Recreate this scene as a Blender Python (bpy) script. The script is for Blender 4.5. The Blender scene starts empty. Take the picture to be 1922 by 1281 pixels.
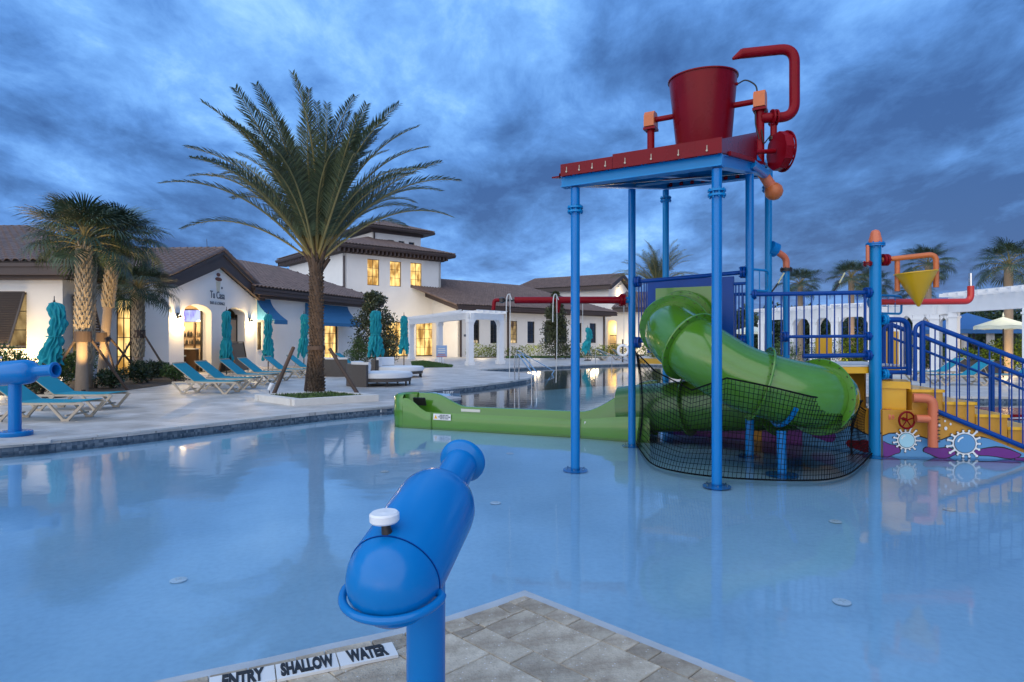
import bpy, math, random
from mathutils import Vector, Matrix, Quaternion
from mathutils.geometry import tessellate_polygon
R = math.radians
PI = math.pi
sc = bpy.context.scene
COL = sc.collection
# ------------------------------------------------------------------ camera
FPX, EYE, CX, CY = 1170.0, 1.6, 961.0, 640.5
cam_d = bpy.data.cameras.new('camera')
cam = bpy.data.objects.new('camera', cam_d)
COL.objects.link(cam)
cam.location = (0, 0, EYE)
cam.rotation_euler = (R(90), 0, 0)
cam_d.sensor_width = 36
cam_d.lens = 36 * FPX / 1922
cam_d.clip_start = 0.05
cam_d.clip_end = 5000
sc.camera = cam
# ------------------------------------------------------------------ exposure
vs = sc.view_settings
vs.view_transform = 'Standard'
vs.look = 'None'
vs.exposure = 1.17
vs.gamma = 1
vs.use_curve_mapping = False
# ------------------------------------------------------------------ dusk sky
SUN_EL, SUN_AZ = 30, 205          # broad dusk glow from behind the camera, a little to the left
world = bpy.data.worlds.new('World')
sc.world = world
world.use_nodes = True
W = world.node_tree
W.nodes.clear()
def wn(t, **k):
    n = W.nodes.new(t)
    for a, b in k.items(): setattr(n, a, b)
    return n
def wl(a, b): W.links.new(a, b)
tc = wn('ShaderNodeTexCoord')
sep = wn('ShaderNodeSeparateXYZ'); wl(tc.outputs['Generated'], sep.inputs[0])
zc = wn('ShaderNodeMath', operation='MAXIMUM'); wl(sep.outputs['Z'], zc.inputs[0]); zc.inputs[1].default_value = 0.0
za = wn('ShaderNodeMath', operation='ADD'); wl(zc.outputs[0], za.inputs[0]); za.inputs[1].default_value = 0.24
dx = wn('ShaderNodeMath', operation='DIVIDE'); wl(sep.outputs['X'], dx.inputs[0]); wl(za.outputs[0], dx.inputs[1])
dy = wn('ShaderNodeMath', operation='DIVIDE'); wl(sep.outputs['Y'], dy.inputs[0]); wl(za.outputs[0], dy.inputs[1])
comb = wn('ShaderNodeCombineXYZ'); wl(dx.outputs[0], comb.inputs[0]); wl(dy.outputs[0], comb.inputs[1])
def wnoise(scale, detail, rough, dist, sx=1, sy=1, off=(0, 0, 0), rot=0):
    mp = wn('ShaderNodeMapping'); wl(comb.outputs[0], mp.inputs[0])
    mp.inputs['Scale'].default_value = (sx, sy, 1); mp.inputs['Location'].default_value = off
    mp.inputs['Rotation'].default_value = (0, 0, rot)
    nz = wn('ShaderNodeTexNoise'); wl(mp.outputs[0], nz.inputs['Vector'])
    nz.inputs['Scale'].default_value = scale; nz.inputs['Detail'].default_value = detail
    nz.inputs['Roughness'].default_value = rough; nz.inputs['Distortion'].default_value = dist
    return nz.outputs['Fac']
def wmath(op, a, b):
    n = wn('ShaderNodeMath', operation=op)
    for i, v in enumerate((a, b)):
        if isinstance(v, (int, float)): n.inputs[i].default_value = v
        else: wl(v, n.inputs[i])
    return n.outputs[0]
big = wnoise(0.75, 3, 0.5, 0.3, 1, 1, (3.1, 1.7, 0), 0.5)
mid = wnoise(1.9, 10, 0.60, 0.25, 1, 0.72, (5.3, 2.2, 0), 0.5)
fin = wnoise(5.2, 9, 0.66, 0.35, 1.0, 0.7, (1.3, 7.7, 0), 0.5)
mixn = wmath('ADD', wmath('MULTIPLY', big, 0.50), wmath('ADD', wmath('MULTIPLY', mid, 0.78), wmath('MULTIPLY', fin, 0.36)))
# a brighter left side and a heavy bank of cloud low ahead and to the right, as over the pool
lf = wmath('MULTIPLY', sep.outputs['X'], -0.09)
bank = wmath('MULTIPLY', wmath('MAXIMUM', wmath('SUBTRACT', 0.16, wmath('ABSOLUTE', wmath('SUBTRACT', sep.outputs['Z'], 0.19), 0)), 0), -0.75)
mixn = wmath('ADD', mixn, wmath('ADD', lf, bank))
ramp = wn('ShaderNodeValToRGB'); wl(mixn, ramp.inputs[0])
cr = ramp.color_ramp
cr.elements[0].position = 0.60; cr.elements[0].color = (0.014, 0.048, 0.150, 1)
cr.elements[1].position = 1.0; cr.elements[1].color = (0.190, 0.345, 0.580, 1)
for p, c in ((0.69, (0.028, 0.084, 0.225)), (0.77, (0.048, 0.132, 0.330)), (0.87, (0.088, 0.210, 0.450))):
    e = cr.elements.new(p); e.color = (*c, 1)
sky = wn('ShaderNodeTexSky', sky_type='NISHITA'); sky.sun_disc = False
sky.sun_elevation = R(4); sky.sun_rotation = R(SUN_AZ)
bg1 = wn('ShaderNodeBackground'); wl(ramp.outputs[0], bg1.inputs[0]); bg1.inputs[1].default_value = 1.0
bg2 = wn('ShaderNodeBackground'); wl(sky.outputs[0], bg2.inputs[0]); bg2.inputs[1].default_value = 0.008
ad = wn('ShaderNodeAddShader'); wl(bg1.outputs[0], ad.inputs[0]); wl(bg2.outputs[0], ad.inputs[1])
wo = wn('ShaderNodeOutputWorld'); wl(ad.outputs[0], wo.inputs[0])
# ------------------------------------------------------------------ sun (after-glow)
sd = bpy.data.lights.new('sun', 'SUN'); sd.energy = 1.22; sd.angle = R(110); sd.color = (1.0, 0.90, 0.70)
sun = bpy.data.objects.new('sun', sd); COL.objects.link(sun)
d = Vector((math.sin(R(SUN_AZ)) * math.cos(R(SUN_EL)), math.cos(R(SUN_AZ)) * math.cos(R(SUN_EL)), math.sin(R(SUN_EL))))
sun.rotation_euler = d.to_track_quat('Z', 'Y').to_euler()
try:
    sc.cycles.max_bounces = 6; sc.cycles.diffuse_bounces = 3; sc.cycles.glossy_bounces = 3
    sc.cycles.transparent_max_bounces = 12; sc.cycles.sample_clamp_indirect = 4
    sc.cycles.use_denoising = True
except Exception: pass

# ================================================================== helpers
def P(px, py, Y): return Vector(((px - CX) / FPX * Y, Y, EYE - (py - CY) / FPX * Y))
def G(px, py, z=0.0):
    Y = (EYE - z) * FPX / (py - CY)
    return Vector(((px - CX) / FPX * Y, Y, z))
def V(*a): return Vector(a)

class MB:
    def __init__(s): s.v = []; s.f = []
    def add(s, vs_, fs):
        o = len(s.v); s.v.extend([tuple(v) for v in vs_]); s.f.extend([tuple(i + o for i in f) for f in fs]); return s
    def box(s, c, sz, rz=0, M=None):
        c = Vector(c); x, y, z = sz[0] / 2, sz[1] / 2, sz[2] / 2
        m = Matrix.Translation(c) @ (M if M is not None else Matrix.Rotation(rz, 4, 'Z'))
        vs_ = [m @ Vector((a * x, b * y, e * z)) for a in (-1, 1) for b in (-1, 1) for e in (-1, 1)]
        return s.add(vs_, [(0, 1, 3, 2), (4, 6, 7, 5), (0, 4, 5, 1), (2, 3, 7, 6), (0, 2, 6, 4), (1, 5, 7, 3)])
    def beam(s, a, b, w, h, up=(0, 0, 1)):
        a, b = Vector(a), Vector(b); dd = b - a; L = dd.length
        x = dd.normalized(); y = Vector(up).cross(x)
        if y.length < 1e-4: y = Vector((0, 1, 0)).cross(x)
        y.normalize(); z = x.cross(y)
        M = Matrix((x, y, z)).transposed().to_4x4()
        return s.box((a + b) / 2, (L, w, h), M=M)
    def tube(s, pts, r, n=12, cap=True, closed=False, r2=None):
        pts = [Vector(p) for p in pts]; k = len(pts)
        rs = r if isinstance(r, (list, tuple)) else [r] * k
        T = []
        for i in range(k):
            a = pts[(i - 1) % k] if (i or closed) else pts[0]
            b = pts[(i + 1) % k] if (i < k - 1 or closed) else pts[-1]
            T.append((b - a).normalized())
        nrm = T[0].orthogonal().normalized()
        if abs(T[0].z) < .9: nrm = (Vector((0, 0, 1)) - T[0] * T[0].z).normalized()
        vs_ = []
        for i in range(k):
            if i:
                q = T[i - 1].rotation_difference(T[i]); nrm = q @ nrm
                nrm = (nrm - T[i] * nrm.dot(T[i])).normalized()
            bn = T[i].cross(nrm)
            for j in range(n):
                a = 2 * PI * j / n
                vs_.append(pts[i] + (nrm * math.cos(a) + bn * math.sin(a)) * rs[i])
        fs = []
        for i in range(k if closed else k - 1):
            for j in range(n):
                fs.append((i * n + j, i * n + (j + 1) % n, ((i + 1) % k) * n + (j + 1) % n, ((i + 1) % k) * n + j))
        if cap and not closed:
            fs.append(tuple(range(n - 1, -1, -1))); fs.append(tuple((k - 1) * n + j for j in range(n)))
        return s.add(vs_, fs)
    def lathe(s, prof, n=24, M=None, cap=True):
        M = M or Matrix.Identity(4); k = len(prof)
        vs_ = [M @ Vector((r * math.cos(2 * PI * j / n), r * math.sin(2 * PI * j / n), z)) for r, z in prof for j in range(n)]
        fs = [(i * n + j, i * n + (j + 1) % n, (i + 1) * n + (j + 1) % n, (i + 1) * n + j) for i in range(k - 1) for j in range(n)]
        if cap:
            if prof[0][0] > 1e-5: fs.append(tuple(range(n - 1, -1, -1)))
            if prof[-1][0] > 1e-5: fs.append(tuple((k - 1) * n + j for j in range(n)))
        return s.add(vs_, fs)
    def plate(s, outer, holes, t, fr):
        """polygon (with holes) in a plane, extruded by t; fr(u, v, w) maps to the world"""
        loops = [list(outer)] + [list(h) for h in holes]
        flat = [p for l in loops for p in l]
        tris = tessellate_polygon([[Vector((p[0], p[1], 0)) for p in l] for l in loops])
        n = len(flat)
        vs_ = [fr(p[0], p[1], 0) for p in flat] + [fr(p[0], p[1], t) for p in flat]
        fs = []
        for a, b, c in tris:
            A, B, C_ = flat[a], flat[b], flat[c]
            cr_ = (B[0] - A[0]) * (C_[1] - A[1]) - (B[1] - A[1]) * (C_[0] - A[0])
            if cr_ < 0: a, b, c = a, c, b
            fs.append((a, b, c)); fs.append((n + a, n + c, n + b))
        o = 0
        for l in loops:
            m = len(l)
            for i in range(m):
                fs.append((o + i, o + (i + 1) % m, n + o + (i + 1) % m, n + o + i))
            o += m
        return s.add(vs_, fs)
    def prism(s, poly, z0, z1): return s.plate(poly, [], z1 - z0, lambda u, v, w: (u, v, z0 + w))
    def build(s, name, m, parent=None, smooth=None, label=None, loc=None, local=False, kind=None):
        me = bpy.data.meshes.new(name); me.from_pydata(s.v, [], s.f)
        me.materials.append(m)
        import bmesh
        bm = bmesh.new(); bm.from_mesh(me)
        if len(s.f) < 60000 and smooth != 'raw': bmesh.ops.recalc_face_normals(bm, faces=bm.faces)
        bm.to_mesh(me); bm.free()
        if smooth and smooth != 'raw':
            me.shade_smooth(); me.set_sharp_from_angle(angle=R(smooth))
        o = bpy.data.objects.new(name, me); COL.objects.link(o)
        if parent is not None:
            o.parent = parent
            if not local: o.matrix_parent_inverse = wm(parent).inverted()
        if label: o['label'] = label
        if kind: o['kind'] = kind
        return o
def wm(o):
    m = Matrix.LocRotScale(o.location, o.rotation_euler, o.scale)
    return (wm(o.parent) @ o.matrix_parent_inverse @ m) if o.parent else m
def thing(name, label, cat, loc=(0, 0, 0), rz=0, group=None):
    o = bpy.data.objects.new(name, None); COL.objects.link(o)
    o.location = loc; o.rotation_euler = (0, 0, rz); o.empty_display_size = .1
    o['label'] = label; o['category'] = cat
    if group: o['group'] = group
    return o
def tag(o, label, cat, group=None):
    o['label'] = label; o['category'] = cat
    if group: o['group'] = group
    return o
def kids(o): return [c for c in CH.get(o.name, [])]
CH = {}
def reg():
    CH.clear()
    for o in bpy.data.objects:
        if o.parent: CH.setdefault(o.parent.name, []).append(o)
def copy_tree(o, loc=None, rz=None, label=None, scale=None):
    reg()
    def rec(a, par):
        c = a.copy(); COL.objects.link(c); c.parent = par
        if par is not None: c.matrix_parent_inverse = a.matrix_parent_inverse.copy()
        for ch in kids(a): rec(ch, c)
        return c
    c = rec(o, None)
    if loc is not None: c.location = loc
    if rz is not None: c.rotation_euler = (0, 0, rz)
    if scale is not None: c.scale = (scale,) * 3 if isinstance(scale, (int, float)) else scale
    if label: c['label'] = label
    return c
def struct(o): o['kind'] = 'structure'; return o
def spline(pts, seg=6, closed=False):
    pts = [Vector(p) for p in pts]; n = len(pts); out = []
    rng_ = range(n if closed else n - 1)
    for i in rng_:
        p0 = pts[(i - 1) % n] if (closed or i) else pts[0] * 2 - pts[1]
        p1 = pts[i]; p2 = pts[(i + 1) % n]
        p3 = pts[(i + 2) % n] if (closed or i < n - 2) else pts[-1] * 2 - pts[-2]
        for k in range(seg):
            t = k / seg
            out.append(.5 * ((2 * p1) + (p2 - p0) * t + (2 * p0 - 5 * p1 + 4 * p2 - p3) * t * t + (3 * p1 - p0 - 3 * p2 + p3) * t ** 3))
    if not closed: out.append(pts[-1])
    return out
def fillet(pts, r, seg=6):
    """polyline with rounded corners"""
    pts = [Vector(p) for p in pts]; out = [pts[0]]
    for i in range(1, len(pts) - 1):
        a, b, c = pts[i - 1], pts[i], pts[i + 1]
        u, v = (a - b), (c - b); rr = min(r, u.length * .48, v.length * .48)
        s0, s1 = b + u.normalized() * rr, b + v.normalized() * rr
        for k in range(seg + 1):
            t = k / seg; out.append(s0 * (1 - t) ** 2 + b * 2 * t * (1 - t) + s1 * t * t)
    out.append(pts[-1]); return out
def axisM(c, dvec):
    return Matrix.Translation(Vector(c)) @ Vector(dvec).to_track_quat('Z', 'Y').to_matrix().to_4x4()

# ================================================================== materials
def mat(name, col, rough=.6, metal=0, var=0, vscale=3, bump=0, bscale=20, coat=0, emit=None, estr=0, island=0, spec=None, stretch=None, dirt=0):
    m = bpy.data.materials.new(name); m.use_nodes = True; N = m.node_tree
    b = N.nodes['Principled BSDF']
    b.inputs['Base Color'].default_value = (*col, 1); b.inputs['Roughness'].default_value = rough
    b.inputs['Metallic'].default_value = metal
    if spec is not None: b.inputs['Specular IOR Level'].default_value = spec
    if coat: b.inputs['Coat Weight'].default_value = coat; b.inputs['Coat Roughness'].default_value = .06
    if emit: b.inputs['Emission Color'].default_value = (*emit, 1); b.inputs['Emission Strength'].default_value = estr
    tcn = N.nodes.new('ShaderNodeTexCoord'); vec = tcn.outputs['Object']
    if stretch:
        mp = N.nodes.new('ShaderNodeMapping'); N.links.new(vec, mp.inputs[0]); mp.inputs['Scale'].default_value = stretch; vec = mp.outputs[0]
    fac = None
    if var or dirt:
        nz = N.nodes.new('ShaderNodeTexNoise'); N.links.new(vec, nz.inputs['Vector'])
        nz.inputs['Scale'].default_value = vscale; nz.inputs['Detail'].default_value = 6; nz.inputs['Roughness'].default_value = .6
        fac = nz.outputs['Fac']
    if island:
        g = N.nodes.new('ShaderNodeNewGeometry'); fac2 = g.outputs['Random Per Island']
        if fac is not None:
            mx = N.nodes.new('ShaderNodeMath'); mx.operation = 'ADD'; N.links.new(fac, mx.inputs[0]); N.links.new(fac2, mx.inputs[1])
            m2 = N.nodes.new('ShaderNodeMath'); m2.operation = 'MULTIPLY'; N.links.new(mx.outputs[0], m2.inputs[0]); m2.inputs[1].default_value = .5
            fac = m2.outputs[0]
        else: fac = fac2
        var = max(var, island)
    if fac is not None:
        rp = N.nodes.new('ShaderNodeValToRGB'); N.links.new(fac, rp.inputs[0])
        lo = tuple(max(0, c * (1 - var)) for c in col); hi = tuple(min(1, c * (1 + var)) for c in col)
        rp.color_ramp.elements[0].position = .25 if not island else .1; rp.color_ramp.elements[0].color = (*lo, 1)
        rp.color_ramp.elements[1].position = .75 if not island else .9; rp.color_ramp.elements[1].color = (*hi, 1)
        N.links.new(rp.outputs[0], b.inputs['Base Color'])
        rr = N.nodes.new('ShaderNodeMapRange'); N.links.new(fac, rr.inputs[0])
        rr.inputs[3].default_value = max(.02, rough - .08); rr.inputs[4].default_value = min(1, rough + .08)
        N.links.new(rr.outputs[0], b.inputs['Roughness'])
    if bump:
        nb = N.nodes.new('ShaderNodeTexNoise'); N.links.new(vec, nb.inputs['Vector']); nb.inputs['Scale'].default_value = bscale; nb.inputs['Detail'].default_value = 5
        bp = N.nodes.new('ShaderNodeBump'); N.links.new(nb.outputs['Fac'], bp.inputs['Height']); bp.inputs['Strength'].default_value = bump
        bp.inputs['Distance'].default_value = .02
        N.links.new(bp.outputs[0], b.inputs['Normal'])
    return m
M = dict(
    stucco=mat('white_stucco', (.80, .78, .74), .85, var=.05, vscale=.8, bump=.25, bscale=60),
    brown=mat('dark_brown_fascia', (.065, .045, .040), .6, var=.15, vscale=2),
    tile=mat('clay_roof_tile', (.165, .116, .100), .75, var=.25, vscale=6, island=.28),
    under=mat('roof_underlay', (.07, .055, .05), .9),
    frame=mat('black_window_frame', (.018, .015, .013), .45),
    dglass=mat('dark_glass', (.02, .022, .025), .05, spec=.8),
    blue=mat('blue_painted_steel', (.001, .165, .47), .22, spec=.35, var=.05, vscale=2),
    blue2=mat('light_blue_painted_steel', (.002, .21, .50), .3, spec=.28, var=.06, vscale=2),
    navy=mat('deep_blue_painted_steel', (.001, .05, .26), .32, spec=.22, var=.06, vscale=3),
    red=mat('red_painted_steel', (.20, .002, .008), .32, spec=.15, var=.10, vscale=2),
    redp=mat('red_fibreglass', (.165, .001, .007), .28, spec=.18, var=.12, vscale=3),
    orange=mat('orange_plastic', (.55, .14, .035), .4, var=.12, vscale=4),
    salmon=mat('orange_red_pipe', (.62, .16, .07), .38, var=.1, vscale=4),
    scarlet=mat('scarlet_pipe', (.62, .03, .015), .3, coat=.3, var=.05),
    yellow=mat('yellow_fibreglass', (.80, .42, .008), .42, coat=.2, var=.06, vscale=2),
    yellow2=mat('yellow_cone_plastic', (.72, .40, .004), .4, coat=.2, var=.06),
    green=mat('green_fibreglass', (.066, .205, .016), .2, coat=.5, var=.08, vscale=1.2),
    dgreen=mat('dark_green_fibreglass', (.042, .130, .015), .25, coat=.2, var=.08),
    net=mat('black_net_cord', (.004, .005, .006), .9, spec=.1),
    teal=mat('teal_sunbrella_cloth', (.004, .26, .31), .85, var=.12, vscale=5, bump=.3, bscale=120),
    sling=mat('turquoise_sling_mesh', (.006, .25, .34), .8, var=.08, vscale=3, bump=.2, bscale=200),
    cream=mat('cream_resin', (.48, .40, .30), .45, var=.08, vscale=4),
    white=mat('white_painted_wood', (.82, .82, .82), .5, var=.04),
    cushion=mat('white_outdoor_cushion', (.78, .78, .78), .9, var=.04, bump=.2, bscale=30),
    wicker=mat('dark_brown_wicker', (.10, .085, .075), .75, var=.2, vscale=30, bump=.8, bscale=90),
    steel=mat('polished_stainless_steel', (.6, .6, .6), .18, metal=1),
    darkmetal=mat('dark_bronze_metal', (.04, .032, .028), .4, metal=.3),
    wood=mat('weathered_wood_pole', (.075, .05, .038), .8, var=.3, vscale=6, bump=.4, bscale=40, stretch=(1, 1, .2)),
    awn=mat('blue_awning_canvas', (.055, .18, .34), .95, spec=.05, var=.06, vscale=4, bump=.2, bscale=100),
    bark=mat('date_palm_bark', (.085, .058, .040), .9, var=.35, vscale=9, bump=.8, bscale=30, island=.55),
    bark2=mat('sabal_palm_bark', (.28, .21, .15), .9, var=.3, vscale=12, bump=.8, bscale=40, island=.25),
    boot=mat('sabal_leaf_boot', (.36, .29, .20), .85, var=.25, vscale=8, island=.3),
    frond=mat('date_palm_leaflet', (.080, .100, .042), .55, island=.45),
    petiole=mat('palm_petiole', (.25, .20, .07), .6, var=.2),
    fan=mat('sabal_fan_leaf', (.050, .085, .042), .5, island=.4),
    leaf=mat('shrub_leaf', (.055, .11, .022), .55, island=.55),
    leafy=mat('yellow_green_leaf', (.11, .15, .014), .8, island=.55, spec=.15),
    leafd=mat('dark_glossy_leaf', (.028, .052, .018), .4, island=.55),
    leafb=mat('magnolia_leaf_mix', (.050, .060, .022), .42, island=.6),
    grass=mat('grass_blades', (.06, .13, .03), .7, island=.4),
    soil=mat('brown_soil', (.07, .05, .035), .95, var=.3, vscale=12, bump=.6),
    kerb=mat('planter_stone', (.66, .64, .60), .75, var=.08, vscale=5, bump=.2),
    black=mat('black_rubber', (.015, .015, .015), .6),
    textk=mat('black_lettering', (.012, .012, .014), .6),
    whitet=mat('white_tile', (.72, .72, .70), .3, var=.05),
    plastic=mat('white_plastic', (.78, .78, .78), .35, var=.03),
    purple=mat('purple_print', (.13, .012, .19), .4), mblue=mat('sky_blue_print', (.09, .27, .50), .4),
    mblue2=mat('bright_blue_print', (.015, .22, .55), .3), mlt=mat('pale_aqua_print', (.35, .62, .72), .3),
    mwhite=mat('white_print', (.72, .74, .74), .4), ochre=mat('ochre_print', (.55, .26, .02), .5, var=.15),
    chalk=mat('chalkboard', (.03, .03, .028), .6, var=.3, vscale=5),
    rope=mat('pale_rope', (.6, .6, .58), .8),
    mask=mat('sign_grey_print', (.10, .12, .15), .5),
    lblue=mat('pale_blue_print', (.28, .42, .66), .4), pink=mat('pink_print', (.50, .22, .25), .5),
    orangep=mat('cream_canvas', (.75, .76, .60), .8, var=.04),
    bcan=mat('blue_canvas', (.04, .15, .38), .85),
    woodin=mat('bar_dark_wood', (.09, .05, .025), .5, var=.3, vscale=4),
    shut=mat('brown_shutter', (.085, .066, .058), .6),
    door=mat('dark_door', (.03, .025, .02), .5),
    tan=mat('tan_curtain', (.42, .30, .19), .8, var=.1),
)
def emis(name, col, s, var=0, vs_=3, col2=None):
    m = bpy.data.materials.new(name); m.use_nodes = True; N = m.node_tree; N.nodes.clear()
    e = N.nodes.new('ShaderNodeEmission'); e.inputs[0].default_value = (*col, 1); e.inputs[1].default_value = s
    g = N.nodes.new('ShaderNodeBsdfGlossy'); g.inputs['Roughness'].default_value = .05; g.inputs[0].default_value = (.04, .04, .04, 1)
    a = N.nodes.new('ShaderNodeAddShader'); o = N.nodes.new('ShaderNodeOutputMaterial')
    N.links.new(e.outputs[0], a.inputs[0]); N.links.new(g.outputs[0], a.inputs[1]); N.links.new(a.outputs[0], o.inputs[0])
    if var:
        t = N.nodes.new('ShaderNodeTexCoord'); mp = N.nodes.new('ShaderNodeMapping'); N.links.new(t.outputs['Object'], mp.inputs[0])
        mp.inputs['Scale'].default_value = (1, 1, .45)
        nz = N.nodes.new('ShaderNodeTexNoise'); nz.inputs['Scale'].default_value = vs_; nz.inputs['Detail'].default_value = 3
        N.links.new(mp.outputs[0], nz.inputs['Vector'])
        rp = N.nodes.new('ShaderNodeValToRGB'); N.links.new(nz.outputs['Fac'], rp.inputs[0])
        c2 = col2 or tuple(c * (1 - var) for c in col)
        rp.color_ramp.elements[0].position = .4; rp.color_ramp.elements[0].color = (*c2, 1)
        rp.color_ramp.elements[1].position = .6; rp.color_ramp.elements[1].color = (*col, 1)
        N.links.new(rp.outputs[0], e.inputs[0])
    return m
M['lit'] = emis('lit_window_glass', (1.0, .66, .22), .75, .5, 1.6, (.30, .15, .03))
M['litdim'] = emis('dim_lit_window_glass', (.55, .38, .16), .35, .5, 2, (.12, .07, .03))
M['litw'] = emis('warm_lamp_glass', (1.0, .80, .48), 14)
M['tv'] = emis('television_picture', (.55, .62, 1.0), .55, .6, 3, (.25, .2, .7))
M['barwall'] = emis('backlit_bar_shelf', (1.0, .72, .32), 1.0, .4, 2.2, (.5, .3, .1))

def texmat_deck():
    m = mat('travertine_paving', (.50, .47, .43), .55); N = m.node_tree; b = N.nodes['Principled BSDF']
    t = N.nodes.new('ShaderNodeTexCoord'); mp = N.nodes.new('ShaderNodeMapping'); N.links.new(t.outputs['Object'], mp.inputs[0])
    mp.inputs['Rotation'].default_value = (0, 0, .35)
    br = N.nodes.new('ShaderNodeTexBrick'); N.links.new(mp.outputs[0], br.inputs['Vector'])
    br.inputs['Scale'].default_value = 1; br.inputs['Brick Width'].default_value = .6; br.inputs['Row Height'].default_value = .4
    br.inputs['Mortar Size'].default_value = .006; br.inputs['Mortar Smooth'].default_value = .3; br.inputs['Bias'].default_value = 0
    br.inputs['Color1'].default_value = (.46, .43, .39, 1); br.inputs['Color2'].default_value = (.60, .57, .53, 1); br.inputs['Mortar'].default_value = (.30, .28, .26, 1)
    nz = N.nodes.new('ShaderNodeTexNoise'); N.links.new(t.outputs['Object'], nz.inputs['Vector']); nz.inputs['Scale'].default_value = 1.3; nz.inputs['Detail'].default_value = 9; nz.inputs['Roughness'].default_value = .68
    rp = N.nodes.new('ShaderNodeValToRGB'); N.links.new(nz.outputs['Fac'], rp.inputs[0])
    rp.color_ramp.elements[0].position = .36; rp.color_ramp.elements[0].color = (.66, .64, .62, 1); rp.color_ramp.elements[1].position = .62; rp.color_ramp.elements[1].color = (1.08, 1.08, 1.1, 1)
    mx = N.nodes.new('ShaderNodeMix'); mx.data_type = 'RGBA'; mx.blend_type = 'MULTIPLY'; mx.inputs[0].default_value = .8
    N.links.new(br.outputs['Color'], mx.inputs[6]); N.links.new(rp.outputs[0], mx.inputs[7]); N.links.new(mx.outputs[2], b.inputs['Base Color'])
    bp = N.nodes.new('ShaderNodeBump'); bp.inputs['Strength'].default_value = .35; bp.inputs['Distance'].default_value = .02; N.links.new(nz.outputs['Fac'], bp.inputs['Height']); N.links.new(bp.outputs[0], b.inputs['Normal'])
    rr = N.nodes.new('ShaderNodeMapRange'); N.links.new(nz.outputs['Fac'], rr.inputs[0]); rr.inputs[3].default_value = .3; rr.inputs[4].default_value = .65; N.links.new(rr.outputs[0], b.inputs['Roughness'])
    return m
M['deck'] = texmat_deck()
def texmat_poolfloor():
    m = mat('pool_plaster', (.50, .62, .70), .6); N = m.node_tree; b = N.nodes['Principled BSDF']
    t = N.nodes.new('ShaderNodeTexCoord')
    nz = N.nodes.new('ShaderNodeTexNoise'); N.links.new(t.outputs['Object'], nz.inputs['Vector']); nz.inputs['Scale'].default_value = .7; nz.inputs['Detail'].default_value = 9; nz.inputs['Roughness'].default_value = .65
    rp = N.nodes.new('ShaderNodeValToRGB'); N.links.new(nz.outputs['Fac'], rp.inputs[0])
    rp.color_ramp.elements[0].position = .35; rp.color_ramp.elements[0].color = (.39, .58, .72, 1); rp.color_ramp.elements[1].position = .65; rp.color_ramp.elements[1].color = (.48, .67, .80, 1)
    sp = N.nodes.new('ShaderNodeTexNoise'); N.links.new(t.outputs['Object'], sp.inputs['Vector']); sp.inputs['Scale'].default_value = 22; sp.inputs['Detail'].default_value = 4
    r2 = N.nodes.new('ShaderNodeValToRGB'); N.links.new(sp.outputs['Fac'], r2.inputs[0]); r2.color_ramp.elements[0].position = .3; r2.color_ramp.elements[0].color = (.9, .9, .92, 1); r2.color_ramp.elements[1].position = .6; r2.color_ramp.elements[1].color = (1, 1, 1, 1)
    mx = N.nodes.new('ShaderNodeMix'); mx.data_type = 'RGBA'; mx.blend_type = 'MULTIPLY'; mx.inputs[0].default_value = 1
    N.links.new(rp.outputs[0], mx.inputs[6]); N.links.new(r2.outputs[0], mx.inputs[7]); N.links.new(mx.outputs[2], b.inputs['Base Color'])
    return m
M['pfloor'] = texmat_poolfloor()
M['dfloor'] = mat('lap_pool_plaster', (.32, .54, .62), .7, var=.1, vscale=.5)
def texmat_tiles():
    m = mat('waterline_tile', (.10, .14, .19), .25); N = m.node_tree; b = N.nodes['Principled BSDF']
    g = N.nodes.new('ShaderNodeTexCoord'); vo = N.nodes.new('ShaderNodeTexVoronoi'); vo.distance = 'CHEBYCHEV'; vo.inputs['Randomness'].default_value = .25
    N.links.new(g.outputs['Object'], vo.inputs['Vector']); vo.inputs['Scale'].default_value = 22
    rp = N.nodes.new('ShaderNodeValToRGB'); se = N.nodes.new('ShaderNodeSeparateColor'); N.links.new(vo.outputs['Color'], se.inputs[0]); N.links.new(se.outputs[0], rp.inputs[0])
    rp.color_ramp.elements[0].color = (.045, .07, .10, 1); rp.color_ramp.elements[1].color = (.17, .21, .25, 1)
    N.links.new(rp.outputs[0], b.inputs['Base Color']); return m
M['wtile'] = texmat_tiles()
def water_mat():
    m = bpy.data.materials.new('still_pool_water'); m.use_nodes = True; N = m.node_tree; N.nodes.clear()
    o = N.nodes.new('ShaderNodeOutputMaterial'); mix = N.nodes.new('ShaderNodeMixShader')
    tr = N.nodes.new('ShaderNodeBsdfTransparent'); tr.inputs[0].default_value = (.86, .94, .97, 1)
    gl = N.nodes.new('ShaderNodeBsdfGlossy'); gl.inputs['Roughness'].default_value = .062; gl.inputs[0].default_value = (.95, .97, 1, 1)
    fr = N.nodes.new('ShaderNodeFresnel'); fr.inputs['IOR'].default_value = 1.40
    t = N.nodes.new('ShaderNodeTexCoord'); nz = N.nodes.new('ShaderNodeTexNoise'); N.links.new(t.outputs['Object'], nz.inputs['Vector'])
    nz.inputs['Scale'].default_value = 2.2; nz.inputs['Detail'].default_value = 2
    bp = N.nodes.new('ShaderNodeBump'); bp.inputs['Strength'].default_value = .05; bp.inputs['Distance'].default_value = .05
    N.links.new(nz.outputs['Fac'], bp.inputs['Height']); N.links.new(bp.outputs[0], gl.inputs['Normal'])
    N.links.new(fr.outputs[0], mix.inputs[0]); N.links.new(tr.outputs[0], mix.inputs[1]); N.links.new(gl.outputs[0], mix.inputs[2]); N.links.new(mix.outputs[0], o.inputs[0])
    return m
M['water'] = water_mat()
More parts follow.
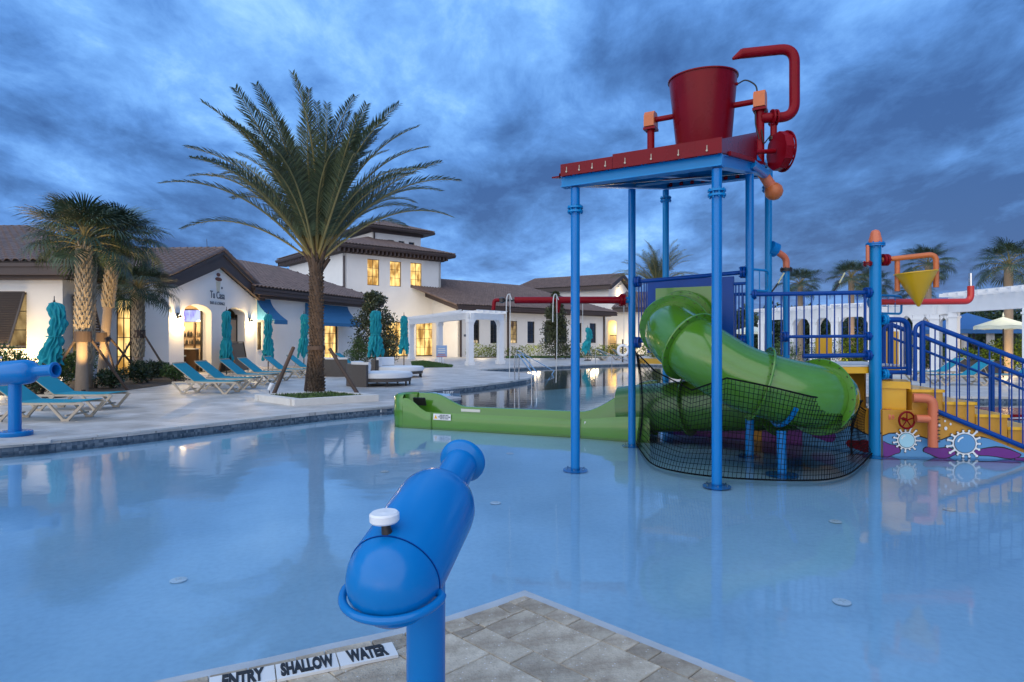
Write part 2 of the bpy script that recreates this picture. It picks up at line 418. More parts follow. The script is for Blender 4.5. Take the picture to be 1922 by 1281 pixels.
def paver_mat():
    m = mat('flecked_concrete_paver', (.30, .27, .24), .8, bump=.5, bscale=90); N = m.node_tree; b = N.nodes['Principled BSDF']
    t = N.nodes.new('ShaderNodeTexCoord'); oi = N.nodes.new('ShaderNodeObjectInfo')
    nz = N.nodes.new('ShaderNodeTexNoise'); N.links.new(t.outputs['Object'], nz.inputs['Vector']); nz.inputs['Scale'].default_value = 7; nz.inputs['Detail'].default_value = 10; nz.inputs['Roughness'].default_value = .7
    rp = N.nodes.new('ShaderNodeValToRGB'); N.links.new(nz.outputs['Fac'], rp.inputs[0]); rp.color_ramp.elements[0].position = .35; rp.color_ramp.elements[0].color = (.27, .215, .155, 1); rp.color_ramp.elements[1].position = .68; rp.color_ramp.elements[1].color = (.54, .475, .37, 1)
    vo = N.nodes.new('ShaderNodeTexVoronoi'); vo.inputs['Scale'].default_value = 26; N.links.new(t.outputs['Object'], vo.inputs['Vector'])
    r2 = N.nodes.new('ShaderNodeValToRGB'); N.links.new(vo.outputs['Distance'], r2.inputs[0]); r2.color_ramp.elements[0].position = .07; r2.color_ramp.elements[0].color = (1, 1, 1, 1); r2.color_ramp.elements[1].position = .13; r2.color_ramp.elements[1].color = (0, 0, 0, 1)
    mx = N.nodes.new('ShaderNodeMix'); mx.data_type = 'RGBA'; N.links.new(r2.outputs[0], mx.inputs[0]); N.links.new(rp.outputs[0], mx.inputs[6]); mx.inputs[7].default_value = (.6, .59, .57, 1)
    mr = N.nodes.new('ShaderNodeMapRange'); N.links.new(oi.outputs['Random'], mr.inputs[0]); mr.inputs[3].default_value = .78; mr.inputs[4].default_value = 1.25
    m2 = N.nodes.new('ShaderNodeMix'); m2.data_type = 'RGBA'; m2.blend_type = 'MULTIPLY'; m2.inputs[0].default_value = 1
    N.links.new(mx.outputs[2], m2.inputs[6]); N.links.new(mr.outputs[0], m2.inputs[7]); N.links.new(m2.outputs[2], b.inputs['Base Color'])
    return m
M['paver'] = paver_mat()
M['band'] = mat('smooth_concrete_band', (.40, .44, .47), .6, var=.12, vscale=6, bump=.2, bscale=60)

def text_obj(body, size, M_, m, name, parent=None, bold=0, sx=1, label=None, extrude=.002):
    cu = bpy.data.curves.new('t', 'FONT'); cu.body = body; cu.size = size; cu.offset = bold; cu.extrude = extrude; cu.align_x = 'CENTER'; cu.align_y = 'CENTER'; cu.resolution_u = 3
    to = bpy.data.objects.new('t', cu); COL.objects.link(to)
    dg = bpy.context.evaluated_depsgraph_get(); me = bpy.data.meshes.new_from_object(to.evaluated_get(dg))
    bpy.data.objects.remove(to); bpy.data.curves.remove(cu)
    me.name = name
    me.transform(M_ @ Matrix.Diagonal((sx, 1, 1, 1))); me.materials.clear(); me.materials.append(m)
    o = bpy.data.objects.new(name, me); COL.objects.link(o)
    if parent is not None: o.parent = parent; o.matrix_parent_inverse = wm(parent).inverted()
    if label: o['label'] = label
    return o
def frameM(o, x, y):
    x = Vector(x).normalized(); y = Vector(y).normalized(); z = x.cross(y)
    m = Matrix((x, y, z)).transposed().to_4x4(); m.translation = Vector(o); return m
def light(kind, name, loc, power, col=(1, .72, .36), size=.1, target=None, spot=60):
    l = bpy.data.lights.new(name, kind); l.energy = power; l.color = col
    if kind == 'POINT': l.shadow_soft_size = size
    if kind == 'SPOT': l.spot_size = R(spot); l.spot_blend = .6; l.shadow_soft_size = size
    o = bpy.data.objects.new(name, l); COL.objects.link(o); o.location = loc
    if target is not None: o.rotation_euler = (Vector(target) - Vector(loc)).to_track_quat('-Z', 'Y').to_euler()
    return o
DZ = .15   # height of the paved deck above the water

# ================================================================== ground, pools
rng = random.Random(7)
edge_front = [V(-60, 5.5, 0), V(-13, 7.2, 0), V(-9.6, 7.95, 0)] + [G(x, y, DZ) for x, y in ((0, 834), (120, 823.5), (240, 812), (360, 799), (480, 786), (620, 771.5), (755, 760), (866, 747))]
shelf_edge = [G(x, y, DZ) for x, y in ((866, 745.5), (810, 741), (752, 737), (800, 732.5), (840, 728.5), (900, 722.5), (955, 716), (988, 711), (1002, 707), (1004, 704.5), (998, 702), (975, 699.5), (935, 697.5), (893, 695.2))]
far_edge = [G(x, y, DZ) for x, y in ((915, 693), (950, 691), (1000, 688.3), (1100, 684.4), (1190, 681.8))] + [V(10.2, 38, 0), V(11, 33, 0), V(10.3, 26, 0), V(9.3, 20, 0), V(9.6, 16.9, 0), V(12, 16.3, 0), V(40, 15, 0)]
path = [Vector((p.x, p.y, 0)) for p in edge_front + shelf_edge + far_edge]
land = [(p.x, p.y) for p in path] + [(1500, 15), (1500, 1500), (-1500, 1500), (-1500, 5.5)]
mb = MB(); mb.plate(land, [], .06, lambda u, v, w: (u, v, DZ - .06 + w))
struct(mb.build('pool_deck', M['deck'], smooth='raw'))
mb = MB()
for a, b in zip(path[:-1], path[1:]):
    n = Vector((-(b - a).y, (b - a).x, 0)).normalized() * .02
    mb.add([a + n + V(0, 0, -1.3), b + n + V(0, 0, -1.3), b + n + V(0, 0, DZ - .06), a + n + V(0, 0, DZ - .06)], [(0, 1, 2, 3)])
struct(mb.build('waterline_wall', M['wtile'], smooth='raw'))
def stripe(pts, w, z0, z1):
    """ribbon to the left side of a polyline"""
    m_ = MB(); L_ = []
    for i, p in enumerate(pts):
        a = pts[max(0, i - 1)]; b = pts[min(len(pts) - 1, i + 1)]
        t = (b - a); t.z = 0; t.normalize(); L_.append(p + Vector((-t.y, t.x, 0)) * w)
    for i in range(len(pts) - 1):
        q = [pts[i], pts[i + 1], L_[i + 1], L_[i]]
        m_.add([(v.x, v.y, z0) for v in q] + [(v.x, v.y, z1) for v in q], [(3, 2, 1, 0), (4, 5, 6, 7), (0, 1, 5, 4), (2, 3, 7, 6)])
    return m_
fe = [Vector((p.x, p.y, 0)) for p in spline(edge_front[1:], 3)]
# coping stones along the near edge, each one a piece
cop_stone = mat('coping_stone', (.50, .49, .47), .5, var=.1, vscale=8, bump=.3)
N_ = 0; acc = 0; i = 0
cop_me = None
tot = [0]
for a, b in zip(fe[:-1], fe[1:]): tot.append(tot[-1] + (b - a).length)
def at_len(s):
    for k in range(len(fe) - 1):
        if tot[k + 1] >= s:
            t = (s - tot[k]) / max(1e-6, tot[k + 1] - tot[k]); return fe[k].lerp(fe[k + 1], t), (fe[k + 1] - fe[k]).normalized()
    return fe[-1], (fe[-1] - fe[-2]).normalized()
mbp = MB().box((0, .13, 0), (.588, .28, .03))
proto = mbp.build('coping_stone', cop_stone, None); first = True
s = .3
while s < tot[-1] - .4:
    p, t = at_len(s)
    if p.x > -13:
        o = proto if first else proto.copy()
        if not first: COL.objects.link(o)
        first = False
        o.location = (p.x, p.y, DZ - .008 + rng.uniform(-.001, .001)); o.rotation_euler = (0, 0, math.atan2(t.y, t.x)); o['kind'] = 'structure'
    s += .6
# depth marker tiles
for (px, py, txt) in ((708, 771.5, '6 IN'), (838, 736, '3 1/2 FT')):
    g = G(px, py, .05); tm = thing('depth_marker', 'small white depth tile on the pool edge ' + ('left of the green trough' if px < 800 else 'of the shallow shelf behind the green trough'), 'tile', g)
    tdir = V(1, .42, 0).normalized() if px < 800 else V(1, .36, 0).normalized()
    w_ = .42 if px < 800 else .7
    nrm = V(tdir.y, -tdir.x, 0)
    off = nrm * .045 if px < 800 else nrm * .22
    mb = MB().beam(g - tdir * w_ / 2 + off, g + tdir * w_ / 2 + off, .012, .075); mb.build('tile', M['mask'], tm)
    text_obj(txt, .095, frameM(g + off + nrm * .008, tdir, (0, 0, 1)), M['whitet'], 'lettering', tm, bold=.004)

def flat(name, poly, z, m): mb_ = MB(); mb_.plate(poly, [], .02, lambda u, v, w: (u, v, z - .02 + w)); return struct(mb_.build(name, m, smooth='raw'))
g1 = G(866, 757)
flat('splash_pool_floor', [(-70, -12), (60, -12), (60, 13.6), (5, 12.2), (2.1, 11.2), (g1.x, g1.y), (-2.3, 14.5), (-70, 14.5)], -.05, M['pfloor'])
flat('lap_pool_floor', [(-12, 11), (62, 11), (62, 60), (-12, 60)], -1.25, M['dfloor'])
mb = MB(); pw = [(-2.2, 14.4), (g1.x, g1.y), (2.1, 11.2), (5, 12.2), (60, 13.6)]
for a, b in zip(pw[:-1], pw[1:]): mb.add([(a[0], a[1], -1.3), (b[0], b[1], -1.3), (b[0], b[1], -.06), (a[0], a[1], -.06)], [(0, 1, 2, 3)])
struct(mb.build('pool_step_wall', M['dfloor'], smooth='raw'))
a_, b_, c_, d_ = G(752, 738, .12), G(866, 747, -.04), G(862, 733, -.04), G(800, 734, .09)
mb = MB().add([a_, b_, c_, d_], [(0, 1, 2, 3)]); struct(mb.build('entry_shelf', M['pfloor'], smooth='raw'))
mb = MB().add([(-70, -12, 0), (70, -12, 0), (70, 60, 0), (-70, 60, 0)], [(0, 1, 2, 3)])
struct(mb.build('water', M['water'], smooth='raw'))
# floor jets
jets = [(335, 1090), (1580, 1131), (930, 945), (1782, 957), (722, 886), (957, 852), (1568, 980)]
for k, (px, py) in enumerate(jets):
    g = G(px, py, -.045)
    mb = MB().lathe([(.055, 0), (.055, .006), (.045, .01), (0, .01)], 20)
    mb.box((0, 0, .012), (.05, .008, .004)); mb.box((0, 0, .0125), (.008, .05, .004))
    o = mb.build('floor_jet', M['plastic'], smooth=40); o.location = g
    where = ['left of the near water cannon', 'in the water right of the near paved point', 'in the water behind the near cannon muzzle', 'at the far right in front of the painted wall', 'left of the near cannon muzzle', 'in front of the long green trough', 'in front of the black net'][k]
    tag(o, 'pale round floor jet ' + where, 'floor jet', 'jets in the splash pool floor')

# ------------------------------------------------------------------ the paved point in front
ZP = .03
out_img = [(270, 1283), (400, 1255), (500, 1235), (620, 1208), (720, 1187), (842, 1156), (920, 1131), (985, 1108)]
outl = [G(x, y, ZP) for x, y in out_img]
outr = [G(985, 1108, ZP), G(1420, 1281, ZP)]
dr = (outr[1] - outr[0]).normalized(); dl = (outl[-1] - outl[0]).normalized()
far_r = outr[0] + dr * 5.5; far_l = outl[0] - (outl[2] - outl[0]).normalized() * 4
pen = [(p.x, p.y) for p in outl] + [(far_r.x, far_r.y), (far_l.x, far_l.y - 1.5)]
mb = MB(); mb.plate(pen, [], .09, lambda u, v, w: (u, v, ZP - .09 + w)); struct(mb.build('paved_point', M['band'], smooth='raw'))
def clip(poly, a, b):
    """keep the part of poly to the left of a->b"""
    out = []
    def side(p): return (b[0] - a[0]) * (p[1] - a[1]) - (b[1] - a[1]) * (p[0] - a[0])
    for i in range(len(poly)):
        p, q = poly[i], poly[(i + 1) % len(poly)]
        sp_, sq = side(p), side(q)
        if sp_ >= 0: out.append(p)
        if (sp_ >= 0) != (sq >= 0):
            t = sp_ / (sp_ - sq); out.append((p[0] + (q[0] - p[0]) * t, p[1] + (q[1] - p[1]) * t))
    return out
def offs(a, b, d_):
    t = Vector((b[0] - a[0], b[1] - a[1])).normalized(); n = Vector((-t.y, t.x))
    return (a[0] + n.x * d_, a[1] + n.y * d_), (b[0] + n.x * d_, b[1] + n.y * d_)
tip = (outr[0].x, outr[0].y); rr_ = (far_r.x, far_r.y)
left_pts = [(p.x, p.y) for p in outl]
# inward is to the right of left-edge direction (towards tip) and to the right of tip->right
def area(p): return sum(p[i][0] * p[(i + 1) % len(p)][1] - p[(i + 1) % len(p)][0] * p[i][1] for i in range(len(p))) / 2
def clip_in(poly, dist_l, dist_r):
    if dist_l is not None:
        cx_ = sum(p[0] for p in poly) / len(poly); cy_ = sum(p[1] for p in poly) / len(poly)
        best = None
        for a, b in zip(left_pts[:-1], left_pts[1:]):
            A_, B_ = Vector(a), Vector(b); ab = B_ - A_; t = (Vector((cx_, cy_)) - A_).dot(ab) / ab.length_squared
            t = min(t, 1); t = max(t, 0) if a is not left_pts[0] else t
            d_ = (A_ + ab * t - Vector((cx_, cy_))).length
            if best is None or d_ < best[0]: best = (d_, a, b)
        a2, b2 = offs(best[1], best[2], -dist_l); poly = clip(poly, b2, a2)
        if len(poly) < 3: return []
    a2, b2 = offs(tip, rr_, -dist_r); poly = clip(poly, b2, a2)
    return poly if len(poly) >= 3 else []
pavers = []
gap = .0035
def shrink(poly, g_):
    c = Vector((sum(p[0] for p in poly) / len(poly), sum(p[1] for p in poly) / len(poly)))
    return [tuple(c + (Vector(p) - c) * (1 - g_ / max(.02, (Vector(p) - c).length))) for p in poly]
er = Vector((dr.x, dr.y)); nr = Vector((er.y, -er.x))   # inward normal of the right edge
BW = .135
def add_paver(poly, dl_, dr_):
    if area(poly) < 0: poly = poly[::-1]
    poly = clip_in(poly, dl_, dr_)
    if len(poly) >= 3 and abs(area(poly)) > .0008:
        P_ = [q for q in poly]
        if any(-1.9 < q[0] < 1.7 and q[1] > 2.4 for q in P_): pavers.append(shrink(P_, gap))
# border course along the right edge
s = .0
T2 = Vector(tip)
k = 0
while s < 3.2:
    w_ = (.13, .22, .17, .24, .15)[k % 5]
    a = T2 + er * s + nr * .075; q = [a, a + er * w_, a + er * w_ + nr * BW, a + nr * BW]
    add_paver([tuple(v) for v in q], .08, .07); s += w_; k += 1
# border course along the left edge
k = 0
for a, b in zip(reversed(left_pts[:-1]), reversed(left_pts[1:])):
    pass
cum = 0; lp = [Vector(p) for p in reversed(left_pts)]; lp.append(lp[-1] + (lp[-1] - lp[-2]).normalized() * 1.5)
seg_l = [0]
for a, b in zip(lp[:-1], lp[1:]): seg_l.append(seg_l[-1] + (b - a).length)
def lat(s):
    for k in range(len(lp) - 1):
        if seg_l[k + 1] >= s or k == len(lp) - 2:
            t = (lp[k + 1] - lp[k]).normalized(); return lp[k] + t * (s - seg_l[k]), t
s = .12; k = 0
while s < seg_l[-1]:
    w_ = (.17, .24, .14, .21)[k % 4]
    a, t = lat(s); b, t2 = lat(s + w_); n = Vector((-t.y, t.x)); n2 = Vector((-t2.y, t2.x))
    if n.y > 0: n = -n
    if n2.y > 0: n2 = -n2
    q = [a + n * .085, b + n2 * .085, b + n2 * (.085 + BW), a + n * (.085 + BW)]
    add_paver([tuple(v) for v in q], None, .075 + BW); s += w_; k += 1
# field of larger pavers laid parallel to the right edge
row = 0; d0 = .075 + BW; y_ = 0
hs = (.33, .17, .33, .33, .17)
y_ = d0
while y_ < 3.2:
    h_ = hs[row % 5]; x_ = -.5 + (row * .19) % .33; c_i = 0
    while x_ < 3.6:
        w_ = (.36, .36, .18, .36)[(c_i + row) % 4]
        a = T2 + er * x_ + nr * y_
        q = [a, a + er * w_, a + er * w_ + nr * h_, a + nr * h_]
        add_paver([tuple(v) for v in q], .085 + BW, d0 - .001); x_ += w_; c_i += 1
    y_ += h_; row += 1
pen_root = bpy.data.objects['paved_point']
for poly in pavers:
    mb = MB(); zt = ZP + .012 + rng.uniform(-.002, .002)
    c = Vector((sum(p[0] for p in poly) / len(poly), sum(p[1] for p in poly) / len(poly)))
    top = [tuple(c + (Vector(p) - c) * (1 - .004 / max(.02, (Vector(p) - c).length))) for p in poly]
    n = len(poly)
    mb.add([(p[0] - c.x, p[1] - c.y, ZP - .01) for p in poly] + [(p[0] - c.x, p[1] - c.y, zt - .004) for p in poly] + [(p[0] - c.x, p[1] - c.y, zt) for p in top],
           [tuple(range(2 * n, 3 * n))] + [(i, (i + 1) % n, n + (i + 1) % n, n + i) for i in range(n)] + [(n + i, n + (i + 1) % n, 2 * n + (i + 1) % n, 2 * n + i) for i in range(n)])
    o = mb.build('paver', M['paver'], pen_root); o.location = (c.x, c.y, 0)
# lettered tiles let into the left edge
a = G(735, 1211, ZP); b = G(400, 1277, ZP); tdir = (a - b).normalized(); ndir = Vector((tdir.y, -tdir.x, 0))
tl = .283
for k, wd in enumerate(('WATER', 'SHALLOW', 'ENTRY')):
    c = a - tdir * (tl * (k + .5)) + ndir * .092; c.z = ZP + .019
    mb = MB().box((0, 0, 0), (tl - .006, .142, .014), rz=math.atan2(tdir.y, tdir.x))
    root = thing('lettered_tile', ['white tile lettered WATER beside the near cannon post', 'white tile lettered SHALLOW on the paved edge', 'white tile lettered ENTRY, leftmost on the paved edge'][k], 'tile', c, group=None)
    o = mb.build('tile', M['whitet'], root, local=True)
    text_obj(wd, .152, frameM(c + V(0, 0, .0085), tdir, (-ndir)), M['textk'], 'lettering', root, bold=.008, sx=(.355, .33, .37)[k])

# ================================================================== buildings
class Wall:
    def __init__(s, p0, p1, t=.25):
        s.p0, s.p1 = Vector(p0), Vector(p1); s.L = (s.p1 - s.p0).length; s.u = (s.p1 - s.p0).normalized(); s.n = Vector((-s.u.y, s.u.x)); s.t = t
    def fr(s, u, v, w=0): q = s.p0 + s.u * u + s.n * w; return Vector((q.x, q.y, v))
    def s_at(s, px):
        k = (px - CX) / FPX; return (k * s.p0.y - s.p0.x) / (s.u.x - k * s.u.y)
    def z_at(s, px, py): Y = s.p0.y + s.u.y * s.s_at(px); return EYE - (py - CY) / FPX * Y
    def box(s, mb, u0, u1, v0, v1, w0, w1):
        vs_ = [s.fr(a, b, c) for a in (u0, u1) for b in (v0, v1) for c in (w0, w1)]
        return mb.add(vs_, [(0, 1, 3, 2), (4, 6, 7, 5), (0, 4, 5, 1), (2, 3, 7, 6), (0, 2, 6, 4), (1, 5, 7, 3)])
def arch(u0, u1, z0, z1, rise, n=8):
    pts = [(u0, z0), (u1, z0), (u1, z1 - rise)]
    for k in range(1, n):
        a = k / n * PI; pts.append(((u0 + u1) / 2 + (u1 - u0) / 2 * math.cos(a), z1 - rise + rise * math.sin(a)))
    pts.append((u0, z1 - rise)); return pts
def add_wall(par, w, z0, z1, rects=(), poly=None, holes=(), m=None, name='wall'):
    outer = poly or [(0, z0), (w.L, z0), (w.L, z1), (0, z1)]
    hs_ = [[(a, c), (b, c), (b, d), (a, d)] for a, b, c, d in rects] + list(holes)
    mb = MB(); mb.plate(outer, hs_, w.t, w.fr); return mb.build(name, m or M['stucco'], par, smooth='raw')
def window(par, w, r, m, nx=2, nz=4, name='window', deep=.09, fw=.05, handle=False):
    u0, u1, z0, z1 = r; mb = MB(); d0_, d1_ = deep, deep + .06
    w.box(mb, u0, u0 + fw, z0, z1, d0_, d1_); w.box(mb, u1 - fw, u1, z0, z1, d0_, d1_)
    w.box(mb, u0 + fw, u1 - fw, z1 - fw, z1, d0_, d1_); w.box(mb, u0 + fw, u1 - fw, z0, z0 + fw, d0_, d1_)
    for k in range(1, nx):
        x = u0 + (u1 - u0) * k / nx; w.box(mb, x - .018, x + .018, z0 + fw, z1 - fw, d0_ + .01, d1_ - .01)
    for k in range(1, nz):
        z = z0 + (z1 - z0) * k / nz; w.box(mb, u0 + fw, u1 - fw, z - .015, z + .015, d0_ + .012, d1_ - .012)
    f = mb.build(name, M['frame'], par)
    mb = MB(); w.box(mb, u0 + .01, u1 - .01, z0 + .01, z1 - .01, d1_ - .02, d1_ - .005); mb.build('pane', m, f)
    if handle:
        mb = MB().tube([w.fr(u0 + (u1 - u0) * .6, z0 + .9, .04), w.fr(u0 + (u1 - u0) * .6, z0 + 1.35, .04)], .018, 6); mb.build('handle', M['steel'], f)
    return f
tile_me = None
def tile_shape():
    pr = [(-.135, 0), (-.09, .075), (0, .11), (.09, .075), (.135, 0)]
    vs_ = [(x, 0, z + .035) for x, z in pr] + [(x, .44, z) for x, z in pr] + [(x, 0, z + .005) for x, z in pr]
    fs = [(i, i + 1, 6 + i, 5 + i) for i in range(4)] + [(10 + i, 11 + i, i + 1, i) for i in range(4)]
    return vs_, fs
TV, TF = tile_shape()
def inside(poly, x, y):
    c = False
    for i in range(len(poly)):
        a, b = poly[i], poly[i - 1]
        if (a[1] > y) != (b[1] > y) and x < (b[0] - a[0]) * (y - a[1]) / (b[1] - a[1]) + a[0]: c = not c
    return c
def roof(par, planes, ridges, cand=None, tiles=True):
    """planes: polygons whose first edge is the eave, counter-clockwise from outside"""
    mbt = MB(); mbu = MB()
    for pl in planes:
        pl = [Vector(p) for p in pl]
        u = (pl[1] - pl[0]).normalized(); nn = (pl[1] - pl[0]).cross(pl[2] - pl[1]).normalized()
        if nn.z < 0: nn = -nn
        v = nn.cross(u)
        if v.z < 0: v = -v
        B = Matrix((u, v, nn)).transposed()
        uv = [(B.transposed() @ (p - pl[0]))[:2] for p in pl]
        n = len(pl)
        mbu.add([p - nn * .10 for p in pl] + [p - nn * .004 for p in pl], [tuple(range(n)), tuple(range(2 * n - 1, n - 1, -1))] + [(i, (i + 1) % n, n + (i + 1) % n, n + i) for i in range(n)])
        if not tiles: continue
        us = [q[0] for q in uv]; vv = [q[1] for q in uv]
        y = -.04; r_ = 0
        while y < max(vv) - .1:
            x = min(us) + .15
            while x < max(us):
                if inside(uv, x, max(y + .2, .02)):
                    o_ = pl[0] + B @ Vector((x + rng.uniform(-.006, .006), y + rng.uniform(-.008, .008), rng.uniform(0, .008)))
                    if cand is not None and n: cand.append((o_, B, par))
                    else: mbt.add([o_ + B @ Vector(q) for q in TV], TF)
                x += .305
            y += .36; r_ += 1
    rf = mbu.build('roof', M['under'], par)
    if mbt.f:
        o = mbt.build('roof_tiles', M['tile'], rf, smooth='raw'); o['kind'] = 'stuff'
    mbr = MB()
    for a, b in ridges:
        a, b = Vector(a), Vector(b); L = (b - a).length; t = (b - a) / L; k = 0
        while k * .36 < L - .1:
            p = a + t * k * .36 + V(0, 0, .03); q = a + t * min(L, (k * .36 + .4)) + V(0, 0, .015)
            mbr.tube([p, q], [.12, .10], 8); k += 1
    if mbr.f: mbr.build('ridge_cap', M['tile'], rf, smooth=50)
    return rf
def fascia(par, pts, h, w=.12, dz=-.05, soffit=None, closed=False):
    mb = MB(); pts = [Vector(p) for p in pts]
    for a, b in zip(pts[:-1], pts[1:]):
        mb.beam(a + V(0, 0, dz - h / 2), b + V(0, 0, dz - h / 2), w, h)
        mb.beam(a + V(0, 0, dz - .06), b + V(0, 0, dz - .06), w + .1, .12)
    return mb.build('fascia', M['brown'], par)
def soffit(par, poly, z): mb = MB(); mb.plate(poly, [], .05, lambda u, v, w: (u, v, z + w)); return mb.build('soffit', M['brown'], par, smooth='raw')

# ---------------- bar building
bar = thing('bar_building', 'white bar building with tiled gable and sign over two arched openings', 'building', (-22, 28, DZ))
cands = []
w1 = Wall((-42, 22.4), (-16.15, 22.4)); s_a = w1.s_at(2) ; 
rA = (w1.s_at(-60), w1.s_at(50), w1.z_at(30, 655), w1.z_at(30, 549))
add_wall(bar, w1, DZ, 4.0, [rA])
window(bar, w1, rA, M['litdim'], 3, 3)
w2 = Wall((-16.15, 22.4), (-16.2, 25.0)); rB = (.55, 1.5, 1.0, 3.15)
add_wall(bar, w2, DZ, 4.0, [rB]); window(bar, w2, rB, M['litdim'], 1, 3)
w3 = Wall((-16.2, 25.0), (-14.7, 26.7)); rC = (w3.s_at(219), w3.s_at(249), DZ + .02, w3.z_at(230, 561))
add_wall(bar, w3, DZ, 4.0, [rC]); window(bar, w3, rC, M['lit'], 2, 4, name='glazed_door', fw=.07, handle=True)
w4 = Wall((-14.7, 26.7), (-14.1, 34.3), t=.55)
o1 = arch(w4.s_at(345), w4.s_at(397), DZ, w4.z_at(365, 571), .38); o2 = arch(w4.s_at(424), w4.s_at(460), DZ, w4.z_at(445, 578), .36)
mid = w4.L / 2
add_wall(bar, w4, DZ, 4, poly=[(0, DZ), (w4.L, DZ), (w4.L, 3.87), (mid, 5.24), (0, 3.87)], holes=[o1, o2])
# shutters propped out in front of the two windows
def shutter(w, r, n_sl, name='louvred_shutter', out=.75):
    u0, u1, z0, z1 = r; f = MB()
    top0, top1 = w.fr(u0, z1 + .05, -.06), w.fr(u1, z1 + .05, -.06); b0, b1 = w.fr(u0, z0 - .05, -out), w.fr(u1, z0 - .05, -out)
    nvec = (b0 - top0).cross(top1 - top0).normalized()
    f.beam(top0, b0, .06, .05, up=nvec); f.beam(top1, b1, .06, .05, up=nvec); f.beam(top0, top1, .06, .05, up=nvec); f.beam(b0, b1, .06, .05, up=nvec)
    nm = max(1, round((u1 - u0) / .9))
    for k in range(1, nm): f.beam(top0.lerp(top1, k / nm), b0.lerp(b1, k / nm), .06, .05, up=nvec)
    fo = f.build(name, M['shut'], bar)
    for k in range(n_sl):
        t = (k + .5) / n_sl
        a, b = top0.lerp(b0, t), top1.lerp(b1, t); dd = (b - a).normalized()
        mb = MB().beam(a + dd * .03, b - dd * .03, .085, .012, up=(nvec + V(0, 0, -.8)).normalized()); mb.build('slat', M['shut'], fo)
shutter(w1, (w1.s_at(-60), w1.s_at(48), w1.z_at(30, 645), w1.z_at(30, 552)), 22)
shutter(w2, (.45, 1.55, 1.15, 3.2), 20, out=.6)
# roof, hip part and gable part
S = .334; ex, ey0, ey1, ez = -15.15, 21.7, 37.1, 4.36
hd = (ey1 - ey0) / 2; rx = ex - hd; rz_ = ez + hd * S; ry = (ey0 + ey1) / 2
planes = [[(-43, ey0, ez), (ex, ey0, ez), (rx, ry, rz_), (-43, ry, rz_)], [(ex, ey0, ez), (ex, ey1, ez), (rx, ry, rz_)]]
rf_ridges = [((ex, ey0, ez), (rx, ry, rz_)), ((rx, ry, rz_), (-43, ry, rz_))]
roof(bar, planes, rf_ridges, cands)
go = .28; gz = 6.08; gs = .40; gh = w4.L / 2 + .55
ga = w4.fr(mid, gz, -go); gb = w4.fr(mid, gz, 7.5)
e1a, e1b = w4.fr(mid - gh, gz - gs * gh, -go), w4.fr(mid - gh, gz - gs * gh, 4.5)
e2a, e2b = w4.fr(mid + gh, gz - gs * gh, -go), w4.fr(mid + gh, gz - gs * gh, 4.5)
roof(bar, [[e1b, e1a, ga, gb], [e2a, e2b, gb, ga]], [(ga, gb), (e1a + V(0, 0, .02), ga), (e2a + V(0, 0, .02), ga)], cands)
# the 300 tiles that show largest are pieces, the rest one mass
vis = []
for o_, B, par in cands:
    if o_.y > .5:
        px = CX + o_.x / o_.y * FPX; fac = -(B.col[2].dot(o_ - V(0, 0, EYE))) / (o_ - V(0, 0, EYE)).length ** 3
        hidden = (o_.x < -16.8 and o_.y > 26.5 + 0 and B.col[2].x > .2)
        vis.append((-(fac if (-5 < px < 470 and not hidden) else -1), len(vis)))
vis.sort(); top = set(i for _, i in vis[:300])
tm_me = bpy.data.meshes.new('roof_tile'); tm_me.from_pydata(TV, [], TF); tm_me.materials.append(M['tile'])
mbt = MB()
roof_obj = [c for c in bpy.data.objects if c.name.startswith('roof') and c.parent is bar][0]
for i, (o_, B, par) in enumerate(cands):
    if i in top:
        t = bpy.data.objects.new('tile', tm_me); COL.objects.link(t); t.parent = roof_obj; m4 = B.to_4x4(); m4.translation = o_
        t.matrix_parent_inverse = wm(roof_obj).inverted(); t.matrix_basis = m4
    else: mbt.add([o_ + B @ Vector(q) for q in TV], TF)
o = mbt.build('roof_tiles', M['tile'], roof_obj, smooth='raw'); o['kind'] = 'stuff'
fascia(bar, [(-43, ey0 + .06, ez), (ex - .06, ey0 + .06, ez), (ex - .06, 26.0, ez)], .40)
mb = MB(); mb.beam((-43, ey0 + .5, 3.93), (ex - .5, ey0 + .5, 3.93), .5, .28); mb.build('cornice', M['brown'], bar)
mb = MB(); mb.beam((ex - .55, ey0 + .3, 3.93), (ex - .55, 25.6, 3.93), .5, .28); mb.build('cornice', M['brown'], bar)
soffit(bar, [(-43, ey0), (ex, ey0), (ex, 27), (-17.5, 27), (-17.5, 22.6), (-43, 22.6)], ez - .14)
# rake boards of the gable
mb = MB()
for sgn, ee in ((-1, e1a), (1, e2a)):
    ap = w4.fr(mid, 0, 0)
    mb.plate([(mid, gz - .12), (mid + sgn * gh, gz - gs * gh - .12), (mid + sgn * gh, gz - gs * gh - .50), (mid + sgn * (w4.L / 2), 3.86), (mid, 5.22)][::sgn], [], .16, lambda u, v, w: w4.fr(u, v, -go + .02 + w))
mb.build('rake_board', M['brown'], bar)
mb = MB()
for sgn in (-1, 1):
    mb.beam(w4.fr(mid, gz - .18, -go - .02), w4.fr(mid + sgn * gh, gz - gs * gh - .18, -go - .02), .06, .16)
mb.build('rake_trim', M['brown'], bar)
mb = MB().beam(w4.fr(-.5, 4.2, -.1), w4.fr(-.5, 4.2, 4.4), .12, .38); mb.build('fascia', M['brown'], bar)
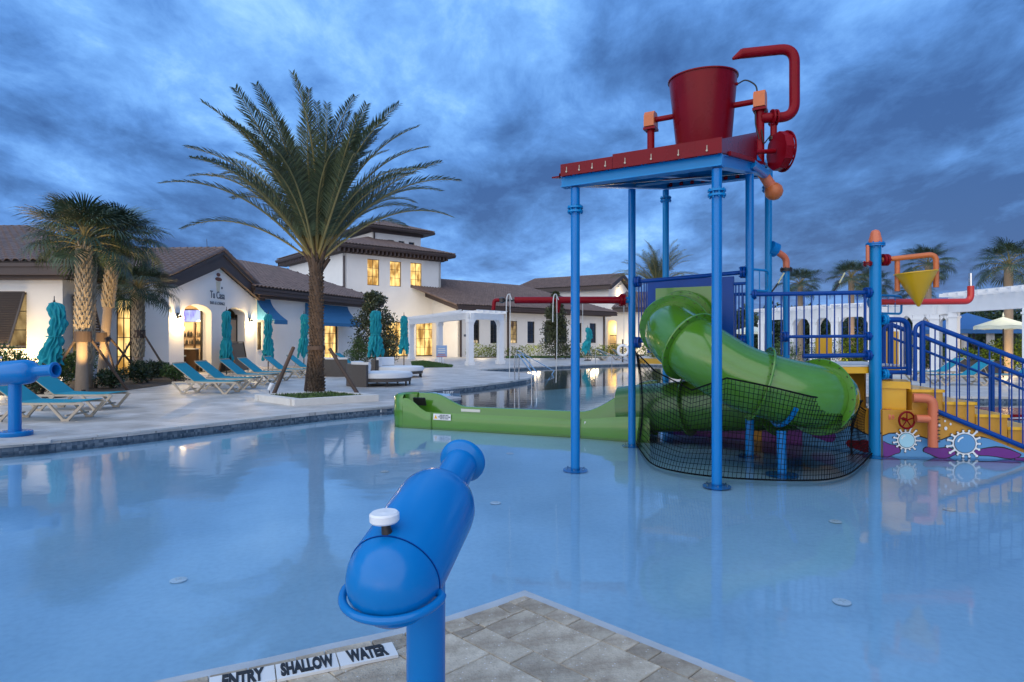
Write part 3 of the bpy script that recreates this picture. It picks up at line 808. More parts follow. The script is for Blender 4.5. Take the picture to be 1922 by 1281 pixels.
# open bar behind the arches
back = Wall(w4.fr(.2, 0, 2.9).xy, w4.fr(w4.L - .2, 0, 2.9).xy, .1)
add_wall(bar, back, DZ, 3.9, m=M['woodin'], name='back_wall')
mb = MB()
for u_, zz in ((.3, 1.45),): back.box(mb, .6, 3.9, zz, zz + .03, -.25, -.01)
mb.build('shelf', M['woodin'], bar)
def pbox(mb, w0, w1, z0, z1, u0, u1): return w4.box(mb, 3.9 - u1, 3.9 - u0, z0, z1, w0, w1)
mb = MB(); pbox(mb, .62, 2.3, 1.25, 2.42, .004, .02); mb.build('lit_panel', M['barwall'], bar)
for w_a, w_b in ((.60, .66), (1.12, 1.18), (1.70, 1.76)): mb = MB(); pbox(mb, w_a, w_b, .2, 2.5, .021, .2); mb.build('shelf_upright', M['woodin'], bar)
for zz in (1.42, 1.80): mb = MB(); pbox(mb, .66, 1.70, zz, zz + .02, .021, .18); mb.build('shelf', M['woodin'], bar)
mb = MB()
for k in range(34):
    zz = rng.choice((1.44, 1.82)); h_ = rng.uniform(.2, .3); c = w4.fr(3.8, zz, rng.uniform(.7, 1.68))
    mb.lathe([(.035, 0), (.035, h_ * .6), (.012, h_ * .8), (.012, h_)], 8, Matrix.Translation(c))
o = mb.build('bottles', M['frame'], None); tag(o, 'dark bottles lined on the lit shelves behind the bar', 'bottle'); o['kind'] = 'stuff'
mb = MB(); mb.plate([(0, 0), (w4.L, 0), (w4.L, 3.3), (0, 3.3)], [], .03, lambda u, v, w: w4.fr(u, 3.7 + w, v + .55)); mb.build('ceiling_panel', M['tan'], bar)
for u_ in (.55, w4.L - .3, 3.9):
    sw = Wall(w4.fr(u_, 0, .56).xy, w4.fr(u_, 0, 2.89).xy, .1); add_wall(bar, sw, DZ, 3.7, m=M['tan'], name='partition')
# arch window frame in the right-hand arch
mb = MB()
for u_ in (w4.s_at(424) + .04, w4.s_at(460) - .04): w4.box(mb, u_ - .04, u_ + .04, DZ, 3.0, .42, .5)
w4.box(mb, w4.s_at(424), w4.s_at(460), 2.72, 2.8, .42, .5); mb.build('door_frame', M['frame'], bar)
mb = MB(); w4.box(mb, w4.s_at(424) + .08, w4.s_at(460) - .08, DZ, 2.72, .45, .47); mb.build('roller_screen', M['tan'], bar)
mb = MB()
for u_ in (w4.s_at(345) + .04, w4.s_at(397) - .04): w4.box(mb, u_ - .035, u_ + .035, DZ, 3.1, .44, .52)
mb.build('door_frame', M['frame'], bar)
# counter, stools, television
us0 = w4.s_at(347)
ct = thing('bar_counter', 'dark wooden bar counter behind the left arch', 'counter', w4.fr(us0 + 1.6, DZ, 1.6))
mb = MB(); w4.box(mb, 3.0, 3.25, DZ, 1.2, .62, 2.6); mb.build('front_panel', M['woodin'], ct)
mb = MB(); w4.box(mb, 2.88, 3.35, 1.202, 1.25, .60, 2.65); mb.build('counter_top', M['kerb'], ct)
tvr = thing('television', 'lit television hanging in the top of the left arch', 'television', w4.fr(us0 + 1.2, 2.6, .9))
ua, ub = w4.s_at(345) + .55, w4.s_at(397) + .75
mb = MB(); pbox(mb, .70, 1.80, 2.52, 3.14, .10, .17); mb.build('case', M['frame'], tvr)
mb = MB(); pbox(mb, .73, 1.77, 2.55, 3.11, .172, .18); mb.build('screen', M['tv'], tvr)
mb = MB().beam(w4.fr(3.9, 2.85, 1.25), w4.fr(3.8, 2.85, 1.25), .05, .05); mb.build('bracket', M['frame'], tvr)
def stool(p, label):
    t = thing('bar_stool', label, 'stool', p, group='stools at the bar')
    MB().lathe([(.17, .72), (.18, .75), (.17, .78), (0, .78)], 16).build('seat', M['orangep'], t, smooth=40, local=True)
    for a in range(4):
        an = a * PI / 2 + .4; mb = MB().tube([(.12 * math.cos(an), .12 * math.sin(an), .72), (.2 * math.cos(an), .2 * math.sin(an), 0)], .016, 6); mb.build('leg', M['darkmetal'], t, local=True)
    MB().tube([(.17 * math.cos(a / 12 * 2 * PI), .17 * math.sin(a / 12 * 2 * PI), .28) for a in range(12)], .01, 6, closed=True).build('foot_ring', M['darkmetal'], t, local=True)
    return t
stool(w4.fr(2.5, DZ, 1.55), 'bar stool with pale seat, left one behind the left arch')
stool(w4.fr(2.5, DZ, 1.0), 'bar stool with pale seat, right one behind the left arch')
light('POINT', 'bar_pendant_light', w4.fr(2.7, 2.5, 1.5), 70, (1, .76, .42), .15)
pd = thing('pendant_lamp', 'glowing round pendant lamp over the bar counter', 'lamp', w4.fr(3.2, 2.2, 1.45))
MB().lathe([(0, -.12), (.1, -.06), (.12, 0), (.08, .1), (.02, .13)], 14, Matrix.Translation(w4.fr(3.2, 2.2, 1.45))).build('lamp_shade', M['litw'], pd, smooth=60)
MB().tube([w4.fr(3.2, 2.3, 1.45), w4.fr(3.2, 3.7, 1.45)], .008, 6).build('cord', M['frame'], pd)
# sconces
def sconce(w, u_, z, label, power=75):
    c = w.fr(u_, z, -.14); t = thing('wall_sconce', label, 'lamp', w.fr(u_, z, -.01), group='sconces on the bar wall')
    mb = MB(); w.box(mb, u_ - .05, u_ + .05, z - .02, z + .22, -.03, -.002); mb.build('back_plate', M['darkmetal'], t)
    MB().tube([w.fr(u_, z + .16, -.03), w.fr(u_, z + .2, -.1), w.fr(u_, z + .12, -.14)], .012, 6).build('arm', M['darkmetal'], t)
    MB().lathe([(.09, 0), (.05, .07), (.01, .12)], 12, Matrix.Translation(c)).build('hood', M['darkmetal'], t, smooth=50)
    MB().lathe([(.0, -.13), (.04, -.11), (.05, -.03), (.04, -.005)], 12, Matrix.Translation(c)).build('bulb', M['litw'], t, smooth=60)
    light('POINT', 'sconce_light', w.fr(u_, z - .12, -.24), power, (1, .70, .33), .05)
sconce(w4, w4.s_at(333), w4.z_at(333, 597), 'glowing wall sconce left of the arched bar opening')
sconce(w4, w4.s_at(468), w4.z_at(468, 604), 'glowing wall sconce at the right corner of the bar gable')
# sign on the gable
sg = thing('bar_sign', 'Tu Casa bar and lounge lettering under a small emblem on the gable', 'sign', w4.fr(mid, 4.1, -.01))
ux = Vector((w4.u.x, w4.u.y, 0)); sl = V(0, 0, 1)
def on4(px, py, off=-.012): return w4.fr(w4.s_at(px), w4.z_at(px, py), off)
text_obj('Tu Casa', .50, frameM(on4(408, 555), ux, sl), M['mask'], 'lettering', sg, bold=.004, sx=.78, extrude=.01)
text_obj('BAR & LOUNGE', .22, frameM(on4(408, 570), ux, sl), M['mask'], 'lettering', sg, bold=-.002, sx=.86, extrude=.008)
ub_ = mat('emblem_brown', (.16, .06, .04), .6)
def disc(u_, z_, ru, rz, m, nm, off=-.012):
    mb = MB(); mb.plate([(u_ + ru * math.cos(a / 16 * 2 * PI), z_ + rz * math.sin(a / 16 * 2 * PI)) for a in range(16)], [], .01, lambda u, v, w: w4.fr(u, v, off + w - .006)); mb.build(nm, m, sg, smooth='raw')
ue = w4.s_at(409.5); disc(ue, w4.z_at(409, 516), .17, .09, ub_, 'emblem_top')
disc(ue + .02, w4.z_at(409, 524.5), .30, .10, ub_, 'emblem_brim')
mb = MB(); mb.plate([(ue - .2, w4.z_at(409, 529)), (ue - .12, w4.z_at(409, 548)), (ue + .1, w4.z_at(409, 548)), (ue + .2, w4.z_at(409, 529))], [], .008, lambda u, v, w: w4.fr(u, v, -.014 + w)); mb.build('emblem_body', mat('emblem_pale', (.60, .56, .42), .6), sg, smooth='raw')
disc(ue + .32, w4.z_at(409, 540), .07, .06, M['mask'], 'emblem_spot')
# chalk menu board
cb = thing('menu_board', 'dark A-frame menu board standing by the bar wall', 'sign', G(456, 697, DZ))
gb_ = Wall(G(444, 700, DZ).xy, G(466, 694, DZ).xy, .03); zt_ = 1.5
for w0, tl_ in ((-.0, .18), (.75, -.18)):
    mb = MB(); mb.plate([(0, 0), (gb_.L, 0), (gb_.L, 1.35), (0, 1.35)], [], .03, lambda u, v, w: gb_.fr(u, DZ + v, w + w0 + v * tl_)); mb.build('board', M['chalk'], cb, smooth='raw')
    mb = MB()
    for a, b in (((0, 0), (0, 1.4)), ((gb_.L, 0), (gb_.L, 1.4)), ((0, 1.4), (gb_.L, 1.4))):
        mb.beam(gb_.fr(a[0], DZ + a[1], w0 + a[1] * tl_ - .01), gb_.fr(b[0], DZ + b[1], w0 + b[1] * tl_ - .01), .06, .05, up=(0, 1, 0))
    mb.build('board_frame', M['woodin'], cb)

# ---------------- middle wing
lw = thing('poolside_wing', 'low white wing with blue awnings behind the big palm', 'building', (-13, 40, DZ))
w5 = Wall((-14.1, 34.3), (-10.55, 45.05))
zz5 = 4.0
rW = (w5.s_at(479), w5.s_at(492.5), w5.z_at(486, 657), w5.z_at(486, 605))
rD = (w5.s_at(609), w5.s_at(635), DZ + .02, w5.z_at(622, 608))
add_wall(lw, w5, DZ, zz5, [(.12, rW[1], rW[2], rW[3]), rD])
window(lw, w5, (.12, rW[1], rW[2], rW[3]), M['litdim'], 1, 1); window(lw, w5, rD, M['lit'], 2, 4, 'glazed_door', fw=.16, handle=True)
mb = MB(); w5.box(mb, .1, rW[1] + .08, rW[2] - .05, rW[2], -.06, .05); mb.build('sill', M['kerb'], lw)
o_ = .7; ez5 = 4.5
A0, A1 = w5.fr(-.9, ez5, -o_), w5.fr(w5.L + 1.3, ez5, -o_)
hd5 = 6.4; rz5 = ez5 + hd5 * .36
R0, R1 = w5.fr(-.9, rz5, hd5 - o_), w5.fr(9.2, rz5, hd5 - o_)
B1 = w5.fr(w5.L + 1.3, ez5, 2 * hd5 - o_)
roof(lw, [[A0, A1, R1, R0], [A1, B1, R1]], [(R0, R1), (A1, R1)])
mb = MB(); mb.plate([(0, 4.0), (hd5 + 4, 4.0), (hd5 + 4, rz5 - .2), (hd5 - o_, rz5 - .15), (0, ez5)], [], .2, lambda u, v, w: w5.fr(-.1 + w, v, u)); mb.build('end_wall', M['stucco'], lw, smooth='raw')
fascia(lw, [w5.fr(-.9, ez5, -o_ + .05), w5.fr(w5.L + 1.3, ez5, -o_ + .05), w5.fr(w5.L + 1.3, ez5, 3)], .34)
mb = MB(); w5.box(mb, -.2, w5.L + .9, 3.98, 4.26, -.45, .2); mb.build('cornice', M['brown'], lw)
def awning(w, u0, u1, z1, z0, out, label):
    t = thing('awning', label, 'awning', w.fr((u0 + u1) / 2, z0, -.02), group='blue awnings')
    mb = MB(); n = 8; prof = []
    for k in range(n + 1):
        a = k / n; prof.append((-.03 - out * (1 - math.cos(a * PI / 2)) * 1.0, z1 - (z1 - z0) * math.sin(a * PI / 2) ** 1.0))
    prof = [(-.03 - out * (k / n) ** 1.7, z1 - (z1 - z0) * (k / n)) for k in range(n + 1)]
    for k in range(n):
        (w0, za_), (w1_, zb) = prof[k], prof[k + 1]
        vs_ = [w.fr(u0, za_, w0), w.fr(u1, za_, w0), w.fr(u1, zb, w1_), w.fr(u0, zb, w1_)]
        mb.add(vs_ + [v + V(0, 0, -.015) for v in vs_], [(0, 1, 2, 3), (7, 6, 5, 4), (0, 4, 5, 1), (2, 6, 7, 3), (1, 5, 6, 2), (0, 3, 7, 4)])
    mb.build('canvas', M['awn'], t, smooth=50)
    for u_ in (u0, u1):
        mb = MB(); poly = [w.fr(u_, z, q) for q, z in prof] + [w.fr(u_, z0, -.03)]
        mb.add(poly, [tuple(range(len(poly)))]); mb.build('side_panel', M['awn'], t, smooth='raw')
    mb = MB(); w.box(mb, u0, u1, z0 - .22, z0, -out - .04, -out - .02); mb.build('valance', M['awn'], t)
awning(w5, .06, w5.s_at(507), 3.95, 2.75, 1.15, 'blue awning at the corner next to the bar gable')
awning(w5, w5.s_at(572), w5.s_at(652), 3.95, 2.75, 1.15, 'blue awning over the lit door behind the palm trunk')

# ---------------- tower
tw = thing('clubhouse_tower', 'tall white clubhouse with three lit upper windows and tiled cupola', 'building', (-13, 60, DZ))
t1 = Wall((-14.5, 53.7), (-6.85, 60.0)); T1 = 9.25
def wr(w, x0, x1, y0, y1): m_ = (x0 + x1) / 2; return (w.s_at(x0), w.s_at(x1), w.z_at(m_, y1), w.z_at(m_, y0))
up = [wr(t1, 689.5, 712, 487, 536), wr(t1, 732, 753, 491, 538), wr(t1, 770.5, 791.5, 494, 541)]
dn = [wr(t1, 724, 766, 604, 669), wr(t1, 781, 815, 602, 669)]
dn = [(a, b, DZ + .02, d) for a, b, c, d in dn]
add_wall(tw, t1, DZ, T1, up + dn)
for r in up: window(tw, t1, r, M['lit'], 2, 3)
for r in dn: window(tw, t1, r, M['lit'], 4, 4, 'glazed_door', fw=.1)
D_ = 13
t2 = Wall(t1.fr(0, 0, D_).xy, (-14.5, 53.7)); add_wall(tw, t2, DZ, T1)
t3 = Wall((-6.85, 60.0), t1.fr(t1.L, 0, D_).xy); add_wall(tw, t3, DZ, T1)
mb = MB(); t1.box(mb, -.05, .07, 4.3, T1 - .3, -.08, -.002); mb.build('downspout', M['brown'], tw)
oo = 1.0; eT = T1 + .62
c0, c1, c2, c3 = t1.fr(-oo, eT, -oo), t1.fr(t1.L + oo, eT, -oo), t1.fr(t1.L + oo, eT, D_ + oo), t1.fr(-oo, eT, D_ + oo)
hT = (t1.L + 2 * oo) / 2; zT = eT + hT * .30
r0, r1 = t1.fr(t1.L / 2, zT, hT - oo), t1.fr(t1.L / 2, zT, D_ + oo - hT)
roof(tw, [[c0, c1, r0], [c1, c2, r1, r0], [c3, c0, r0, r1]], [(c0, r0), (c1, r0), (r0, r1)])
fascia(tw, [c3, c0, c1, c2], .22, dz=-.04)
mb = MB()
for a in range(int((t1.L + 1.6) / .4)): t1.box(mb, -.8 + a * .4, -.65 + a * .4, T1 - .02, T1 + .30, -.9, 0)
for a in range(int((D_ + 1.6) / .4)): t2.box(mb, -.8 + a * .4, -.65 + a * .4, T1 - .02, T1 + .30, -.9, 0)
mb.build('bracket', M['brown'], tw)
mb = MB(); t1.box(mb, -.25, t1.L + .25, T1 - .05, T1 + .25, -.25, .2); t2.box(mb, 0, D_, T1 - .05, T1 + .25, -.25, .2); mb.build('cornice', M['brown'], tw)
soffit(tw, [c.xy[:] for c in (c0, c1, c2, c3)], T1 + .30)
k0 = Wall(t1.fr(4.7, 0, 1.7 + 2).xy, t1.fr(9.9, 0, 1.7 + 2).xy); K1 = 12.05; kD = 5.2
kw = [(k0.L * f_ - .32, k0.L * f_ + .32, 10.75, 11.45) for f_ in (.36, .58, .80)]
cu_ = add_wall(tw, k0, 9.9, K1, kw, name='cupola')
for r in kw: window(cu_, k0, r, M['dglass'], 1, 1, fw=.06)
k1 = Wall(k0.fr(0, 0, kD).xy, k0.p0); mb = MB(); mb.plate([(0, 9.9), (kD, 9.9), (kD, K1), (0, K1)], [], .2, k1.fr); mb.build('cupola_side', M['stucco'], tw, smooth='raw')
mb = MB(); k0.box(mb, -.02, .12, 10.2, K1, -.06, -.002); mb.build('downspout', M['brown'], tw)
ko = 1.0; kz = K1 + .45
q0, q1, q2, q3 = k0.fr(-ko, kz, -ko), k0.fr(k0.L + ko, kz, -ko), k0.fr(k0.L + ko, kz, kD + ko), k0.fr(-ko, kz, kD + ko)
ap = k0.fr(k0.L / 2, kz + 1.15, kD / 2)
roof(tw, [[q0, q1, ap], [q3, q0, ap], [q1, q2, ap]], [(q0, ap), (q1, ap)])
fascia(tw, [q3, q0, q1, q2], .2, dz=-.04)
soffit(tw, [c.xy[:] for c in (q0, q1, q2, q3)], K1 + .2)
mb = MB(); k0.box(mb, -.2, k0.L + .2, K1 - .05, K1 + .2, -.2, .1); mb.build('cornice', M['brown'], tw)

# ---------------- right wing
rw = thing('window_wing', 'long low white wing with a row of narrow tall windows', 'building', (3, 64, DZ))
w6 = Wall((-4.75, 56.3), (10.5, 70.0)); Z6 = 4.35
pxs = [(887, 900, 600, 645.5, 'd'), (920.5, 934, 600.5, 645.5, 'd'), (957.5, 971, 601, 645, 'l'), (990, 1003.5, 601.5, 645, 'd'), (1022, 1035, 602, 645, 'd'), (1052, 1064, 603, 645, 'd'), (1081, 1092, 603, 644, 'd'), (1107, 1119, 604, 643, 'd')]
rs = [wr(w6, a, b, c, d) for a, b, c, d, e in pxs]
zlo, zhi = 1.38, 3.55
rs = [(a, b, zlo, zhi) for a, b, c, d in rs]
add_wall(rw, w6, DZ, Z6, rs)
for r, p in zip(rs, pxs): window(rw, w6, r, M['litdim'] if p[4] == 'l' else M['dglass'], 2, 5)
for r in rs:
    mb = MB(); w6.box(mb, r[0] - .08, r[1] + .08, r[2] - .1, r[2], -.06, .05); mb.build('sill', M['stucco'], rw)
w7 = Wall(w6.fr(0, 0, 4.6).xy, (-4.75, 56.3)); mb = MB(); mb.plate([(0, DZ), (w7.L, DZ), (w7.L, Z6), (0, Z6 + 1.7)], [], .2, w7.fr); mb.build('side_wall', M['stucco'], rw, smooth='raw')
w8 = Wall((10.5, 70.0), w6.fr(w6.L, 0, 12).xy); add_wall(rw, w8, DZ, Z6)
for px in (865, 953, 1133):
    s_ = w6.s_at(px) if px != 865 else .1
    mb = MB(); w6.box(mb, s_ - .09, s_ + .09, DZ, Z6, -.12, -.002); mb.build('downspout', M['brown'], rw)
o6 = .9; e6 = Z6 + .45; h6 = 8.6; z6 = e6 + h6 * .36
a0, a1 = w6.fr(-.9, e6, -o6), w6.fr(w6.L + .9, e6, -o6)
b1 = w6.fr(w6.L + .9, e6, 2 * h6 - o6); rr0, rr1 = w6.fr(-3.2, z6, h6 - o6), w6.fr(w6.L + .9 - h6 * .75, z6, h6 - o6)
roof(rw, [[a0, a1, rr1, rr0], [a1, b1, rr1]], [(rr0, rr1), (a1, rr1), (a0, rr0)])
fascia(rw, [a0, a1, b1], .34)
mb = MB(); w6.box(mb, -.2, w6.L + .4, Z6 - .02, Z6 + .25, -.5, .2); mb.build('cornice', M['brown'], rw)
mb = MB(); mb.plate([(-o6 - .1, e6 - .12), (-o6 - .1, e6 - .5), (h6 - o6 - 3, z6 - 3 * .36 - .9), (h6 - o6 - 3, z6 - 3 * .36 - .12)][::-1], [], .15, lambda u, v, w: w6.fr(-.85 + w - .3 * 0, v, u)); mb.build('rake_board', M['brown'], rw)
rsn = thing('restroom_sign', 'small dark sign on the white wall beside the pergola', 'sign', w6.fr(1.2, 2, -.02))
mb = MB(); w6.box(mb, .75, 1.1, 2.55, 2.75, -.03, -.003); w6.box(mb, .5, .8, 2.0, 2.2, -.03, -.003); w6.box(mb, .95, 1.25, 2.0, 2.2, -.03, -.003); mb.build('plate', M['mask'], rsn)

# ---------------- rear hall and right house
rh = thing('rear_hall', 'tiled hall with a lamp in its gable rising behind the long wing', 'building', (8, 84, DZ))
w9 = Wall((5.5, 81.8), (12.1, 78.0)); w10 = Wall((12.1, 78.0), (15.6, 83.6))
HZ = 8.3
add_wall(rh, w9, DZ, HZ)
mb = MB(); mb.plate([(0, DZ), (w10.L, DZ), (w10.L, HZ), (w10.L / 2, HZ + 1.5), (0, HZ)], [], .25, w10.fr); mb.build('gable_wall', M['stucco'], rh, smooth='raw')
m10 = w10.L / 2; hh = m10 + .8; zz = HZ + 1.95
# ridge runs left from the gable
ga9, gb9 = w10.fr(m10, zz, -.6), w10.fr(m10, zz, 12.5)
f0, f1 = w10.fr(-.8, zz - hh * .42, -.6), w10.fr(-.8, zz - hh * .42, 14)
f2, f3 = w10.fr(w10.L + .8, zz - hh * .42, -.6), w10.fr(w10.L + .8, zz - hh * .42, 14)
roof(rh, [[f1, f0, ga9, gb9], [f2, f3, gb9, ga9]], [(ga9, gb9), (f0, ga9), (f2, ga9), (gb9, f1)])
mb = MB()
for p_, q_ in ((ga9, f0), (ga9, f2), (f0, f1)): mb.beam(p_ - V(0, 0, .3), q_ - V(0, 0, .3), .15, .45)
mb.build('fascia', M['brown'], rh)
gl = thing('gable_lamp', 'small glowing lamp high on the rear gable wall', 'lamp', w10.fr(m10, 7.6, -.05))
MB().lathe([(0, -.18), (.12, -.1), (.14, .05), (.02, .2)], 10, Matrix.Translation(w10.fr(m10, 7.6, -.2))).build('bulb', M['litw'], gl, smooth=60)
MB().beam(w10.fr(m10, 7.8, -.2), w10.fr(m10, 7.8, 0), .05, .05).build('arm', M['darkmetal'], gl)
light('POINT', 'gable_light', w10.fr(m10, 7.5, -.6), 60, (1, .75, .4), .1)
hs2 = thing('arched_house', 'cream lit wall with an arched gateway behind the far loungers', 'building', (15, 72, DZ))
w11 = Wall((11.0, 72.0), (24.0, 70.5)); Z11 = 5.2
ar = arch(w11.s_at(1141), w11.s_at(1157), DZ, w11.z_at(1150, 601), .3)
mb = MB(); mb.plate([(0, DZ), (w11.L, DZ), (w11.L, Z11), (3.2, Z11), (0, Z11 + .8)], [ar], .5, w11.fr); mb.build('wall', M['stucco'], hs2, smooth='raw')
mb = MB(); w11.box(mb, 0, 3, DZ, 4.4, 1.6, 1.8); mb.build('lit_passage', mat('passage_wall', (.8, .66, .42), .8), hs2)
light('POINT', 'passage_light', w11.fr(1.3, 3.0, 1.1), 60, (1, .68, .28), .1)
g_a, g_b = w11.s_at(1145), w11.s_at(1157)
mb = MB()
for k in range(7): u_ = g_a + (g_b - g_a) * k / 6; w11.box(mb, u_ - .02, u_ + .02, DZ, 2.3, -.02, .02)
w11.box(mb, g_a, g_b, 2.2, 2.3, -.03, .03); w11.box(mb, g_a, g_b, 1.3, 1.36, -.03, .03)
gt = mb.build('iron_gate', M['frame']); tag(gt, 'dark iron gate in the lit arched gateway', 'gate')
x0 = w11.s_at(1149)
pa, pb = w11.fr(x0, 5.35, -.7), w11.fr(w11.L, 5.35, -.7); pc, pd_ = w11.fr(w11.L, 7.6, 5), w11.fr(x0 + 2, 7.6, 5)
roof(hs2, [[pa, pb, pc, pd_]], [(pa, pd_)])
mb = MB().beam(pa - V(0, 0, .25), pb - V(0, 0, .25), .15, .4); mb.build('fascia', M['brown'], hs2)
light('POINT', 'wall_wash_light', w11.fr(2.6, 1.0, -1.6), 70, (1, .74, .36), .2)

# ================================================================== water play structure
pA, pB, pC, pD = V(.80, 7.88, 0), V(1.87, 9.72, 0), V(2.30, 7.0, 0), V(3.37, 8.84, 0)
pE, pF, pG, pH = V(2.79, 11.31, 0), V(4.29, 10.43, 0), V(5.135, 8.81, 0), V(4.62, 10.5, 0)
uAC = (pC - pA).normalized(); uAB = (pB - pA).normalized()
def hgt(p):   # underside of the sloping deck frame at a point
    return 3.55 + .203 * (p - pA).dot(uAB)
FL = -.04
def flange(mb, c, d, r=.1, t=.022, bolts=8, gap=.03):
    d = Vector(d).normalized()
    for s_ in (-1, 1):
        M_ = axisM(Vector(c) + d * s_ * (gap / 2 + t / 2), d); mb.lathe([(0, -t / 2), (r, -t / 2), (r, t / 2), (0, t / 2)], 20, M_, cap=False)
    M_ = axisM(c, d)
    for k in range(bolts):
        a = 2 * PI * k / bolts; q = M_ @ V(math.cos(a) * r * .82, math.sin(a) * r * .82, 0)
        mb.tube([q - d * (t + gap / 2 + .018), q + d * (t + gap / 2 + .018)], .009, 5)
    return mb
tower = thing('dump_bucket_tower', 'tall blue post tower with red sloping deck over the green slide', 'play tower', (2.5, 9, FL))
R_ = .057
posts = [('A', pA, hgt(pA), M['blue2']), ('B', pB, hgt(pB), M['blue2']), ('C', pC, hgt(pC), M['blue']), ('D', pD, hgt(pD), M['blue2']), ('E', pE, hgt(pE), M['blue2']), ('F', pF, hgt(pF) - .25, M['blue2'])]
for nm, p, z, m in posts:
    po = MB().tube([p + V(0, 0, FL), p + V(0, 0, z - .02)], R_, 20).build('post', M['blue2'] if nm in 'EF' else M['blue'], tower, smooth=40)
    MB().lathe([(0, 0), (.155, 0), (.155, .014), (.15, .018), (R_ + .002, .018)], 28, Matrix.Translation(p + V(0, 0, FL + .002))).build('base_plate', M['blue'], po, smooth=40)
    bm_ = MB()
    for k in range(6): a = k * PI / 3 + .3; q = p + V(.12 * math.cos(a), .12 * math.sin(a), FL + .02); bm_.tube([q, q + V(0, 0, .02)], .01, 6)
    bm_.build('bolts', M['steel'], po)
    fz = {'A': 3.26, 'C': 3.26, 'E': 4.17, 'F': 4.15}.get(nm)
    if fz: flange(MB(), p + V(0, 0, fz), (0, 0, 1)).build('flange', M['blue2'], po, smooth=40)
# frame beams (channel sections) of the sloping deck
def L3(p, q, a, b): return Vector(p) + (Vector(q) - Vector(p)) * a + V(0, 0, b)
vL = (pE - pA); vW = uAC * (pC - pA).length
def dk(a, b, h=0):     # a along A->C (0..1), b metres up the slope from the front edge
    p = pA + (pC - pA) * a + uAB * b; return p + V(0, 0, hgt(p) + h)
LEN = (pE - pA).length
def dbeam(a, b, w=.09, h=.14, nm='frame_beam', z=.07, m=None):
    mb = MB().beam(a + V(0, 0, z), b + V(0, 0, z), w, h); mb.beam(a + V(0, 0, z + h / 2 - .008), b + V(0, 0, z + h / 2 - .008), w + .05, .016); mb.beam(a + V(0, 0, z - h / 2 + .008), b + V(0, 0, z - h / 2 + .008), w + .05, .016)
    return mb.build(nm, m or M['blue2'], tower)
dbeam(dk(-.09, -.03), dk(1.04, -.03)); dbeam(dk(0, 0) , dk(0, LEN)); dbeam(dk(1, .06), dk(1, LEN - .3)); dbeam(dk(-.02, LEN), dk(1.0, LEN))
dbeam(dk(.04, 2.13), dk(.96, 2.13), w=.06, h=.1)
dbeam(dk(.5, .05), dk(.5, LEN - .1), w=.05, h=.08)
mb = MB().beam(dk(.03, .08, .0), dk(.97, 2.0, .0), .02, .02); mb.build('tie_rod', M['steel'], tower)
# sloping red deck: moulded troughs side by side
n_tr = 9
for k in range(n_tr):
    a0_, a1_ = -.10 + 1.14 * k / n_tr, -.10 + 1.14 * (k + 1) / n_tr
    prof = [(a0_, .145), (a0_ + .004, .19), (a0_ + .018, .19), (a0_ + .022, .15), (a1_ - .022, .15), (a1_ - .018, .19), (a1_ - .004, .19), (a1_, .145)]
    mb = MB(); vs_ = []
    for b in (-.12, LEN + .12):
        vs_ += [dk(a, b, h) for a, h in prof] + [dk(a, b, h - .012) for a, h in prof]
    fs = [(i, i + 1, 17 + i, 16 + i) for i in range(7)] + [(8 + i, 24 + i, 25 + i, 9 + i) for i in range(7)] + [(i, 8 + i, 9 + i, i + 1) for i in range(7)]
    mb.add(vs_, fs); mb.build('deck_trough', M['redp'], tower)
# front apron plates with slotted pour holes
for k, (a0_, a1_, hh_) in enumerate(((-.075, .32, .185), (.322, 1.05, .215))):
    mb = MB(); mb.plate([(a0_, .145), (a1_, .145), (a1_, .145 + hh_ * .80), (a0_, .145 + hh_ * .80)], [], .02, lambda u, v, w: dk(u, -.14 - w, v)); pl = mb.build('apron_plate', M['redp'], tower)
    for j in range(4):
        a = a0_ + (a1_ - a0_) * (j + .5) / 4
        mb = MB().tube([dk(a, -.165, .20), dk(a, -.165, .25)], .005, 6); mb.lathe([(0, 0), (.011, 0), (.011, .012), (0, .012)], 10, axisM(dk(a, -.162, .19), -uAB)); mb.build('slot', M['cream'], pl)
mb = MB().beam(dk(-.13, -.09, .15), dk(-.13, .5, .15), .12, .02); mb.build('lip', M['redp'], tower)
mb = MB()    # right side wall growing to the back
mb.plate([(-.12, .15), (2.25, .15), (2.25, .58), (-.12, .30)], [], .02, lambda u, v, w: dk(1.035, 0, 0) + uAB * u + uAC * w + V(0, 0, .203 * u + v)); mb.build('side_wall', M['redp'], tower)
mb = MB()
for k in range(26):
    q = dk(1.055, .25 + k * .065, .155); mb.box(q, (.03, .03, .05), rz=math.atan2(uAB.y, uAB.x))
o = mb.build('rib_ends', M['red'], tower); o['kind'] = 'stuff'
for k in range(9):
    a = .06 + k * .11; MB().tube([dk(a, LEN - .08, .05), dk(a, LEN - .02, .13)], [.035, .02], 8).build('pour_spout', M['red'], tower)
# axle, bearings and bucket
ax0, ax1 = V(2.35, 10.55, 5.33), V(3.85, 9.67, 5.33)
ua = (ax1 - ax0).normalized()
for nm, p in (('l', ax0), ('r', ax1)):
    base = V(p.x, p.y, hgt(V(p.x, p.y, 0)) + .14)
    MB().tube([base, p], .062, 16).build('bearing_post', M['red'], tower, smooth=40)
    mb = MB(); q = p
    prof = [(-.12, -.12), (.12, -.12), (.12, .06), (.07, .13), (-.07, .13), (-.12, .06)]
    sd_ = ua.cross(V(0, 0, 1)).normalized()
    mb.plate(prof, [], .17, lambda u, v, w: q + sd_ * u + V(0, 0, v) + ua * (w - .085)); mb.build('bearing_cover', M['orange'], tower)
    mb = MB().beam(q - ua * .10 + V(0, 0, -.15), q + ua * .10 + V(0, 0, -.15), .22, .04); mb.build('bearing_clamp', M['red'], tower)
ctr = (ax0 + ax1) / 2
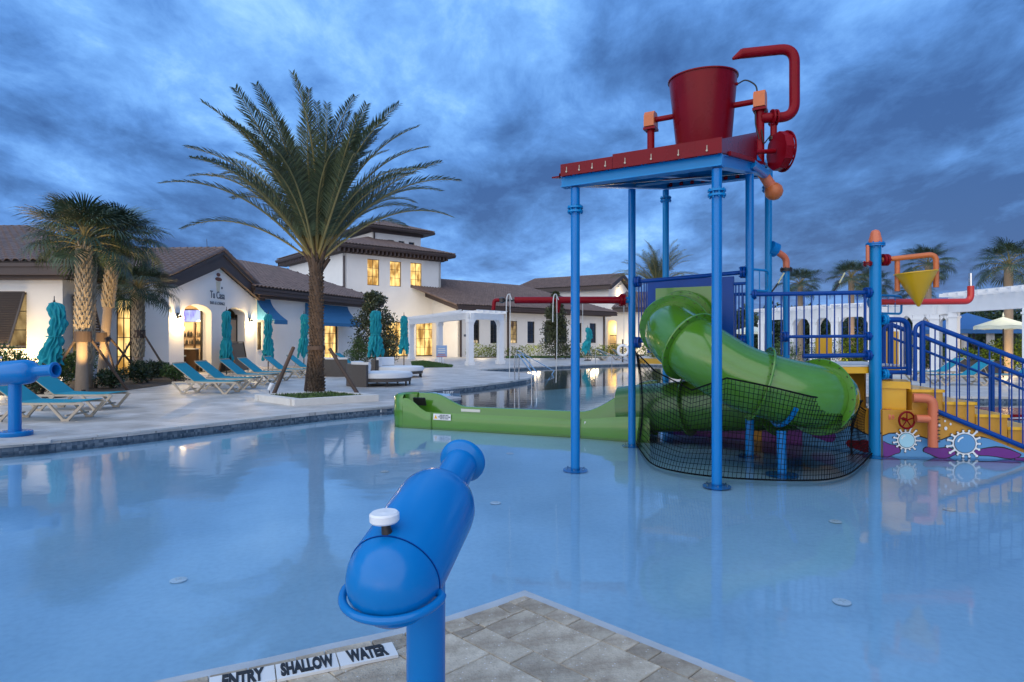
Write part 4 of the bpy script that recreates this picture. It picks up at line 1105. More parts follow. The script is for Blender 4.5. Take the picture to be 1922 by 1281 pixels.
MB().tube([ax0, ctr - ua * .46], .045, 14).build('axle', M['red'], tower, smooth=40)
MB().tube([ctr + ua * .46, ax1], .045, 14).build('axle', M['red'], tower, smooth=40)
bz0, bz1 = 4.50, 5.82; prof = [(.02, bz0 - .0), (.395, bz0), (.41, bz0 + .03), (.53, bz1), (.55, bz1), (.55, bz1 + .02), (.525, bz1 + .02), (.50, bz1 - .03), (.39, bz0 + .05), (.02, bz0 + .04)]
tiltM = Matrix.Translation(V(ctr.x, ctr.y, ctr.z)) @ Matrix.Rotation(R(2.5), 4, 'X') @ Matrix.Rotation(R(-1.5), 4, 'Y') @ Matrix.Translation(V(0, 0, -ctr.z))
bk = MB().lathe(prof, 48, tiltM, cap=False).build('bucket', M['redp'], tower, smooth=40)
MB().lathe([(.05, 0), (.05, .03), (.025, .03), (.025, .08)], 12, axisM(ctr + ua * .46 + V(0, 0, .33), ua)).build('fill_valve', M['red'], bk, smooth=40)
MB().tube(spline([ctr + ua * .54 + V(0, 0, .33), ctr + ua * .66 + V(0, 0, .36), ctr + ua * .80 + V(0, 0, .25), ctr + ua * .83 + V(0, 0, .1)], 5), .012, 6).build('hose', M['black'], bk, smooth=60)
# filling pipe bent over the bucket
q = ax1 + V(.0, -.02, -.28)
P_ = [q, q + V(.55, -.02, .0), V(4.36, 9.62, 6.12), V(3.60, 9.76, 6.10)]
P_[1] = V(4.36, 9.62, 5.06)
pts = fillet(P_, .22, 8); tip_ = pts[-1]
fp = MB().tube(pts, .078, 18).build('fill_pipe', M['red'], tower, smooth=40)
MB().tube([tip_ + V(.01, 0, 0), tip_ + V(-.14, .02, -.075)], [.078, .02], 14).build('spout', M['red'], fp, smooth=50)
flange(MB(), q + V(.20, -.01, 0), (1, 0, 0), r=.13, t=.025).build('flange', M['red'], fp, smooth=40)
MB().tube([q + V(.2, 0, 0), q + V(.2, 0, -.30)], .05, 10).build('drain_valve', M['red'], fp, smooth=40)
MB().lathe([(0, 0), (.07, 0), (.07, .05), (0, .05)], 14, Matrix.Translation(q + V(.2, 0, -.34))).build('valve_cap', M['darkmetal'], fp, smooth=40)
MB().tube(spline([q + V(.2, 0, -.2), q + V(.1, -.02, -.33), q + V(.02, -.06, -.4), q + V(-.02, -.08, -.2)], 5), .01, 6).build('hose', M['black'], fp)
MB().tube(spline([q + V(-.08, 0, .2), q + V(-.1, -.05, -.1), q + V(-.05, -.07, -.35)], 5), .01, 6).build('hose', M['black'], fp)
# big octagonal drum wheel on the right
wc = V(4.12, 9.5, 4.49); wa = V(1, .12, 0).normalized()
MB().lathe([(.0, -.10), (.29, -.10), (.29, .03), (.0, .03)], 10, axisM(wc, wa)).build('drum_wheel', M['red'], tower, smooth='raw')
MB().lathe([(.29, .0), (.31, .0), (.31, .02), (.26, .02)], 24, axisM(wc + wa * .03, wa), cap=False).build('drum_rim', M['redp'], tower, smooth=40)
MB().lathe([(.0, 0), (.17, 0), (.17, .05), (.09, .06), (.09, .12), (0, .12)], 20, axisM(wc + wa * .03, wa)).build('drum_hub', M['redp'], tower, smooth=40)
MB().tube([wc - wa * .12, V(3.55, 9.35, 4.43)], .035, 10).build('drum_shaft', M['red'], tower, smooth=40)
# curved blue member from the deck edge down to the rear right post, orange elbow under it
MB().tube(fillet([dk(1.03, 1.9, .12), dk(1.05, 3.1, -.02), V(pF.x, pF.y, 4.62), V(pF.x, pF.y, 4.18)], .35, 8), .07, 14).build('corner_pipe', M['blue2'], tower, smooth=40)
MB().tube([V(3.80, 9.55, 4.22), V(4.02, 9.62, 3.96)], [.075, .085], 16).build('elbow_pipe', M['salmon'], tower, smooth=40)
MB().lathe([(0, -.14), (.07, -.12), (.12, -.07), (.14, 0), (.12, .07), (.07, .12), (0, .14)], 20, Matrix.Translation(V(4.04, 9.62, 3.91))).build('elbow_ball', M['orange'], tower, smooth=60)
MB().tube([V(3.62, 9.45, 4.45), V(3.80, 9.55, 4.22)], [.07, .085], 16).build('elbow_collar', M['blue'], tower, smooth=40)
# wall panel between B and D with rails
sBD = (pD - pB); uBD = sBD.normalized()
def bd(px, z):
    k = (px - CX) / FPX; s_ = (k * pB.y - pB.x) / (uBD.x - k * uBD.y); return pB + uBD * s_ + V(0, 0, z)
x0_, x1_ = bd(1215, 0), bd(1377, 0); lw_ = (x1_ - x0_).length
hole = [((bd(1246, 0) - x0_).length, 1.45), ((bd(1345, 0) - x0_).length, 1.45), ((bd(1345, 0) - x0_).length, 2.30), ((bd(1246, 0) - x0_).length, 2.30)]
mb = MB(); mb.plate([(0, 1.42), (lw_, 1.42), (lw_, 2.53), (0, 2.53)], [], .05, lambda u, v, w: x0_ + uBD * u + V(-uBD.y, uBD.x, 0) * w + V(0, 0, v)); mb.build('slide_panel', M['navy'], tower)
nBD = V(uBD.y, -uBD.x, 0)   # towards the camera
MB().tube([bd(1193, 2.52), bd(1400, 2.58)], .03, 12).build('rail', M['navy'], tower, smooth=40)
MB().tube([bd(1193, 1.60), bd(1215, 1.60)], .03, 12).build('rail', M['navy'], tower, smooth=40)
MB().tube([bd(1377, 1.60), bd(1402, 1.60)], .03, 12).build('rail', M['navy'], tower, smooth=40)
for px, z in ((1197, 2.52), (1395, 2.58), (1197, 1.58), (1396, 1.6)): flange(MB(), bd(px, z), uBD, r=.085, t=.03, gap=.01, bolts=6).build('flange', M['navy'], tower, smooth=40)
for px in (1199, 1204, 1209, 1213): MB().tube([bd(px, 1.60), bd(px, 2.5)], .01, 6).build('baluster', M['navy'], tower)
for px in (1381, 1387, 1393): MB().tube([bd(px, 1.60), bd(px, 2.42)], .01, 6).build('baluster', M['navy'], tower)
MB().tube([bd(1377, 2.42), bd(1402, 2.42)], .022, 10).build('rail', M['navy'], tower, smooth=40)
# rear walkway platform inside the tower
mb = MB(); pf = [pB + uBD * .1, pD - uBD * .1, pF - uBD * .05, pE + uBD * .1]
mb.plate([(p.x, p.y) for p in pf], [], .08, lambda u, v, w: (u, v, 1.25 + w)); mb.build('platform', M['yellow'], tower)
MB().tube([pE + V(0, 0, 2.4), pF + V(0, 0, 2.4)], .03, 10).build('rail', M['navy'], tower, smooth=40)
for k in range(12): p = pE.lerp(pF, (k + 1) / 13); MB().tube([p + V(0, 0, 1.33), p + V(0, 0, 2.4)], .011, 6).build('baluster', M['navy'], tower)
# small rounded side rail beyond D
hp = [pD + V(.02, 0, 2.62), pD + V(.36, .22, 2.62), pD + V(.36, .22, 2.32), pD + V(.02, 0, 2.32)]
MB().tube(fillet(hp, .08, 5), .018, 8).build('side_rail', M['blue2'], tower, smooth=40)
MB().tube([pD + V(.18, .1, 2.33), pD + V(.18, .1, 2.61)], .008, 6).build('baluster', M['blue2'], tower)
# ------------------------------------------------------------ post H with orange elbow
hb = thing('elbow_post', 'blue post topped by an orange elbow pipe behind the slide', 'post', pH + V(0, 0, FL))
MB().tube([pH + V(0, 0, FL), pH + V(0, 0, 2.78)], .055, 16).build('post', M['blue2'], hb, smooth=40)
flange(MB(), pH + V(0, 0, 2.80), (0, 0, 1), r=.10, t=.02, gap=.01, bolts=6).build('flange', M['darkmetal'], hb, smooth=40)
MB().tube(fillet([pH + V(0, 0, 2.82), pH + V(0, 0, 3.0), pH + V(-.22, -.06, 3.12)], .1, 6), .055, 14).build('elbow', M['salmon'], hb, smooth=40)
MB().lathe([(0, -.06), (.12, -.06), (.12, .06), (0, .06)], 18, axisM(pH + V(-.25, -.07, 3.14), (-1, -.2, .4))).build('coupling', M['blue'], hb, smooth=40)
# ------------------------------------------------------------ raised walkway, gate post and stairs
wk = thing('walkway', 'blue railed walkway and yellow stairs with a painted splash mural', 'play structure', V(6, 8.8, FL))
MB().tube([pG + V(0, 0, FL), pG + V(0, 0, 2.95)], [.085, .075], 22).build('post', M['blue2'], wk, smooth=40)
MB().lathe([(0, 0), (.16, 0), (.16, .016), (.08, .018)], 24, Matrix.Translation(pG + V(0, 0, FL))).build('base_plate', M['blue2'], wk, smooth=40)
flange(MB(), pG + V(0, 0, 2.96), (0, 0, 1), r=.125, t=.02, gap=.004, bolts=8).build('flange', M['blue'], wk, smooth=40)
MB().lathe([(.085, 0), (.085, .05), (.07, .10), (.065, .14), (.045, .175), (0, .19)], 20, Matrix.Translation(pG + V(0, 0, 2.985))).build('post_cap', M['salmon'], wk, smooth=60)
MB().tube([pG + V(-.12, -.02, 2.70), pG + V(-.12, -.02, 2.95)], .025, 10).build('side_stub', M['salmon'], wk, smooth=40)
flange(MB(), pG + V(-.12, -.02, 2.69), (0, 0, 1), r=.06, t=.015, gap=.01, bolts=4).build('stub_flange', M['red'], wk, smooth=40)
gD, gG = pD + V(.07, 0, 0), pG + V(-.08, 0, 0)
def rail(a, b, z0, z1, r, m='navy', nm='rail'): return MB().tube([a + V(0, 0, z0), b + V(0, 0, z1)], r, 12).build(nm, M[m], wk, smooth=40)
rail(gD, gG, 2.26, 2.285, .03); g2 = gD.lerp(gG, .28)
rail(g2, gG, 1.66, 1.67, .022); g3 = gD.lerp(gG, .42); rail(g3, gG, 1.385, 1.40, .032)
for p, z in ((gG, 2.285), (gG, 1.67), (gG, 1.40), (gD, 2.26), (g2, 1.66)): flange(MB(), p + V(-.03, 0, z), (1, 0, 0), r=.075 if z != 1.67 else .06, t=.028, gap=.008, bolts=6).build('flange', M['navy'], wk, smooth=40)
nb = 14
for k in range(nb):
    t = .10 + .86 * k / (nb - 1); p = gD.lerp(gG, t); MB().tube([p + V(0, 0, 1.40), p + V(0, 0, 2.27)], .0095, 6).build('baluster', M['navy'], wk)
MB().tube([gG.lerp(gD, .04) + V(0, 0, 1.40), gG.lerp(gD, .04) + V(0, 0, 2.28)], .02, 8).build('upright', M['navy'], wk)
for t, lean in ((.16, .22), (.70, .2)):
    p = gD.lerp(gG, t) + V(0, .04, 2.3); MB().tube([p, p + V(lean * .4, 0, .12)], .012, 6).build('whip_jet', M['black'], wk); MB().tube([p + V(lean * .4, 0, .12), p + V(lean * .8, 0, .27)], .011, 6).build('whip_tip', mat('pale_jet_tip', (.55, .52, .3), .5), wk)
# yellow walkway floor with lip, dark void below
wf = [gD + V(.5, -.0, 0), gG + V(0, .05, 0), gG + V(.62, .3, 0), V(5.95, 10.6, 0), V(3.9, 10.2, 0)]
mb = MB(); mb.plate([(p.x, p.y) for p in wf], [], .09, lambda u, v, w: (u, v, 1.14 + w)); mb.build('walkway_floor', M['yellow'], wk)
mb = MB(); mb.plate([(p.x, p.y) for p in wf], [], .02, lambda u, v, w: (u, v, 1.235 + w)); mb.build('floor_mat', M['kerb'], wk)
iw = [V(3.9, 10.15, 0), V(4.75, 9.85, 0), V(5.2, 9.2, 0)]
for a, b in zip(iw[:-1], iw[1:]):
    ww = Wall(a.xy, b.xy, .05); mb = MB(); mb.plate([(0, FL), (ww.L, FL), (ww.L, 1.13), (0, 1.13)], [], .05, ww.fr); mb.build('under_panel', M['ochre'], wk)
# gate rails to the right of post G
gx = V(1, -.17, 0).normalized(); c0_ = pG + V(.09, 0, 0)
def gp(px, z, Y=8.78): return V((px - CX) / FPX * Y, Y, z)
MB().tube(fillet([gp(1655, 1.90), gp(1704, 1.90), gp(1706, 1.12), ], .14, 8), .038, 14).build('gate_rail', M['navy'], wk, smooth=40)
MB().tube([gp(1655, 1.16), gp(1700, 1.16)], .03, 12).build('gate_rail', M['navy'], wk, smooth=40)
MB().tube([gp(1655, 1.22), gp(1702, 1.22)], .018, 10).build('gate_rail', M['navy'], wk, smooth=40)
for z in (1.90, 1.13): flange(MB(), gp(1660, z), (1, 0, 0), r=.075, t=.025, gap=.008, bolts=6).build('flange', M['blue2'], wk, smooth=40)
for px in (1662, 1669, 1676, 1683, 1690, 1697): MB().tube([gp(px, 1.22), gp(px, 1.86)], .008, 6).build('baluster', M['navy'], wk)
MB().tube(fillet([gp(1655, 2.26, 9.0), gp(1692, 2.26, 9.2), gp(1692, 2.0, 9.2), gp(1655, 2.0, 9.0)], .07, 5), .016, 8).build('side_rail', M['blue2'], wk, smooth=40)
for px in (1667, 1680): MB().tube([gp(px, 2.0, 9.1), gp(px, 2.26, 9.1)], .007, 6).build('baluster', M['blue2'], wk)
mb = MB().box(gp(1667, 1.45, 10.3), (.32, .05, .62)); mb.build('yellow_panel', M['yellow'], wk)
mb = MB().box(gp(1546, 1.48, 11.0), (.27, .05, .35)); mb.build('yellow_panel', M['yellow'], wk)
# yellow box wall under the gate
y0p, y1p = gp(1649, 0, 8.9), gp(1701, 0, 8.75)
bw = Wall(y0p.xy, y1p.xy, .6); mb = MB(); mb.plate([(0, FL), (bw.L, FL), (bw.L, 1.02), (0, 1.02)], [], .6, bw.fr); mb.build('stair_box', M['yellow'], wk)
mb = MB(); bw.box(mb, -.02, bw.L + .05, .93, 1.03, -.03, .62); mb.build('box_lip', M['yellow'], wk)
# stair flight: direction to the right and a little nearer
sd0 = V(5.66, 8.62, 0); sdir = V(1, -.16, 0).normalized(); sper = V(-sdir.y, sdir.x, 0) * 1.0
rise, run = .165, .40
for k in range(7):
    a = sd0 + sdir * (-.12 + run * k); z = .93 - rise * k
    if z < 0: break
    mb = MB(); q = [a, a + sdir * (run + .02), a + sdir * (run + .02) + sper, a + sper]
    mb.add([(v.x, v.y, z - .04) for v in q] + [(v.x, v.y, z) for v in q], [(0, 3, 2, 1), (4, 5, 6, 7), (0, 1, 5, 4), (1, 2, 6, 5), (2, 3, 7, 6), (3, 0, 4, 7)]); st = mb.build('step', M['yellow'], wk)
    mb = MB(); q = [a + sdir * .01 + sper * .02, a + sdir * run + sper * .02, a + sdir * run + sper * .98, a + sdir * .01 + sper * .98]
    mb.add([(v.x, v.y, FL) for v in q] + [(v.x, v.y, z - .04) for v in q], [(0, 3, 2, 1), (4, 5, 6, 7), (0, 1, 5, 4), (1, 2, 6, 5), (2, 3, 7, 6), (3, 0, 4, 7)]); mb.build('riser_block', M['ochre'], wk)
def rl(off, z_top0, first_px=0):
    L_ = 2.6; sl = -.425
    a = sd0 + off; b = a + sdir * L_
    MB().tube([a + V(0, 0, 1.86), b + V(0, 0, 1.86 + sl * L_)], .033, 14).build('handrail', M['navy'], wk, smooth=40)
    MB().tube([a + V(0, 0, 1.66), b + V(0, 0, 1.66 + sl * L_)], .020, 10).build('mid_rail', M['navy'], wk, smooth=40)
    MB().tube([a + sdir * .08 + V(0, 0, .68), b + V(0, 0, .68 + sl * L_ + .02)], .033, 12).build('bottom_rail', M['navy'], wk, smooth=40)
    for s_, r in ((0, .036), (1.42, .028)):
        p = a + sdir * s_; MB().tube([p + V(0, 0, (1.02 if s_ == 0 else .62) + sl * s_), p + V(0, 0, 1.86 + sl * s_)], r, 12).build('rail_post', M['navy'], wk, smooth=40)
    k = 0; s_ = .16
    while s_ < L_:
        p = a + sdir * s_; MB().tube([p + V(0, 0, .68 + sl * s_), p + V(0, 0, 1.85 + sl * s_)], .0095, 6).build('baluster', M['navy'], wk); s_ += .135
    MB().tube(fillet([a + V(-.10, 0, 1.05), a + V(-.10, 0, 1.80), a + V(0, 0, 1.86)], .06, 5), .026, 12).build('rail_return', M['navy'], wk, smooth=40)
rl(-sper * .03, 0); rl(sper * .98, 0)
# mural board in front of the stairs
m0, m1 = V(5.17, 8.70, 0), V(5.17 + 2.9, 8.70 - 2.9 * .16, 0)
mw = Wall(m0.xy, m1.xy, .03)
def mz(u): return max(.02, .68 - .425 * max(0, u - .52)) if u > .52 else .70
base_poly = [(0, FL), (mw.L, FL), (mw.L, FL + .02), (1.85, .06), (.55, .64), (.50, .64), (0, .64)]
mb = MB(); mb.plate(base_poly, [], .03, mw.fr); mu = mb.build('mural_board', M['ochre'], wk)
def decal(pts, m, lay, nm):
    mb = MB(); mb.plate(pts, [], .003, lambda u, v, w: mw.fr(u, v, -lay * .0035 + w - .003)); return mb.build(nm, m, mu, smooth='raw')
def topz(u): return .63 if u < .52 else .63 - .438 * (u - .55)
def wave(u0, u1, zf, amp, m, lay, nm, n=24, z0=FL + .003, ph=0):
    top_ = [(u0 + (u1 - u0) * k / n, min(topz(u0 + (u1 - u0) * k / n) - .01, zf + amp * math.sin(k * .62 + ph) + amp * .5 * math.sin(k * 1.3 + ph))) for k in range(n + 1)]
    top_ = [(u, max(z0 + .004, z)) for u, z in top_]
    decal([(u0, z0)] + [(u1, z0)] + top_[::-1], m, lay, nm)
wave(.0, 2.0, .285, .035, M['textk'], 1, 'wave_outline'); wave(.0, 2.0, .27, .035, M['mblue'], 2, 'wave')
def blob(cx, cz, w_, h_, seed, m, lay, nm, grow=0):
    r_ = random.Random(seed); n = 20; ph = r_.random() * 6
    pts = [(cx + (w_ + grow) * math.cos(a / n * 2 * PI), cz + (h_ + grow) * math.sin(a / n * 2 * PI) * (1 + .3 * math.sin(3 * a / n * 2 * PI + ph)) - .25 * h_ * math.cos(a / n * 2 * PI) * 1.0) for a in range(n)]
    pts = [(min(max(u, .004), 2.2), max(FL + .004, min(z, topz(u) - .01))) for u, z in pts]; decal(pts, m, lay, nm)
for cx, cz, w_, h_, sd_ in ((.06, .10, .16, .09, 1), (.72, .075, .20, .065, 2), (1.42, .08, .30, .06, 5), (1.85, .0, .2, .03, 6)):
    blob(cx, cz, w_, h_, sd_, M['textk'], 3, 'swirl_outline', .014); blob(cx, cz, w_, h_, sd_, M['purple'], 4, 'swirl')
def splat(cx, cz, r, m_in, seed):
    rr_ = random.Random(seed)
    for lay, g_, m in ((5, .01, M['textk']), (6, 0, M['mwhite'])):
        pts = []; n = 15
        for k in range(n):
            a = 2 * PI * k / n; L_ = 1 + .45 * random.Random(seed * 50 + k).random() + .08
            w_ = PI / n * .38
            for da, rad in ((-PI / n, 1.10), (-w_, 1.16), (-w_ * .7, L_ * 1.08), (-w_ * 1.15, L_ * 1.16), (0, L_ * 1.24), (w_ * 1.15, L_ * 1.16), (w_ * .7, L_ * 1.08), (w_, 1.16)):
                q = r * rad + g_; pts.append((cx + q * math.cos(a + da), max(FL + .004, cz + q * math.sin(a + da))))
        decal(pts, m, lay, 'splash')
    for lay, rad, m in ((7, 1.0, M['mask']), (8, .93, m_in)): decal([(cx + r * rad * math.cos(a / 28 * 2 * PI), cz + r * rad * math.sin(a / 28 * 2 * PI)) for a in range(28)], m, lay, 'splash_disc')
    decal([(cx + r * (.72 if k < 8 else .58) * math.cos(PI * (.58 + .05 * (k if k < 8 else 15 - k))), cz + r * (.72 if k < 8 else .58) * math.sin(PI * (.58 + .05 * (k if k < 8 else 15 - k)))) for k in range(16)], M['mwhite'], 9, 'disc_glint')
splat(.30, .225, .105, M['mlt'], 3); splat(1.03, .20, .135, M['mblue'], 8)
for cx, cz, r in ((.72, .44, .016), (.80, .40, .02), (.86, .46, .013), (.79, .50, .012)): decal([(cx + r * math.cos(a / 10 * 2 * PI), cz + r * 1.3 * math.sin(a / 10 * 2 * PI)) for a in range(10)], M['mwhite'], 3, 'droplet')
# second mural face turning in beside the net
mw2 = Wall((4.55, 9.75), (5.17, 8.72), .03)
mb = MB(); mb.plate([(0, FL), (mw2.L, FL), (mw2.L, .64), (0, .64)], [], .03, mw2.fr); mu2 = mb.build('mural_board', M['ochre'], wk)
for lay, zz_, m in ((1, .32, M['textk']), (2, .30, M['mblue'])):
    top_ = [(mw2.L * k / 14, zz_ + .05 * math.sin(k * .9)) for k in range(15)]
    mb = MB(); mb.plate([(0, FL + .003), (mw2.L, FL + .003)] + top_[::-1], [], .003, lambda u, v, w: mw2.fr(u, v, -lay * .0035 + w - .003)); mb.build('wave', m, mu2, smooth='raw')
for cu_x, cz_ in ((.35, .17), (.9, .1)):
    mb = MB(); mb.plate([(cu_x + .2 * math.cos(a / 16 * 2 * PI), cz_ + .09 * math.sin(a / 16 * 2 * PI) * (1 + .3 * math.sin(a))) for a in range(16)], [], .003, lambda u, v, w: mw2.fr(u, v, -.0145 + w)); mb.build('swirl', M['redp'] if cu_x > .5 else M['purple'], mu2, smooth='raw')
mw3 = Wall((2.75, 11.0), (4.55, 9.76), .03)
mb = MB(); mb.plate([(0, FL), (mw3.L, FL), (mw3.L, .60), (0, .60)], [], .03, mw3.fr); mu3 = mb.build('mural_board', M['navy'], wk)
mb = MB(); mb.plate([(.1, FL + .01), (mw3.L, FL + .01)] + [(mw3.L * (1 - k / 12) + .1 * k / 12, .22 + .05 * math.sin(k * 1.1)) for k in range(13)], [], .003, lambda u, v, w: mw3.fr(u, v, -.006 + w)); mb.build('wave', M['purple'], mu3, smooth='raw')
# orange pump pipe with valve wheel on post G
pp = thing('valve_pipe', 'orange pipe with dark red hand wheel and slotted elbow by the mural', 'pipe', pG + V(.3, -.1, FL))
a = pG + V(.06, -.03, .54)
MB().lathe([(0, -.0), (.055, 0), (.05, .05), (.0, .05)], 14, axisM(a, (1, -.1, 0))).build('stub', M['blue2'], pp, smooth=40)
MB().tube([a + V(.05, 0, 0), a + V(.50, -.05, -.0)], .058, 16).build('pipe', M['salmon'], pp, smooth=40)
flange(MB(), a + V(.10, 0, 0), (1, -.1, 0), r=.105, t=.03, gap=.015, bolts=8).build('flange', M['salmon'], pp, smooth=40)
flange(MB(), a + V(.42, -.04, .0), (1, -.1, 0), r=.105, t=.03, gap=.015, bolts=8).build('flange', M['salmon'], pp, smooth=40)
hw = a + V(.24, -.20, -.03)
hwm = axisM(hw, (0.1, -1, 0))
mb = MB().tube([hwm @ V(.115 * math.cos(k / 20 * 2 * PI), .115 * math.sin(k / 20 * 2 * PI), 0) for k in range(20)], .014, 8, closed=True)
hwo = mb.build('hand_wheel', M['red'], pp, smooth=60)
for k in range(5): an = k / 5 * 2 * PI + .3; MB().tube([hw, hwm @ V(.11 * math.cos(an), .11 * math.sin(an), 0)], .009, 6).build('spoke', M['red'], hwo)
MB().tube([hw + V(0, 0, 0), a + V(.24, 0, 0)], .022, 10).build('spindle', M['red'], pp, smooth=40)
pe = [V(5.50, 8.55, .82), V(5.72, 8.47, .82), V(5.72, 8.47, .16)]
MB().tube(fillet(pe, .16, 8), .062, 18).build('elbow_pipe', M['salmon'], pp, smooth=40)
MB().tube([V(5.52, 8.52, .54), V(5.70, 8.48, .54)], .055, 14).build('branch', M['salmon'], pp, smooth=40)
mb = MB()
for k in range(9): mb.box(V(5.76, 8.425, .24 + .05 * k), (.035, .035, .012))
o = mb.build('slots', M['textk'], pp); o['kind'] = 'stuff'
# tipping cone
cn = thing('tipping_cone', 'yellow tipping cone hung from an orange pipe arm', 'play feature', pG + V(.1, 0, 2.7))
c_ = pG + V(.07, -.01, 2.745)
flange(MB(), c_ + V(.06, 0, 0), (1, 0, 0), r=.085, t=.03, gap=.012, bolts=8).build('flange', M['red'], cn, smooth=40)
e_ = V((1757 - CX) / FPX * 8.6, 8.6, 0)
arm = fillet([c_ + V(0.02, 0, 0), V(e_.x, e_.y, 2.80), V(e_.x, e_.y, 2.34)], .10, 8)
MB().tube(arm, .036, 14).build('arm_pipe', M['orange'], cn, smooth=40)
MB().tube([V(5.42, 8.77, 2.745), V(5.42, 8.77, 2.30)], .034, 12).build('drop_pipe', M['orange'], cn, smooth=40)
k1_, k2_ = V(5.42, 8.77, 2.42), V(e_.x, e_.y, 2.44)
MB().tube([k1_, k2_], .012, 8).build('pivot', M['steel'], cn)
cc = (k1_ + k2_) / 2
MB().lathe([(.262, .0), (.27, 0), (.27, .015), (.262, .012), (.02, -.46), (.0, -.47)], 36, Matrix.Translation(cc + V(-.01, 0, .115)) @ Matrix.Rotation(R(-5), 4, 'Y')).build('cone', M['yellow2'], cn, smooth=40)
# scarlet pipe with white nozzle beyond
sp_ = thing('spray_pipe', 'scarlet pipe bending up to a pale nozzle right of the yellow cone', 'pipe', V(5.9, 9.5, 2))
pt = [V(5.30, 9.1, 2.17), V((1822 - CX) / FPX * 9.3, 9.3, 2.19), V((1822 - CX) / FPX * 9.3, 9.3, 2.42)]
MB().tube(fillet(pt, .16, 10), .045, 16).build('pipe', M['scarlet'], sp_, smooth=40)
MB().tube([pt[-1], pt[-1] + V(0, 0, .19)], .026, 14).build('nozzle', M['steel'], sp_, smooth=40)
MB().lathe([(0, 0), (.09, 0), (.09, .08), (0, .08)], 18, axisM(V(5.22, 9.08, 2.17), (1, 0, 0))).build('coupling', M['blue'], sp_, smooth=40)
# red spray beam on the left of post B, with ropes
rb = thing('spray_beam', 'long dark red pipe with pull ropes reaching left from the tower', 'pipe', V(.8, 9.8, 2.2))
b0, b1_ = V(1.78, 9.74, 2.24), V(-.30, 9.92, 2.25)
def lb(px): k = (px - CX) / FPX; d_ = b1_ - b0; t = (k * b0.y - b0.x) / (d_.x - k * d_.y); return b0 + d_ * t
MB().tube([lb(1172), lb(1046)], .056, 16).build('pipe', M['red'], rb, smooth=40)
MB().tube([lb(1038), lb(966)], .054, 16).build('pipe', M['red'], rb, smooth=40)
MB().tube([lb(966), lb(935)], .02, 10).build('thin_pipe', M['darkmetal'], rb, smooth=40)
MB().tube([lb(1050), lb(1030)], .03, 10).build('joint', M['red'], rb, smooth=40)
for px in (1168,): flange(MB(), lb(px), (1, 0, 0), r=.10, t=.03, gap=.012, bolts=8).build('flange', M['red'], rb, smooth=40)
MB().tube([lb(1180), lb(1168)], .05, 12).build('stub', M['blue2'], rb, smooth=40)
MB().tube(fillet([lb(938), lb(928), lb(926) + V(0, 0, -.16)], .05, 6), .032, 12).build('spout', M['red'], rb, smooth=40)
MB().tube([lb(1048), lb(1047) + V(0, 0, -.2)], [.05, .03], 12).build('nozzle', M['red'], rb, smooth=40)
MB().lathe([(0, -.05), (.05, -.03), (.05, .03), (0, .05)], 12, Matrix.Translation(lb(942))).build('valve', M['darkmetal'], rb, smooth=40)
for px, l0, l1 in ((956, .10, -1.24), (1043, .08, -1.30)):
    c = lb(px)
    MB().tube(spline([c + V(-.05, -.07, -.35), c + V(-.04, -.07, .02), c + V(0, -.03, .09), c + V(.04, -.07, .0)], 6), .008, 6).build('loop', M['rope'], rb, smooth=60)
    MB().tube(spline([c + V(.01, -.08, l0), c + V(.015, -.08, -.5), c + V(.0, -.08, l1)], 6), .006, 6).build('rope', M['rope'], rb, smooth=60)
for px, l1 in ((1093, -.5), (1170, -.9)): MB().tube([lb(px) + V(0, -.05, -.06), lb(px) + V(0, -.05, l1)], .005, 5).build('cord', M['rope'], rb)
# ------------------------------------------------------------ the green slide
sld = thing('tube_slide', 'green fibreglass tube slide curling into a long low trough', 'slide', V(2.5, 9, FL))
ctl = [V(2.60, 9.32, 1.90), V(2.36, 8.93, 1.84), V(2.24, 8.50, 1.68), V(2.42, 8.08, 1.46), V(2.86, 7.88, 1.16), V(3.36, 7.80, .99), V(3.82, 7.86, .90), V(4.09, 8.16, .86), V(4.10, 8.62, .78), V(3.86, 9.12, .70), V(3.40, 9.62, .62), V(2.86, 10.08, .55), V(2.34, 10.40, .48), V(1.86, 10.62, .42)]
cl = spline(ctl, 8); RT = .405
# joints at control stations split the tube into sections
cuts = [0, 12, 22, 36, 49, 59, 72, 88, len(cl) - 1]
for a, b in zip(cuts[:-1], cuts[1:]):
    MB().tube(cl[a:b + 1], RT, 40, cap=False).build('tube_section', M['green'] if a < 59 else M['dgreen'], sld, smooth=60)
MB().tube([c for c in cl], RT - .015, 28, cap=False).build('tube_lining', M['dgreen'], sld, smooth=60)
def ringat(i, nm='joint_flange', r=RT + .075, m='green', t=.014):
    a = cl[max(0, i - 1)]; b = cl[min(len(cl) - 1, i + 1)]; d_ = (b - a).normalized()
    ob = MB().lathe([(RT - .004, -t), (r, -t), (r + .006, 0), (r, t), (RT - .004, t)], 56, axisM(cl[i], d_), cap=False).build(nm, M[m], sld, smooth=30)
    M_ = axisM(cl[i], d_)
    for k in range(20):
        an = k / 20 * 2 * PI; q = M_ @ V(math.cos(an) * (r - .02), math.sin(an) * (r - .02), t)
        if k == 0: bmb = MB()
        bmb.tube([q - d_ * (2 * t + .012), q + d_ * .012], .008, 5)
    o = bmb.build('bolts', M['darkmetal'], ob); o['kind'] = 'stuff'
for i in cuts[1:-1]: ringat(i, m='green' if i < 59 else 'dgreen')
ringat(3, r=RT + .05)
